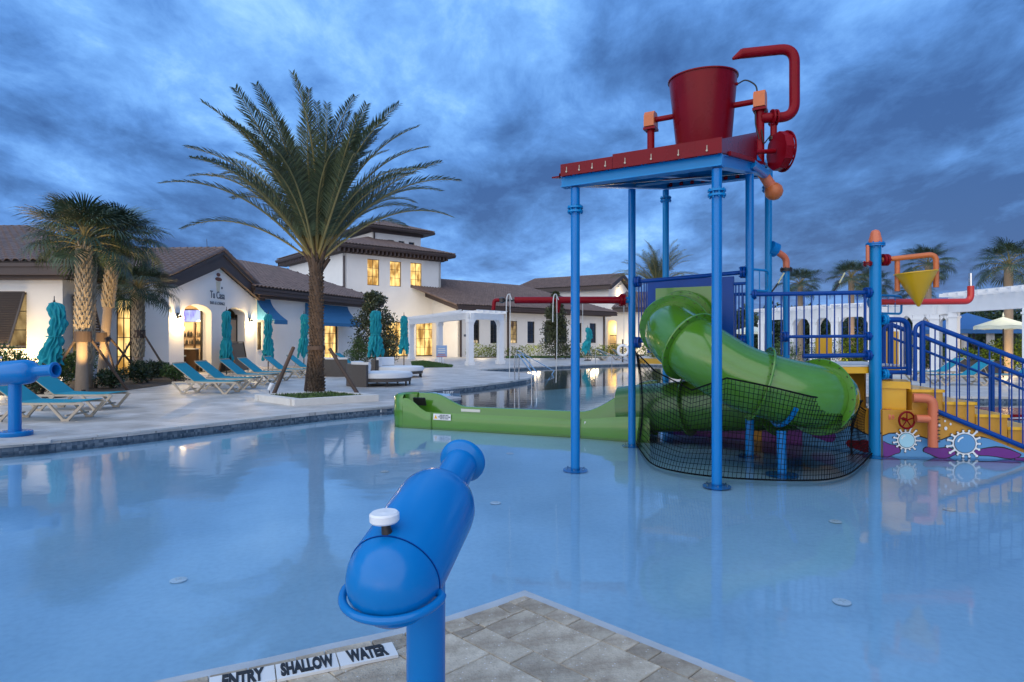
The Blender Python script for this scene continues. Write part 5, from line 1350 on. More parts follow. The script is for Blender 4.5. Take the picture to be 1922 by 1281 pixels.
# entrance plate on the wall panel
q0_, q1_ = bd(1232, 0), bd(1349, 0); ww_ = (q1_ - q0_).length
circ = [(ww_ / 2 + .39 * math.cos(k / 24 * 2 * PI), 1.90 + .39 * math.sin(k / 24 * 2 * PI)) for k in range(24)]
mb = MB(); mb.plate([(0, 1.45), (ww_, 1.45), (ww_, 2.40), (0, 2.40)], [circ], .03, lambda u, v, w: q0_ + uBD * u + nBD * (w + .012) + V(0, 0, v)); mb.build('entrance_plate', M['green'], sld)
# open run-out trough
t0_, t1_ = V(1.86, 10.62, 0), V(-1.95, 12.12, 0)
tdir_ = (t1_ - t0_).normalized(); tn = V(-tdir_.y, tdir_.x, 0)   # tn points towards the camera side or away
if tn.y > 0: tn = -tn
Lt = (t1_ - t0_).length
stations = []
def sec(s_, hf, hb, w_=.33, zb=FL):
    """open U cross-section, outer then inner; hf front rim height, hb back rim height"""
    c = t0_ + tdir_ * s_
    return [c + tn * w_ + V(0, 0, zb), c + tn * (w_ + .01) + V(0, 0, zb + (hf - zb) * .5), c + tn * w_ + V(0, 0, hf - .03), c + tn * (w_ - .02) + V(0, 0, hf), c + tn * (w_ - .06) + V(0, 0, hf - .01),
            c + tn * (w_ - .08) + V(0, 0, hf - .06), c + tn * (w_ - .14) + V(0, 0, zb + .12), c + V(0, 0, zb + .07), c - tn * (w_ - .14) + V(0, 0, zb + .12), c - tn * (w_ - .08) + V(0, 0, hb - .06),
            c - tn * (w_ - .06) + V(0, 0, hb - .01), c - tn * (w_ - .02) + V(0, 0, hb), c - tn * w_ + V(0, 0, hb - .03), c - tn * w_ + V(0, 0, zb)]
def sm(x): x = max(0, min(1, x)); return x * x * (3 - 2 * x)
rows = []; ns = 48
for k in range(ns + 1):
    s_ = -.55 + (Lt + .55) * k / ns
    up_ = 1 - sm((s_ + .35) / 1.25)
    hf = .27 + .10 * up_; hb = .34 + .58 * (1 - sm((s_ + .5) / 1.3)) * 1.0
    e = sm((s_ - (Lt - 1.05)) / .75); hf += .0 + .25 * e * sm((s_ - (Lt - .55)) / .5); hb += .24 * e
    w_ = .36 - .03 * sm(s_ / .8) + .07 * up_
    rows.append(sec(s_, hf, hb, w_))
mb = MB(); n = len(rows[0])
mb.add([p for r in rows for p in r], [(i * n + j, i * n + j + 1, (i + 1) * n + j + 1, (i + 1) * n + j) for i in range(ns) for j in range(n - 1)])
tro = mb.build('runout_trough', M['green'], sld, smooth=50)
# rounded closed end of the trough
mb = MB(); c = t1_; rws = []
for k in range(13):
    a = -PI / 2 + PI * k / 12; d_ = (tdir_ * math.cos(a) - tn * math.sin(a))
    h = .585 if True else 0
    rws.append([c + d_ * .33 + V(0, 0, FL), c + d_ * .345 + V(0, 0, .25), c + d_ * .325 + V(0, 0, h - .05), c + d_ * .28 + V(0, 0, h), c + d_ * .22 + V(0, 0, h - .03), c + d_ * .19 + V(0, 0, .2), c + d_ * .05 + V(0, 0, .05)])
mb.add([p for r in rws for p in r], [(i * 7 + j, i * 7 + j + 1, (i + 1) * 7 + j + 1, (i + 1) * 7 + j) for i in range(12) for j in range(6)])
mb.build('trough_end', M['green'], sld, smooth=50)
mb = MB().box(c - tdir_ * .12 - tn * .10 + V(0, 0, .42), (.26, .03, .16), M=Matrix.Rotation(math.atan2(tdir_.y, tdir_.x), 4, 'Z') @ Matrix.Rotation(R(-20), 4, 'X')); mb.build('end_pad', M['black'], sld)
for s_ in (.62, Lt - .62):
    c = t0_ + tdir_ * s_
    mb = MB(); mb.beam(c + tn * .352 + V(0, 0, FL), c + tn * .352 + V(0, 0, .30), .012, .006, up=tn); mb.build('seam', M['dgreen'], tro)
def warn(s_, z):
    c = t0_ + tdir_ * s_ + tn * .352 + V(0, 0, z); w_ = .36; h_ = .11
    lab = MB().beam(c - tdir_ * w_ / 2, c + tdir_ * w_ / 2, .006, h_).build('warning_label', M['whitet'], tro)
    xd = -tdir_
    tri = MB(); q = c + tn * .005 - xd * (w_ * .36)
    tri.add([q - xd * .035 + V(0, 0, -.035), q + xd * .035 + V(0, 0, -.035), q + V(0, 0, .035)], [(0, 1, 2)]); tri.build('warning_triangle', M['yellow'], lab)
    for k in range(3): text_obj(('KEEP FEET FIRST', 'ONE RIDER AT A TIME', 'EXIT AT ONCE')[k], .03, frameM(c + tn * .006 + xd * .045 + V(0, 0, .03 - .03 * k), xd, (0, 0, 1)), M['mask'], 'lettering', lab, bold=.001, sx=.85, extrude=.001)
warn(.62 - .25, .19); warn(Lt - .85, .20)
c = t0_ + tdir_ * (Lt - 1.15) - tn * .24 + V(0, 0, .27); MB().beam(c - tdir_ * .2, c + tdir_ * .2, .01, .05).build('warning_label', M['whitet'], tro)
# slide support
su = V(3.30, 7.62, 0)
MB().tube([su + V(0, 0, FL), su + V(0, .02, .50)], .055, 16).build('support_post', M['blue'], sld, smooth=40)
MB().lathe([(0, 0), (.19, 0), (.19, .016), (.06, .018)], 24, Matrix.Translation(su + V(0, 0, FL))).build('support_base', M['blue'], sld, smooth=40)
cr_ = []
i0 = min(range(len(cl)), key=lambda i: (cl[i].xy - V(3.42, 7.80, 0).xy).length)
dd_ = (cl[i0 + 1] - cl[i0 - 1]).normalized(); sdv = dd_.cross(V(0, 0, 1)).normalized(); upv = sdv.cross(dd_)
for k in range(13):
    a = R(-155 + 130 * k / 12); cr_.append(cl[i0] + (sdv * math.cos(a) + upv * math.sin(a)) * (RT + .03))
mb = MB()
for a, b in zip(cr_[:-1], cr_[1:]): mb.beam(a, b, .012, .12, up=(a - cl[i0]).cross(b - a))
mb = MB().tube(cr_, .03, 8); mb.build('cradle', M['blue'], sld, smooth=40)
# ------------------------------------------------------------ black safety net
bot = spline([V(1.93, 9.62, 0), V(1.86, 8.9, 0), V(1.82, 8.0, 0), V(2.02, 7.55, 0), V(2.40, 7.26, 0), V(2.85, 7.12, 0), V(3.25, 7.08, 0), V(3.62, 7.14, 0), V(4.02, 7.45, 0), V(4.55, 8.1, 0), V(5.06, 8.78, 0)], 8)
bot = [p + V(0, 0, .02) for p in bot]
def toppt(t):   # along the outer flank of the slide
    tp = [V(1.93, 9.70, 1.42), V(1.80, 8.85, 1.40), V(1.88, 8.15, 1.20), V(2.20, 7.62, 1.00), V(2.56, 7.42, 1.16), V(3.05, 7.34, 1.06), V(3.55, 7.38, .94), V(4.05, 7.58, .88), V(4.44, 7.90, .84), V(4.58, 8.35, .78), V(4.98, 8.78, .62)]
    k = t * (len(tp) - 1); i = min(int(k), len(tp) - 2); f = k - i
    return tp[i].lerp(tp[i + 1], f * f * (3 - 2 * f) * .3 + f * .7)
net = thing('safety_net', 'black mesh net wrapped round the underside of the green slide', 'net', V(3.2, 7.2, 0))
nU, nV = 104, 18; Ln = len(bot) - 1
def npnt(u, v):
    k = u * Ln; i = min(int(k), Ln - 1); b = bot[i].lerp(bot[i + 1], k - i); t = toppt(u)
    p = b.lerp(t, v); ctr_ = V(3.3, 8.6, 0); out = (V(p.x, p.y, 0) - ctr_).normalized()
    sag = .06 * math.sin(v * PI) + .012 * math.sin(u * 60) * math.sin(v * 3)
    return p - out * sag + out * .05 * max(0, .25 - v)
mb = MB()
for j in range(nU + 1):
    u = j / nU; mb.tube([npnt(u, k / 8) for k in range(9)], .0040, 3, cap=False)
o = mb.build('vertical_cords', M['net'], net, smooth='raw'); o['kind'] = 'stuff'
mb = MB()
for k in range(1, nV): mb.tube([npnt(j / 80, k / nV) for j in range(81)], .0040, 3, cap=False)
o = mb.build('horizontal_cords', M['net'], net, smooth='raw'); o['kind'] = 'stuff'
MB().tube([npnt(j / 80, 0) for j in range(81)], .010, 6).build('bottom_rope', M['net'], net, smooth=60)
MB().tube([npnt(j / 80, 1) for j in range(81)], .010, 6).build('top_rope', M['net'], net, smooth=60)

# ================================================================== water cannons
def cannon(loc, rz, label, pitch=20.4, hz=.93, px_=0):
    t = thing('water_cannon', label, 'water cannon', loc, rz, group='blue water cannons')
    # local: axis points to +Y, pitched up
    post = MB().tube([(px_, 0, 0), (px_, 0, hz - .05)], .075, 36).build('post', M['blue'], t, smooth=40, local=True)
    MB().lathe([(0, 0), (.20, 0), (.205, .012), (.205, .05), (.19, .065), (.075, .068)], 36, Matrix.Translation((px_, 0, 0))).build('base_plate', M['blue'], post, smooth=40, local=True)
    MB().lathe([(.0755, hz - .10), (.079, hz - .10), (.079, hz - .085), (.0755, hz - .085)], 36, Matrix.Translation((px_, 0, 0)), cap=False).build('collar', M['navy'], post, smooth=40, local=True)
    A = Matrix.Translation((0, 0, hz)) @ Matrix.Rotation(R(pitch - 90), 4, 'X')
    # body along local z after A
    body = MB().lathe([(0.0, -.425), (.045, -.42), (.09, -.40), (.125, -.37), (.149, -.335), (.162, -.30), (.166, -.262)], 56, A).build('rear_dome', M['blue'], t, smooth=50, local=True)
    MB().lathe([(.166, -.26), (.169, -.254), (.170, .14), (.165, .19), (.150, .235), (.120, .275), (.094, .30), (.080, .32), (.078, .33)], 56, A, cap=False).build('barrel', M['blue'], t, smooth=50, local=True)
    MB().lathe([(.078, .33), (.078, .53), (.100, .542), (.108, .552), (.108, .570), (.100, .578), (.070, .578), (.068, .42), (0, .42)], 48, A, cap=False).build('muzzle', M['blue'], t, smooth=40, local=True)
    MB().lathe([(.166, -.2605), (.1697, -.2605), (.1697, -.2575), (.166, -.2575)], 48, A, cap=False).build('seam', M['navy'], t, smooth=40, local=True)
    kA = Matrix.Translation(A @ V(0, 0, -.20) + V(-.0, 0, 0))
    kp = A @ V(-.01, -.155, -.24); kt = kp + V(-.008, -.01, .050)
    kn = MB().lathe([(0, 0), (.046, 0), (.051, .006), (.051, .028), (.045, .034), (.006, .032), (0, .034)], 40, axisM(kt, (-.02, -.05, 1))).build('knob', M['plastic'], t, smooth=35, local=True)
    MB().tube([kp - V(0, 0, .01), kt + V(0, 0, .01)], [.022, .012], 16).build('knob_stem', M['darkmetal'], kn, smooth=40, local=True)
    hpts = []
    for k in range(17):
        a = PI * k / 16; hpts.append(A @ V(-.178 * math.cos(a), .045 - .02 * math.sin(a), -.28 - .160 * math.sin(a)))
    hpts = [A @ V(-.145, .045, -.25)] + hpts + [A @ V(.145, .045, -.25)]
    MB().tube(spline(hpts, 2), .015, 14).build('handle', M['blue'], t, smooth=60, local=True)
    MB().tube([(.01, -.074, hz - .115), (.06, -.05, hz - .10)], .003, 5).build('wire_tie', M['salmon'], t, local=True)
    return t
cb_ = V(-.355, 2.42, ZP + .012)
cn1 = cannon(cb_, math.atan2(-.165, .70), 'blue water cannon in front, seen from behind with white knob', pitch=18.5, hz=.815, px_=.022)
lc = G(28, 818, DZ)
cn2 = cannon(lc, R(-92), 'blue water cannon at the left pool edge pointing right', pitch=4, hz=.86)
cn2.scale = (1.12,) * 3

# ================================================================== furniture
def lounger(label, loc, rz, back=38):
    t = thing('sun_lounger', label, 'sun lounger', loc, rz, group='turquoise sun loungers')
    # local: head at -X, foot at +X, width along Y; seat height .36
    H = .36; xh = -.15; a = R(back); bl = .78
    seat = MB()
    n = 8
    for k in range(n):
        x0, x1 = xh + (1.02 + .12) * k / n, xh + (1.02 + .12) * (k + 1) / n
        z0 = H - .02 * math.sin(PI * k / n); z1 = H - .02 * math.sin(PI * (k + 1) / n)
        seat.add([(x0, -.325, z0), (x1, -.325, z1), (x1, .325, z1), (x0, .325, z0), (x0, -.325, z0 - .012), (x1, -.325, z1 - .012), (x1, .325, z1 - .012), (x0, .325, z0 - .012)], [(0, 1, 2, 3), (7, 6, 5, 4), (0, 4, 5, 1), (3, 2, 6, 7)] + ([(0, 3, 7, 4)] if k == 0 else []) + ([(1, 5, 6, 2)] if k == n - 1 else []))
    seat.build('seat_sling', M['sling'], t, local=True)
    bx, bz = xh - math.cos(a) * bl, H + math.sin(a) * bl
    MB().beam((xh, 0, H - .006), (bx, 0, bz - .006), .64, .014).build('backrest_sling', M['sling'], t, local=True)
    for s_ in (-1, 1):
        MB().beam((xh - .62, s_ * .31, H - .045), (xh + 1.14, s_ * .31, H - .045), .035, .04).build('side_rail', M['cream'], t, local=True)
        MB().beam((xh, s_ * .285, H - .03), (bx, s_ * .285, bz - .03), .03, .03).build('back_rail', M['cream'], t, local=True)
        for x0, x1, xm in ((xh - .55, xh - .05, xh - .30), (xh + .62, xh + 1.12, xh + .87)):
            mb = MB(); mb.beam((x0 - .06, s_ * .32, H - .04), (xm - .03, s_ * .345, .025), .04, .045); mb.beam((x1 + .06, s_ * .32, H - .04), (xm + .05, s_ * .345, .025), .04, .045); mb.box((xm + .01, s_ * .345, .022), (.14, .045, .04)); mb.build('leg', M['cream'], t, local=True)
    for x in (xh - .3, xh + .87): MB().beam((x, -.33, .10), (x, .33, .10), .03, .03, up=(0, 0, 1)).build('cross_bar', M['cream'], t, local=True)
    mb = MB().beam((bx, -.30, bz), (bx, .30, bz), .045, .035); mb.build('head_bar', M['cream'], t, local=True)
    MB().beam((xh - .36, .2, H + .27), (xh - .5, .2, H - .03), .025, .02).build('back_prop', M['cream'], t, local=True)
    return t
lproto = lounger('turquoise sun lounger nearest the left cannon, seen end cut by the frame', (-8.8, 11.55, DZ), R(3))
spots = [
    ((-9.4, 13.3), 2, 'turquoise sun lounger behind the left cannon muzzle'),
    ((-8.55, 17.4), -3, 'turquoise sun lounger, nearest of the long row at the bar'),
    ((-8.75, 19.0), -3, 'second sun lounger of the bar row, before the lit arch'),
    ((-8.95, 21.0), -3, 'third sun lounger of the bar row, left of an umbrella pole'),
    ((-9.05, 22.6), -4, 'fourth sun lounger of the bar row, by the menu board'),
    ((-9.0, 24.8), -4, 'fifth sun lounger of the bar row, before the gable corner'),
    ((-8.85, 26.9), -5, 'sixth sun lounger of the bar row, under the blue corner awning'),
    ((-8.7, 29.2), -5, 'seventh sun lounger, just left of the big palm trunk'),
    ((-8.1, 31.6), -5, 'sun lounger seen just right of the big palm trunk'),
    ((6.1, 46.3), 8, 'far sun lounger left of the drooping umbrella across the pool'),
    ((7.2, 46.8), 8, 'far sun lounger right of the drooping umbrella'),
    ((8.4, 47.3), 8, 'far sun lounger beside the life ring post'),
    ((14.9, 20.6), 175, 'sun lounger seen through the stair rails, left one'),
    ((17.0, 20.9), 175, 'sun lounger seen through the stair rails, right one'),
    ((15.6, 22.9), 170, 'sun lounger behind the stair rails, rear one by the planters'),
]
for (x, y), r, lb_ in spots: copy_tree(lproto, (x, y, DZ), R(r), lb_)

def closed_umbrella(label, loc, H=2.85, low=1.05, seed=1, w=.26, droop=0):
    r_ = random.Random(seed)
    t = thing('closed_umbrella', label, 'umbrella', loc, 0, 'closed teal umbrellas')
    MB().tube([(0, 0, 0), (0, 0, H - .05)], .024, 12).build('pole', M['darkmetal'], t, smooth=40, local=True)
    MB().lathe([(0, 0), (.26, 0), (.27, .03), (.24, .06), (.05, .08), (.03, .12)], 24).build('base', M['darkmetal'], t, smooth=40, local=True)
    MB().lathe([(.02, H - .06), (.03, H - .02), (.012, H), (.010, H + .10), (0, H + .11)], 10).build('finial', M['darkmetal'], t, smooth=40, local=True)
    n = 84; rows = 44; vs_ = []; ph = r_.random() * 6
    tie = r_.uniform(.52, .60)
    for k in range(rows + 1):
        f = k / rows; z = H - .05 - (H - .05 - low) * f
        base = w * (.32 + .30 * min(1, f * 8) ** .6) * (1 - .30 * math.exp(-((f - tie) / .05) ** 2)) * (1 - .12 * math.exp(-((f - .26) / .05) ** 2)) * (1 + .45 * max(0, f - .5) / .5)
        if k == 0: base = .03
        for j in range(n):
            a = 2 * PI * j / n
            fold = .70 + .30 * abs(math.sin(5 * a + ph + .9 * math.sin(4 * f + ph))) + .12 * math.sin(13 * a + 14 * f + ph) + .10 * math.sin(6 * a - 21 * f) + .06 * math.sin(9 * a + 37 * f + ph)
            rr_ = base * fold; zz_ = z
            if f > .85: zz_ += .16 * math.sin(4 * a + ph) * (f - .85) / .15
            zz_ += droop * f * math.sin(a) * .2
            vs_.append((rr_ * math.cos(a) + droop * .15 * math.sin(f * 5), rr_ * math.sin(a), zz_))
    fs = [(i * n + j, i * n + (j + 1) % n, (i + 1) * n + (j + 1) % n, (i + 1) * n + j) for i in range(rows) for j in range(n)]
    MB().add(vs_, fs).build('canopy', M['teal'], t, smooth=70, local=True)
    zt = H - .05 - (H - .05 - low) * tie
    MB().lathe([(w * .62, zt - .015), (w * .64, zt), (w * .62, zt + .015)], 24, cap=False).build('tie_strap', M['teal'], t, smooth=60, local=True)
    return t
closed_umbrella('closed teal umbrella leaning folds before the left shutter', V(-11.75, 16, DZ), 2.50, .88, 3, .29, .7)
closed_umbrella('closed teal umbrella between the two bar arches', V(-11.45, 25, DZ), 2.72, .72, 5, .27)
closed_umbrella('closed teal umbrella in front of the corner awning', V(-10.95, 28, DZ), 2.72, .72, 7, .27)
closed_umbrella('closed teal umbrella half hidden by the big palm trunk', V(-10.35, 31, DZ), 2.85, .78, 9, .29, .3)
closed_umbrella('closed teal umbrella over the nearer round daybed', V(-5.25, 24, DZ), 2.68, .98, 11, .33)
closed_umbrella('closed teal umbrella over the farther daybed by the pergola', V(-5.2, 30, DZ), 2.72, .98, 13, .27)
closed_umbrella('distant closed teal umbrella with drooping top across the pool', V(5.58, 46, DZ), 2.5, .75, 15, .36, .9)

def daybed(label, loc, rz, r=1.0):
    t = thing('round_daybed', label, 'daybed', loc, rz, 'round daybeds')
    MB().lathe([(0, .24), (r * .93, .24), (r, .27), (r, .38), (r * .96, .43), (0, .45)], 40).build('cushion', M['cushion'], t, smooth=50, local=True)
    MB().lathe([(r * .90, .14), (r * .96, .14), (r * .96, .24), (r * .90, .24)], 40, cap=True).build('base_ring', M['wicker'], t, smooth=40, local=True)
    for k in range(8):
        a = k / 8 * 2 * PI; MB().beam((r * .93 * math.cos(a), r * .93 * math.sin(a), 0), (r * .93 * math.cos(a), r * .93 * math.sin(a), .15), .05, .05, up=(1, 0, 0)).build('leg', M['darkmetal'], t, local=True)
    mb = MB(); n = 18; vs_ = []; a0 = R(125); a1 = R(235); r0, r1 = r * 1.0, r * 1.14
    for k in range(n + 1):
        a = a0 + (a1 - a0) * k / n
        vs_ += [(r0 * math.cos(a), r0 * math.sin(a), 0), (r1 * math.cos(a), r1 * math.sin(a), 0), (r1 * math.cos(a), r1 * math.sin(a), .70), (r0 * math.cos(a), r0 * math.sin(a), .70)]
    fs = [(4 * k + j, 4 * k + (j + 1) % 4, 4 * k + 4 + (j + 1) % 4, 4 * k + 4 + j) for k in range(n) for j in range(4)] + [(0, 1, 2, 3), (4 * n + 3, 4 * n + 2, 4 * n + 1, 4 * n)]
    mb.add(vs_, fs); mb.build('wicker_back', M['wicker'], t, smooth=40, local=True)
    mb = MB(); vs_ = []
    for k in range(n + 1):
        a = a0 + (a1 - a0) * k / n; r2 = r * .99; r3 = r * .84
        vs_ += [(r3 * math.cos(a), r3 * math.sin(a), .45), (r2 * math.cos(a), r2 * math.sin(a), .45), (r2 * math.cos(a), r2 * math.sin(a), .78), (r3 * math.cos(a), r3 * math.sin(a), .76)]
    mb.add(vs_, fs); mb.build('back_cushion', M['cushion'], t, smooth=40, local=True)
    return t
daybed('nearer round white daybed with tall dark wicker back', V(-4.3, 20.6, DZ), R(22))
daybed('farther round white daybed under the umbrella by the pergola', V(-4.55, 25.2, DZ), R(-10), .98)
daybed('rear white daybed mostly hidden behind the other two', V(-7.0, 26.5, DZ), R(50), 1.15)
st_ = thing('side_table', 'small round dark table between bar-row loungers', 'table', V(-9.5, 20.0, DZ))
MB().lathe([(0, .36), (.22, .36), (.22, .39), (0, .39)], 20).build('table_top', M['wicker'], st_, local=True); MB().lathe([(.16, 0), (.05, .04), (.04, .34), (.12, .36)], 14).build('stem', M['wicker'], st_, local=True)

# ---------------- pergolas
def pergola(name, label, posts_, zb, pr=.16, beam_h=.30, raft=.55, over=.9, group=None, arches=True, mirror=1):
    t = thing(name, label, 'pergola', V(posts_[0][0], posts_[0][1], DZ))
    for x, y in posts_:
        mb = MB().box((x, y, (zb + DZ) / 2), (pr * 2, pr * 2, zb - DZ), rz=.6); po = mb.build('post', M['white'], t)
        mb = MB().box((x, y, DZ + .11), (pr * 2 + .12, pr * 2 + .12, .22), rz=.6); mb.build('post_base', M['white'], po)
        mb = MB().box((x, y, zb - .18), (pr * 2 + .07, pr * 2 + .07, .07), rz=.6); mb.build('post_collar', M['white'], po)
    for (x0, y0), (x1, y1) in zip(posts_[:-1], posts_[1:]):
        a, b = V(x0, y0, zb + beam_h / 2), V(x1, y1, zb + beam_h / 2); d_ = (b - a).normalized(); n_ = V(-d_.y, d_.x, 0)
        for s_ in (-1, 1):
            MB().beam(a + n_ * s_ * pr * .9 - d_ * .12, b + n_ * s_ * pr * .9 + d_ * .12, .05, beam_h).build('beam', M['white'], t)
            if arches:
                for e, dd_ in ((a, d_), (b, -d_)):
                    q = e + n_ * s_ * pr * .9; mb = MB(); p0 = q + dd_ * pr + V(0, 0, -beam_h / 2)
                    mb.plate([(0, 0), (.28, 0), (.14, -.10), (.04, -.24), (0, -.34)][::-1], [], .05, lambda u, v, w: p0 + dd_ * u + V(0, 0, v) + n_ * (w - .025)); mb.build('knee_brace', M['white'], t)
        L_ = (b - a).length; k = .2
        while k < L_:
            q = a + d_ * k + V(0, 0, beam_h / 2 + .07); MB().beam(q - n_ * over, q + n_ * over, .045, .14).build('rafter', M['white'], t); k += raft
    for s_ in (-.6, .6):
        for (x0, y0), (x1, y1) in zip(posts_[:-1], posts_[1:]):
            a, b = V(x0, y0, zb + beam_h + .165), V(x1, y1, zb + beam_h + .165); d_ = (b - a).normalized(); n_ = V(-d_.y, d_.x, 0)
            MB().beam(a + n_ * s_ * over, b + n_ * s_ * over, .05, .05).build('batten', M['white'], t)
    return t
pergola('pergola', 'white pergola of square posts before the clubhouse doors', [(-9.2, 52.0), (-8.0, 49.5), (-5.05, 43.5), (-2.52, 37.3), (-.74, 39.6), (1.2 - .3, 42.0)][1:5], 2.92, .17, .36)
def spx(px, Y): return ((px - CX) / FPX * Y, Y)
pergola('pergola', 'long white pergola curving behind the play structure on the right', [spx(1432, 34.5), spx(1487, 33), spx(1530, 31.5), spx(1570, 30.3), spx(1640, 29), spx(1687, 28.4), spx(1725, 27.6), spx(1757, 27.0), spx(1788, 26.6)], 2.75, .18, .42, over=1.1, raft=.45)
pergola('pergola', 'white pergola arm coming forward over the right edge of the frame', [spx(1791, 26.2), (18.75, 22.6), (18.6, 19.4)], 2.80, .16, .62, over=.8, raft=.5, arches=False)
isg = thing('info_sign', 'small pale blue and pink notice on a stake before the pergola', 'sign', G(829, 688, DZ))
g_ = G(829, 688, DZ)
MB().beam(g_, g_ + V(0, 0, .55), .03, .03, up=(1, 0, 0)).build('stake', M['steel'], isg)
bd_ = MB().box(g_ + V(0, -.03, .86), (.62, .03, .68)).build('board', M['lblue'], isg)
for k in range(4): MB().box(g_ + V(0, -.048, .68 + .11 * k), (.44 - .05 * (k % 2), .004, .045)).build('print_line', M['mwhite'] if k else M['pink'], bd_)
MB().box(g_ + V(0, -.047, .575), (.56, .004, .07)).build('print_band', M['pink'], bd_)

# ---------------- rails at the lap pool, life ring
pr_ = thing('pool_ladder', 'pair of stainless hoop rails on the round pool corner', 'pool rail', G(970, 706, DZ))
for dx_ in (0, .16):
    a = G(966, 713.5, DZ) + V(dx_, 0, 0); c = G(998, 722, DZ) + V(dx_ * 1.05, 0, 0)
    MB().tube(fillet([a, a + V(0, 0, .92), a + V(.12, -.1, .95), V(c.x, c.y, .55), V(c.x, c.y, -.3)], .12, 6), .024, 10).build('hoop_rail', M['steel'], pr_, smooth=40)
hr = thing('pool_handrail', 'thin stainless handrail sloping into the lap pool', 'pool rail', G(972, 690, DZ))
a = G(970, 690, DZ) + V(0, 0, .95); b = P(1040, 697, 30); c = P(1020, 709, 28.4)
MB().tube([a, b], .022, 8).build('rail', M['steel'], hr); MB().tube([b, V(b.x - .5, b.y - .9, -.5)], .022, 8).build('rail', M['steel'], hr)
for t_ in (0.0, .38): q = a.lerp(b, t_); MB().tube([q, V(q.x, q.y, -.4)], .022, 8).build('post', M['steel'], hr)
hr2 = thing('pool_handrail', 'thin stainless handrail before the far loungers', 'pool rail', P(1120, 684, 38))
a = P(1118, 655, 40); b = P(1192, 683, 34)
MB().tube([a, b], .022, 8).build('rail', M['steel'], hr2)
for t_ in (.0, .45): q = a.lerp(b, t_); MB().tube([q, V(q.x, q.y, -.4)], .022, 8).build('post', M['steel'], hr2)
lr = thing('life_ring', 'white life ring hung on a short dark post', 'life ring', V(7.6, 42.5, DZ))
c = P(1169, 658, 42.5)
MB().tube([c + V(.34 * math.cos(k / 24 * 2 * PI), -.08, .34 * math.sin(k / 24 * 2 * PI)) for k in range(24)], .09, 10, closed=True).build('ring', M['plastic'], lr, smooth=60)
MB().tube([V(c.x, c.y + .05, DZ), V(c.x, c.y + .05, c.z + .75)], .05, 8).build('post', M['darkmetal'], lr)
# mats floating at the far right
fm = thing('floating_mat', 'dark red triangular mat lying behind the yellow stairs', 'mat', V(10.2, 13.5, .03))
mb = MB(); mb.prism([(8.6, 13.4), (12.4, 12.8), (12.4, 14.2), (9.4, 14.9)], .005, .06); mb.build('mat', M['redp'], fm)
mb = MB(); mb.prism([(9.9, 12.4), (11.6, 12.1), (11.9, 12.9)], .062, .07); mb.build('white_panel', M['plastic'], fm)

# ---------------- umbrellas, cabana, pots at the right
def open_umb(label, loc, H, r, m, n=8, ed=.38):
    t = thing('open_umbrella', label, 'umbrella', loc)
    MB().tube([(0, 0, 0), (0, 0, H)], .025, 10).build('pole', M['darkmetal'], t, local=True)
    for k in range(n):
        a0, a1 = 2 * PI * k / n, 2 * PI * (k + 1) / n; am = (a0 + a1) / 2
        pts = [(0, 0, H), (r * math.cos(a0), r * math.sin(a0), H - ed), (r * .97 * math.cos(am), r * .97 * math.sin(am), H - ed + .03), (r * math.cos(a1), r * math.sin(a1), H - ed)]
        mb = MB().add(pts + [(x, y, z - .012) for x, y, z in pts], [(0, 1, 2), (0, 2, 3), (4, 6, 5), (4, 7, 6), (1, 5, 6, 2), (2, 6, 7, 3)])
        mb.add([pts[1], pts[2], pts[3], (pts[3][0], pts[3][1], pts[3][2] - .13), (pts[2][0], pts[2][1], pts[2][2] - .13), (pts[1][0], pts[1][1], pts[1][2] - .13)], [(0, 1, 4, 5), (1, 2, 3, 4)])
        mb.build('canopy_panel', m, t, local=True, smooth='raw')
        MB().tube([(0, 0, H - .35), (r * .55 * math.cos(a0), r * .55 * math.sin(a0), H - ed * .55 - .02)], .008, 5).build('rib', M['darkmetal'], t, local=True)
    MB().lathe([(.03, H), (.035, H + .05), (0, H + .2)], 10).build('finial', m, t, local=True)
    return t
open_umb('open cream umbrella beyond the right pergola', V(19.7, 25.0, DZ), 2.42, .98, M['orangep'])
open_umb('small open cream umbrella seen between the tower posts', V(14.0, 36.5, DZ), 2.35, 1.2, M['orangep'])
cbn = thing('cabana', 'blue roofed cabana with pale curtains behind the pergola', 'cabana', V(21.9, 30, DZ))
cx_, cy_ = 21.9, 30.0
for sx_ in (-1.25, 1.25):
    for sy_ in (-1.25, 1.25):
        MB().beam((cx_ + sx_, cy_ + sy_, DZ), (cx_ + sx_, cy_ + sy_, 2.2), .08, .08, up=(1, 0, 0)).build('post', M['darkmetal'], cbn)
q = [V(cx_ - 1.5, cy_ - 1.5, 2.15), V(cx_ + 1.5, cy_ - 1.5, 2.15), V(cx_ + 1.5, cy_ + 1.5, 2.15), V(cx_ - 1.5, cy_ + 1.5, 2.15)]; ap_ = V(cx_, cy_, 2.95)
for k in range(4): mb = MB().add([q[k], q[(k + 1) % 4], ap_, q[k] - V(0, 0, .2), q[(k + 1) % 4] - V(0, 0, .2)], [(0, 1, 2), (0, 3, 4, 1)]); mb.build('roof_panel', M['bcan'], cbn, smooth='raw')
for x_, w_ in ((cx_ - 1.1, .25), (cx_ + 1.1, .25), (cx_ + .2, .18)):
    mb = MB(); n = 20
    vs_ = [(x_ - w_ + 2 * w_ * k / n, cy_ - 1.2 + .05 * math.sin(k * 1.9), z) for z in (DZ + .1, 2.1) for k in range(n + 1)]
    mb.add(vs_, [(k, k + 1, n + 2 + k, n + 1 + k) for k in range(n)]); mb.build('curtain', M['cushion'], cbn, smooth=80)

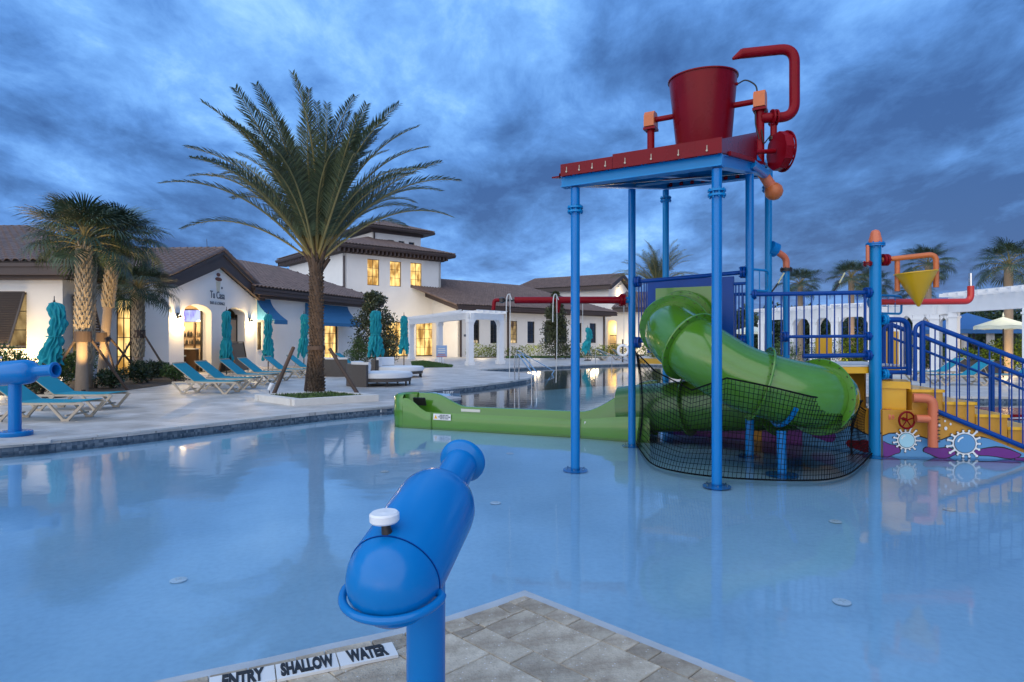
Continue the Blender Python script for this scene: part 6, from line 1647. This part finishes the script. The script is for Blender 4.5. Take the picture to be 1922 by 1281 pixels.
# ================================================================== plants
def leafquad(mb, p, d_, up, L_, w_):
    s_ = d_.cross(up)
    if s_.length < 1e-4: s_ = d_.orthogonal()
    s_.normalize(); mb.add([p, p + d_ * L_ * .45 + s_ * w_ / 2, p + d_ * L_, p + d_ * L_ * .45 - s_ * w_ / 2], [(0, 1, 2, 3)])
def rdir(r_, zb=0):
    while True:
        v = Vector((r_.uniform(-1, 1), r_.uniform(-1, 1), r_.uniform(-1, 1)))
        if .1 < v.length < 1: v.normalize(); v.z += zb; return v.normalized()
def clump(mb, c, rad, n, size, r_, shell=.55, asp=.45, zb=.3):
    for k in range(n):
        d_ = rdir(r_); q = (shell + (1 - shell) * r_.random() ** .6); p = Vector((c[0] + d_.x * rad[0] * q, c[1] + d_.y * rad[1] * q, c[2] + d_.z * rad[2] * q))
        leafquad(mb, p, (d_ * .7 + rdir(r_, zb)).normalized(), rdir(r_), size * r_.uniform(.7, 1.3), size * asp)
def bush(name, label, cat, c, rad, n, size, m, seed, clumps=7, group=None, trunk=True):
    r_ = random.Random(seed); t = thing(name, label, cat, c, 0, group)
    mb = MB()
    for k in range(clumps):
        f = r_.uniform(.45, .7); a = r_.random() * 2 * PI; q = r_.random() ** .5 * (1 - f) * 1.1
        cc = (rad[0] * q * math.cos(a), rad[1] * q * math.sin(a), rad[2] * (f * .9 + r_.random() * (1 - f) * 1.2) + .02)
        clump(mb, cc, (rad[0] * f, rad[1] * f, rad[2] * f * .9), n // clumps, size, r_)
    # keep leaves off the ground
    mb.v = [(x, y, max(.01, z)) for x, y, z in mb.v]
    mb.build('foliage', m, t, smooth='raw', local=True)
    if trunk:
        for k in range(3): a = k * 2.1; MB().tube([(0, 0, 0), (rad[0] * .3 * math.cos(a), rad[1] * .3 * math.sin(a), rad[2] * .9)], .02, 5).build('stem', M['wood'], t, local=True)
    return t
def hedge_row(name, label, pts, h, w_, n_per_m, size, m, seed, step=.5):
    r_ = random.Random(seed); t = thing(name, label, 'hedge', (pts[0][0], pts[0][1], DZ)); mb = MB()
    for (x0, y0), (x1, y1) in zip(pts[:-1], pts[1:]):
        L_ = math.hypot(x1 - x0, y1 - y0); k = 0
        while k < L_:
            f = k / L_; hh_ = h * r_.uniform(.75, 1.15)
            clump(mb, (x0 + (x1 - x0) * f + r_.uniform(-.1, .1), y0 + (y1 - y0) * f + r_.uniform(-.1, .1), DZ + hh_ * .5), (w_ * .6, w_ * .6, hh_ * .55), int(n_per_m * step), size, r_); k += step
    mb.v = [(x, y, max(DZ + .01, z)) for x, y, z in mb.v]
    mb.build('foliage', m, t, smooth='raw'); return t
# beds
def bed(name, poly, z=DZ + .012): mb = MB(); mb.plate(poly, [], .01, lambda u, v, w: (u, v, z - .01 + w)); return struct(mb.build(name, M['soil'], smooth='raw'))
bed('planting_bed', [(-40, 17.0), (-12.0, 16.6), (-11.3, 18.2), (-11.4, 20.5), (-11.9, 23.2), (-13.0, 24.8), (-14.6, 26.2), (-16.3, 24.9), (-16.3, 22.3), (-40, 22.3)])
# big date palm ---------------------------------------------------------
def frond_mesh(L_, e0, e1, seed, n=58, lf=.42, bare=.16):
    r_ = random.Random(seed); pts = []; x = z = 0; N_ = 26; ths = []
    for k in range(N_ + 1):
        t = k / N_; pts.append(V(x, 0, z)); th = e0 + (e1 - e0) * t ** 1.7; ths.append(th); x += math.cos(th) * L_ / N_; z += math.sin(th) * L_ / N_
    ra = MB().tube(pts, [.034 * (1 - k / N_) + .005 for k in range(N_ + 1)], 5)
    mb = MB()
    for k in range(n):
        t = bare + (1 - bare) * (k + r_.random() * .4) / n; f = t * N_; i = min(int(f), N_ - 1); p = pts[i].lerp(pts[i + 1], f - i); th = ths[i]
        T = V(math.cos(th), 0, math.sin(th)); U = V(-math.sin(th), 0, math.cos(th))
        ll = lf * (math.sin(PI * min(1, (t - bare * .6) / (1.05 - bare * .6)) ** .75) * .85 + .22)
        for s_ in (-1, 1):
            fw = .75 + .5 * t + r_.uniform(-.12, .12); d_ = (T * fw + V(0, s_, 0) * (1.0) + U * r_.uniform(.05, .55)).normalized()
            up = (U + V(0, -s_ * .4, 0)).normalized(); q = p + d_ * ll * .55; d2 = (d_ + V(0, 0, -.28)).normalized()
            sd_ = d_.cross(up).normalized() * .0135
            mb.add([p - sd_ * .5, p + sd_ * .5, q + sd_, q - sd_, q + d2 * ll * .5], [(0, 1, 2, 3), (3, 2, 4)])
    return ra, mb
def mesh_of(mb, name, m, smooth='raw'):
    o = mb.build(name, m, smooth=smooth); me = o.data; bpy.data.objects.remove(o); return me
def date_palm(label, loc, Ht, r0, r1, L_, nf, seed, emin=18, detail=1, group=None, lf=.42, scale=1.0, props=False):
    r_ = random.Random(seed); t = thing('date_palm', label, 'palm tree', loc, 0, group)
    N_ = int(Ht / .11); pts = [V(0, 0, 0)] + [V(.03 * math.sin(k * .13), .02 * math.cos(k * .1), Ht * (k + 1) / N_) for k in range(N_)]
    rad = [r0 * (1.35 if k == 0 else 1.0 + .22 * max(0, 1 - k * .11 / .6)) * (1 - (k / N_) * (1 - r1 / r0)) for k in range(N_ + 1)]
    MB().tube(pts, rad, 20).build('trunk', M['bark'], t, smooth=60, local=True)
    mb = MB()
    if detail:   # diamond-shaped leaf scars in spirals
        rows = int(Ht / .085)
        for i in range(rows):
            z = i * .085; rr_ = r0 * (1.0 + .22 * max(0, 1 - z / .6)) * (1 - (z / Ht) * (1 - r1 / r0)); nn = 13
            for j in range(nn):
                a = 2 * PI * (j + .5 * (i % 2)) / nn + i * .11 + r_.uniform(-.05, .05); c = V(math.cos(a), math.sin(a), 0); tg = V(-c.y, c.x, 0); w_ = PI * rr_ / nn * .95; o_ = r_.uniform(.03, .07)
                b0_ = c * rr_ * .98 + V(0, 0, z); mb.add([b0_ - tg * w_, b0_ + V(0, 0, -.05), b0_ + tg * w_, b0_ + c * o_ + V(0, 0, .055) + tg * w_ * .55, b0_ + c * o_ + V(0, 0, .055) - tg * w_ * .55, b0_ + V(0, 0, .085)], [(0, 1, 4), (1, 3, 4), (1, 2, 3), (3, 5, 4), (0, 4, 5), (2, 5, 3)])
        o = mb.build('leaf_scars', M['bark'], t, smooth='raw', local=True); o['kind'] = 'stuff'
    mb = MB()
    for k in range(46 if detail else 14):   # cut petiole stubs under the crown
        a = r_.random() * 2 * PI; z = Ht - .5 + r_.random() * .55; el = R(r_.uniform(55, 78)); c = V(math.cos(a), math.sin(a), 0)
        p = c * r1 * .75 + V(0, 0, z); q = p + (c * math.cos(el) + V(0, 0, math.sin(el))) * r_.uniform(.3, .6); mb.tube([p, q], [.055, .025], 5)
    o = mb.build('leaf_bases', M['bark'], t, smooth='raw', local=True); o['kind'] = 'stuff'
    var = []
    NV = 12
    for i in range(NV):
        f_ = i / (NV - 1); e0 = R(emin + 22 + (90 - emin - 26) * f_); e1 = e0 - R(60 - 28 * f_ + r_.uniform(-14, 16))
        ra, lm = frond_mesh(L_ * (1.0 - .04 * f_), e0, e1, seed * 10 + i, n=88 if detail else 40, lf=lf)
        var.append((mesh_of(ra, 'rachis', M['petiole']), mesh_of(lm, 'leaflets', M['frond'])))
    for k in range(nf):
        f_ = (k + .5) / nf; i = min(NV - 1, int(f_ * NV)); a = k * 2.39996 + r_.uniform(-.15, .15)
        fo = bpy.data.objects.new('frond', var[i][1]); COL.objects.link(fo); fo.parent = t; fo.location = (.10 * math.cos(a) * (1 - f_), .10 * math.sin(a) * (1 - f_), Ht - .12 + .22 * f_)
        s_ = r_.uniform(.84, 1.08); fo.rotation_euler = (r_.uniform(-.30, .30), R(r_.uniform(-10, 10)), a); fo.scale = (s_, s_, s_)
        rc = bpy.data.objects.new('rachis', var[i][0]); COL.objects.link(rc); rc.parent = fo
    return t
pc_ = V(-5.07, 16.15, DZ)
date_palm('large date palm in a square stone planter, propped by poles', pc_, 3.62, .168, .145, 4.3, 74, 5, emin=24, lf=.43)
pl = thing('square_planter', 'low square pale stone planter around the large palm', 'planter', pc_ + V(0, 0, 0))
cn_ = [G(478, 752, DZ), G(553, 763, DZ), G(711, 753, DZ)]; cn_.append(cn_[0] + cn_[2] - cn_[1])
for k in range(4):
    a, b = cn_[k], cn_[(k + 1) % 4]; d_ = (b - a).normalized(); n_ = V(-d_.y, d_.x, 0)
    ic = sum(cn_, V(0, 0, 0)) / 4
    if (ic - a).dot(n_) < 0: n_ = -n_
    MB().beam(a + n_ * .11 + V(0, 0, .075) + d_ * (.0 if k % 2 else .222), b + n_ * .11 + V(0, 0, .075) - d_ * (.0 if k % 2 else .222), .22, .15).build('kerb', M['kerb'], pl)
ins = [ic + (p - ic) * .84 for p in cn_]; mb = MB(); mb.plate([(p.x, p.y) for p in ins], [], .08, lambda u, v, w: (u, v, DZ + .01 + w)); mb.build('soil', M['soil'], pl, smooth='raw')
r_ = random.Random(3); mb = MB()
for k in range(2600):
    a, b = r_.uniform(-1, 1), r_.uniform(-1, 1); p = ic + (ins[1] - ins[0]) * .46 * a + (ins[2] - ins[1]) * .46 * b + V(0, 0, .09)
    leafquad(mb, p, rdir(r_, 1.0), rdir(r_), r_.uniform(.05, .12), .025)
o = mb.build('ground_cover', M['leaf'], pl, smooth='raw'); o['kind'] = 'stuff'
pps = thing('palm_props', 'three dark timber poles propping the large palm', 'props', pc_)
for (px, py), (tx, ty) in (((513, 742), (551, 652)), ((672, 741), (619, 655)), ((574, 733), (583, 650))):
    b = G(px, py, DZ + .1); q = P(tx, ty, 16.1); MB().tube([b, q], [.052, .045], 8).build('pole', M['wood'], pps, smooth=40)
MB().lathe([(.20, 0), (.222, .0), (.222, .10), (.20, .10)], 20, Matrix.Translation(pc_ + V(0, 0, 1.22)), cap=True).build('batten_ring', M['wood'], pps)
gls = thing('ground_spotlight', 'small white ground spotlight at the left palm pole', 'spotlight', G(513, 742, DZ + .1))
MB().lathe([(0, 0), (.05, 0), (.06, .18), (0, .18)], 14, Matrix.Translation(G(513, 741, DZ + .1) + V(-.08, -.05, .12)) @ Matrix.Rotation(R(25), 4, 'Y')).build('lamp_head', M['plastic'], gls, smooth=40)
MB().tube([G(513, 741, DZ + .08) + V(-.08, -.05, 0), G(513, 741, DZ + .1) + V(-.08, -.05, .14)], .012, 6).build('stake', M['darkmetal'], gls)
light('SPOT', 'palm_spot', G(513, 741, .5) + V(.0, .1, 0), 110, (1, .68, .36), .05, target=pc_ + V(-.15, 0, 2.2), spot=50)

# sabal palms -----------------------------------------------------------
def fan_mesh(seed, pet=.95, fr=.85, droop=.55, nseg=44):
    r_ = random.Random(seed); pm = MB(); P0 = []; th = R(45)
    pts = []; x = z = 0
    for k in range(9): pts.append(V(x, 0, z)); th = R(48 - 8 * k); x += math.cos(th) * pet / 8; z += math.sin(th) * pet / 8
    pm.tube(pts, [.022 - .001 * k for k in range(9)], 4)
    hub = pts[-1]; T = (pts[-1] - pts[-2]).normalized(); U = V(-T.z, 0, T.x)
    mb = MB()
    for k in range(nseg):
        a = R(-118 + 236 * (k + .5) / nseg) ; ll = fr * (1 - .28 * abs(a) / R(118)) * r_.uniform(.9, 1.08); start = hub + T * .06 * math.cos(a)
        d_ = (T * math.cos(a) + V(0, math.sin(a), 0) + U * (.28 if k % 2 else .14)).normalized()
        w_ = ll * math.sin(R(236 / nseg / 2)) * .52
        p0 = start; p1 = p0 + d_ * ll * .5; d2 = (d_ + V(0, 0, -droop * (.5 + r_.random() * .5))).normalized(); p2 = p1 + d2 * ll * .30; d3 = (d2 + V(0, 0, -droop * 1.2)).normalized(); p3 = p2 + d3 * ll * .26
        s_ = d_.cross(U).normalized() * w_
        mb.add([p0, p1 - s_, p1 + s_, p2 + s_ * .6, p2 - s_ * .6, p3], [(0, 1, 2), (1, 4, 3, 2), (4, 5, 3)])
    return pm, mb
FANS = []
for i, (pt_, fr_, dr_) in enumerate(((.8, .85, .35), (.95, .9, .5), (1.0, .9, .7), (.9, .85, 1.0))):
    a, b = fan_mesh(20 + i, pt_, fr_, dr_); FANS.append((mesh_of(a, 'petiole', M['petiole']), mesh_of(b, 'fan_leaf', M['fan'])))
def sabal(label, loc, Ht, r0, nl, seed, boots=True, lean=(0, 0), scale=1, group=None, boot_low=.0, emin=-35):
    r_ = random.Random(seed); t = thing('sabal_palm', label, 'palm tree', loc, 0, group)
    N_ = 14; pts = [V(lean[0] * (k / N_) ** 1.4, lean[1] * (k / N_) ** 1.4, Ht * k / N_) for k in range(N_ + 1)]
    MB().tube(pts, [r0 * (1.18 - .22 * min(1, k / 3)) for k in range(N_ + 1)], 16).build('trunk', M['bark2'], t, smooth=60, local=True)
    if boots:
        mb = MB(); z = boot_low; i = 0
        while z < Ht:
            f = z / Ht; c0_ = V(lean[0] * f ** 1.4, lean[1] * f ** 1.4, z); nn = 7
            for j in range(nn):
                a = 2 * PI * (j + .5 * (i % 2)) / nn + r_.uniform(-.1, .1); c = V(math.cos(a), math.sin(a), 0); tg = V(-c.y, c.x, 0)
                for s_ in (-1, 1):   # forked leaf base
                    p = c0_ + c * r0 * .95 + tg * s_ * r0 * .32 - V(0, 0, .05); q = c0_ + c * (r0 + .035) + V(0, 0, .14); e = q + (c * .35 + tg * -s_ * .12 + V(0, 0, .9)) * .09
                    mb.tube([p, q, e], [.04, .026, .012], 4)
            z += .13; i += 1
        o = mb.build('leaf_bases', M['boot'], t, smooth='raw', local=True); o['kind'] = 'stuff'
    for k in range(nl):
        f_ = (k + .5) / nl; i = 3 - min(3, int(f_ * 4)); a = k * 2.39996 + r_.uniform(-.2, .2)
        el = R(emin + (82 - emin) * f_ ** .8) - R(30)
        fo = bpy.data.objects.new('fan_leaf', FANS[i][1]); COL.objects.link(fo); fo.parent = t; fo.location = (lean[0], lean[1], Ht - .1 + .15 * f_)
        s_ = scale * r_.uniform(.85, 1.08); fo.rotation_euler = (r_.uniform(-.25, .25), -el, a); fo.scale = (s_,) * 3
        pe_ = bpy.data.objects.new('petiole', FANS[i][0]); COL.objects.link(pe_); pe_.parent = fo
    return t
sabal('left sabal palm with criss-cross boots lit from below', V(-12.15, 17.6, DZ), 4.15, .145, 34, 41, lean=(.0, .1), boot_low=1.7, emin=-18)
sabal('middle sabal palm with smooth lit trunk beside the booted one', V(-13.35, 20.3, DZ), 4.65, .14, 34, 42, lean=(.45, 0), boot_low=2.6, emin=-15)
sabal('sabal palm with shaggy shaded trunk behind the lit pair', V(-12.95, 19.0, DZ), 4.5, .14, 22, 43, boot_low=.8, lean=(.1, 0), emin=-10)
sabal('shorter sabal palm with rough trunk left of the bar gable', V(-14.15, 23.6, DZ), 3.3, .17, 42, 44, boot_low=.9, scale=.95, emin=-12)
def prop_set(label, c, zt, feet):
    t = thing('palm_props', label, 'props', c)
    for f in feet: MB().tube([V(f[0], f[1], DZ), V(c.x + (f[0] - c.x) * .12, c.y + (f[1] - c.y) * .12, zt)], [.04, .035], 8).build('pole', M['wood'], t, smooth=40)
    MB().lathe([(.20, -.18), (.215, -.18), (.215, .12), (.20, .12)], 14, Matrix.Translation(V(c.x, c.y, zt)), cap=True).build('batten_ring', M['wood'], t)
prop_set('timber poles propping the lit booted palm', V(-12.13, 17.62, DZ), 1.75, [(-13.0, 17.2), (-11.35, 18.4)])
prop_set('timber poles propping the smooth lit palm', V(-13.33, 20.3, DZ), 1.75, [(-12.35, 19.6), (-12.6, 21.6)])
prop_set('timber poles propping the short palm by the gable', V(-14.12, 23.6, DZ), 1.9, [(-12.7, 23.3), (-14.9, 23.0)])
light('SPOT', 'palm_uplight', V(-11.45, 16.6, .35), 230, (1, .66, .26), .05, target=V(-12.1, 17.6, 2.6), spot=70)
light('SPOT', 'palm_uplight_b', V(-12.75, 19.2, .35), 200, (1, .66, .26), .05, target=V(-13.3, 20.3, 2.4), spot=60)
for k, (p, lb_) in enumerate(((V(-11.55, 16.8, DZ), 'small dark uplight in the bed before the lit palm'), (V(-12.75, 19.1, DZ), 'small dark uplight below the smooth palm'))):
    t = thing('garden_uplight', lb_, 'light', p); MB().lathe([(0, 0), (.05, 0), (.05, .14), (0, .14)], 12, Matrix.Translation(p)).build('housing', M['darkmetal'], t)
light('POINT', 'bed_wash_light', V(-17.6, 21.5, .8), 110, (1, .70, .33), .25)
# shrubs of the left bed
lft = [((-15.6, 17.6), (.9, .7, 1.15), 'leafy', 'yellow-green shrub at the left edge under the shutter'), ((-14.4, 17.9), (.8, .7, .9), 'leaf', 'green shrub behind the left cannon'), ((-13.3, 18.0), (.7, .6, .85), 'leaf', 'green shrub right of the leaning umbrella'), ((-16.6, 18.6), (1.0, .8, 1.2), 'leaf', 'tall green shrub at the frame edge'),
       ((-12.9, 16.9), (.55, .5, .55), 'leafd', 'low dark shrub at the foot of the booted palm'), ((-12.2, 19.0), (.5, .5, .45), 'leafd', 'low dark shrub between the two lit palms'), ((-12.6, 21.2), (.6, .55, .5), 'leafd', 'low dark shrub behind the smooth palm'), ((-13.2, 22.8), (.6, .6, .5), 'leafd', 'low shrub at the foot of the short palm'), ((-12.1, 22.4), (.5, .5, .4), 'leaf', 'small low shrub at the bed corner by the loungers'), ((-14.9, 21.4), (.7, .6, .8), 'leaf', 'shrub against the wall behind the palms'),
       ((-13.9, 24.7), (.5, .5, .45), 'leaf', 'small shrub at the left foot of the bar gable')]
for k, ((x, y), rad, m, lb_) in enumerate(lft): bush('garden_shrub', lb_, 'shrub', (x, y, DZ), rad, 2600 if rad[2] > .8 else 1500, .09, M[m], 60 + k, group='shrubs in the left bed')
# magnolia and cone trees
def tree(name, label, c, h, prof, n, size, m, seed, zlow=.4, tr=.06):
    r_ = random.Random(seed); t = thing(name, label, 'tree', c); mb = MB()
    MB().tube([(0, 0, 0), (.02, 0, h * .5), (0, 0, h * .9)], [tr, tr * .7, tr * .3], 8).build('trunk', M['wood'], t, smooth=40, local=True)
    lb = MB()
    for k in range(max(20, n // 90)):
        f = r_.random() ** .8; z = zlow + (h - zlow) * f; R0 = prof(f); a = r_.random() * 2 * PI; q = R0 * r_.uniform(.35, .85); cs = R0 * .34 + .08
        cc = V(q * math.cos(a), q * math.sin(a), z); clump(mb, cc, (cs, cs, cs * .8), 90, size, r_, .3, .5); lb.tube([(0, 0, z * .9), cc], [.018, .006], 4, cap=False)
    mb.build('crown', m, t, smooth='raw', local=True); o = lb.build('branches', M['wood'], t, smooth='raw', local=True); o['kind'] = 'stuff'
    return t
mag = G(704, 692, DZ)
tree('magnolia_tree', 'dark ragged magnolia tree behind the teal umbrella near the daybeds', V((704 - CX) / FPX * 34, 34, DZ), 4.1, lambda f: .35 + 1.15 * math.sin(PI * min(1, .18 + f * .82)) * (1.05 - .45 * f), 7000, .15, M['leafb'], 81)
tree('round_shrub', 'small dark pointed evergreen at the white wing wall', V((672 - CX) / FPX * 37, 37, DZ), 2.1, lambda f: .42 * (1 - f) ** .7 + .05, 2500, .07, M['leafd'], 82, zlow=.1)
bush('garden_shrub', 'bright green rounded shrub at the foot of the magnolia', 'shrub', ((672 - CX) / FPX * 33.5, 33.5, DZ), (.85, .7, 1.1), 2600, .08, M['leaf'], 83)
bush('garden_shrub', 'dark green shrub spreading right of the magnolia', 'shrub', ((728 - CX) / FPX * 34.5, 34.5, DZ), (.9, .7, 1.0), 2200, .09, M['leafd'], 84)
tree('cone_tree', 'dark cone shaped tree against the long window wing', V((1043 - CX) / FPX * 50, 50, DZ), 5.3, lambda f: 1.45 * (1 - f) ** .75 + .12, 11000, .17, M['leafb'], 85, zlow=.25, tr=.09)
def xy(px, Y): return ((px - CX) / FPX * Y, Y)
hedge_row('flower_hedge', 'yellow-green hedge left of the white downspout wall', [xy(888, 54), xy(945, 57)], 1.1, 1.1, 420, .14, M['leafy'], 91)
hedge_row('flower_hedge', 'leafy hedge between the downspout and the cone tree', [xy(962, 57), xy(1022, 58)], 1.0, 1.0, 420, .14, M['leafy'], 92)
hedge_row('flower_hedge', 'bright hedge behind the far loungers', [xy(1065, 58), xy(1205, 62)], 1.0, 1.0, 380, .15, M['leafy'], 93)
light('POINT', 'hedge_light', V(xy(905, 54.5)[0], 53.4, 1.1), 38, (1, .76, .45), .6); light('POINT', 'hedge_light_b', V(xy(1000, 60)[0], 56.8, 1.1), 50, (1, .78, .5), .6); light('POINT', 'hedge_light_c', V(xy(1105, 63)[0], 60, 1.1), 80, (1, .76, .45), .6)
light('POINT', 'door_wash_light', V(-7.6, 54.5, 2.5), 110, (1, .74, .4), .3)
# grass strips
def grass(name, label, poly, n, seed, h=.10):
    r_ = random.Random(seed); mb = MB(); xs = [p[0] for p in poly]; ys = [p[1] for p in poly]; c_ = 0
    while c_ < n:
        x, y = r_.uniform(min(xs), max(xs)), r_.uniform(min(ys), max(ys))
        if inside(poly, x, y): leafquad(mb, V(x, y, DZ), rdir(r_, 1.5), rdir(r_), h * r_.uniform(.6, 1.4), .025); c_ += 1
    o = mb.build(name, M['grass'], smooth='raw'); o['kind'] = 'stuff'; o['label'] = label; return o
gp_ = [G(x, y, DZ).xy[:] for x, y in ((772, 681), (795, 679), (850, 688), (848, 690), (775, 690.5))]
bed('turf_bed', gp_, DZ + .008); grass('grass', 'short dark green turf strip by the daybeds', gp_, 9000, 95, .12)
gq = [xy(950, 52), xy(1130, 54), xy(1130, 57), xy(950, 56)]; bed('lawn_bed', gq, DZ + .008); grass('grass', 'strip of lawn in front of the window wing', gq, 12000, 96, .14)
bed('hedge_bed', [xy(880, 53), xy(1210, 60), xy(1210, 66), xy(880, 56)], DZ + .006)
# background palms
date_palm('date palm crown seen behind the tower posts', V(xy(1232, 46)[0], 46, DZ), 5.6, .3, .25, 3.6, 44, 51, emin=0, detail=0, lf=.55)
bp = [(1502, 40, 5.0, 52, 'sabal palm crown behind the orange elbow post'), (1598, 37, 5.1, 53, 'sabal palm just left of the walkway post'), (1742, 34, 5.55, 54, 'sabal palm behind the yellow cone'), (1893, 26.5, 4.6, 55, 'sabal palm at the right edge above the pergola'), (1640, 44, 5.4, 56, 'sabal palm tip right behind the walkway post'), (1718, 46, 5.0, 57, 'small distant sabal palm left of the cone')]
for px, Y, h_, sd_, lb_ in bp: sabal(lb_, V(xy(px, Y)[0], Y, DZ), h_, .17, 26, sd_, boots=False, scale=.95, emin=-25)
light('SPOT', 'trunk_uplight', V(xy(1590, 36)[0] + .4, 35.6, .4), 110, (1, .6, .25), .05, target=V(xy(1598, 37)[0], 37, 3), spot=50)
# trees beyond: a dark mass with no trunks to tell apart
r_ = random.Random(99); mb = MB()
for px in range(1385, 2080, 17):
    Y = 42 + 10 * r_.random(); h_ = (640 - r_.uniform(572, 592)) / FPX * Y + 1.6; x = xy(px + r_.uniform(-8, 8), Y)[0]
    for q in range(9):
        a = r_.random() * 6.28; rr2 = r_.uniform(.2, 1.5); clump(mb, (x + rr2 * math.cos(a), Y + rr2 * math.sin(a), DZ + h_ * r_.uniform(.15, .85)), (.95, .95, .8), 130, .30, r_, .3)
mb.v = [(x, y, max(DZ + .01, z)) for x, y, z in mb.v]
o = mb.build('tree_line', M['leafd'], smooth='raw'); o['kind'] = 'stuff'; o['label'] = 'dark mass of evergreens beyond the right pergola'
for k, (px, Y, m, lb_) in enumerate(((1470, 33, 'leaf', 'green shrub seen left of the pergola columns'), (1555, 31, 'leafy', 'yellow-green shrub behind the railing'), (1600, 30, 'leafy', 'lit shrub beside the orange-lit trunk'), (1705, 29, 'leafy', 'shrub between the right pergola posts'), (1740, 28.5, 'leaf', 'green shrub behind the right pergola posts'), (1880, 27, 'leafy', 'lit shrub below the cream umbrella'), (1920, 28, 'leaf', 'green shrub at the right edge'), (1230, 44, 'leafy', 'low shrub far behind the slide panel'))):
    bush('garden_shrub', lb_, 'shrub', (xy(px, Y)[0], Y, DZ), (1.2, .8, 1.1), 2000, .12, M[m], 300 + k)
for k, (px, Y) in enumerate(((1818, 25), (1860, 24.5))):
    p = V(xy(px, Y)[0], Y, DZ); t = thing('plant_pot', 'dark tapered pot behind the stair rails, ' + ('left one' if k == 0 else 'right one'), 'pot', p)
    MB().lathe([(0, 0), (.25, 0), (.38, .65), (.40, .68), (.34, .68), (.30, .60), (0, .58)], 20).build('pot', M['wicker'], t, smooth=40, local=True)
    mb = MB(); rr2 = random.Random(k); clump(mb, (0, 0, .85), (.3, .3, .3), 300, .14, rr2); mb.build('foliage', M['leafy'], t, smooth='raw', local=True)
light('POINT', 'garden_light', V(xy(1610, 30)[0], 30.5, .8), 30, (1, .66, .3), .2); light('POINT', 'garden_light_b', V(xy(1880, 26)[0], 25.8, .8), 30, (1, .7, .35), .2)
light('POINT', 'umbrella_light', V(19.7, 24.4, 3.4), 14, (1, .85, .6), .1)
# lit garden house wall seen through the tower
hs3 = thing('garden_house', 'grey low house beyond the pool seen past the slide panel', 'building', V(19, 52, DZ))
w12 = Wall(xy(1385, 50), xy(1436, 50)); add_wall(hs3, w12, DZ, 2.9)
mb = MB().box(w12.fr(w12.L / 2, 3.2, 1.2), (w12.L + .8, 3.4, .5), rz=0); mb.build('roof', M['tile'], hs3)
# chairs' foreground jets done; lightning rod on the bar roof
lrd = MB().tube([P(389, 470, 30.2) , P(388, 449, 30.2)], .012, 5).build('lightning_rod', M['darkmetal']); tag(lrd, 'thin lightning rod on the bar roof ridge', 'rod')
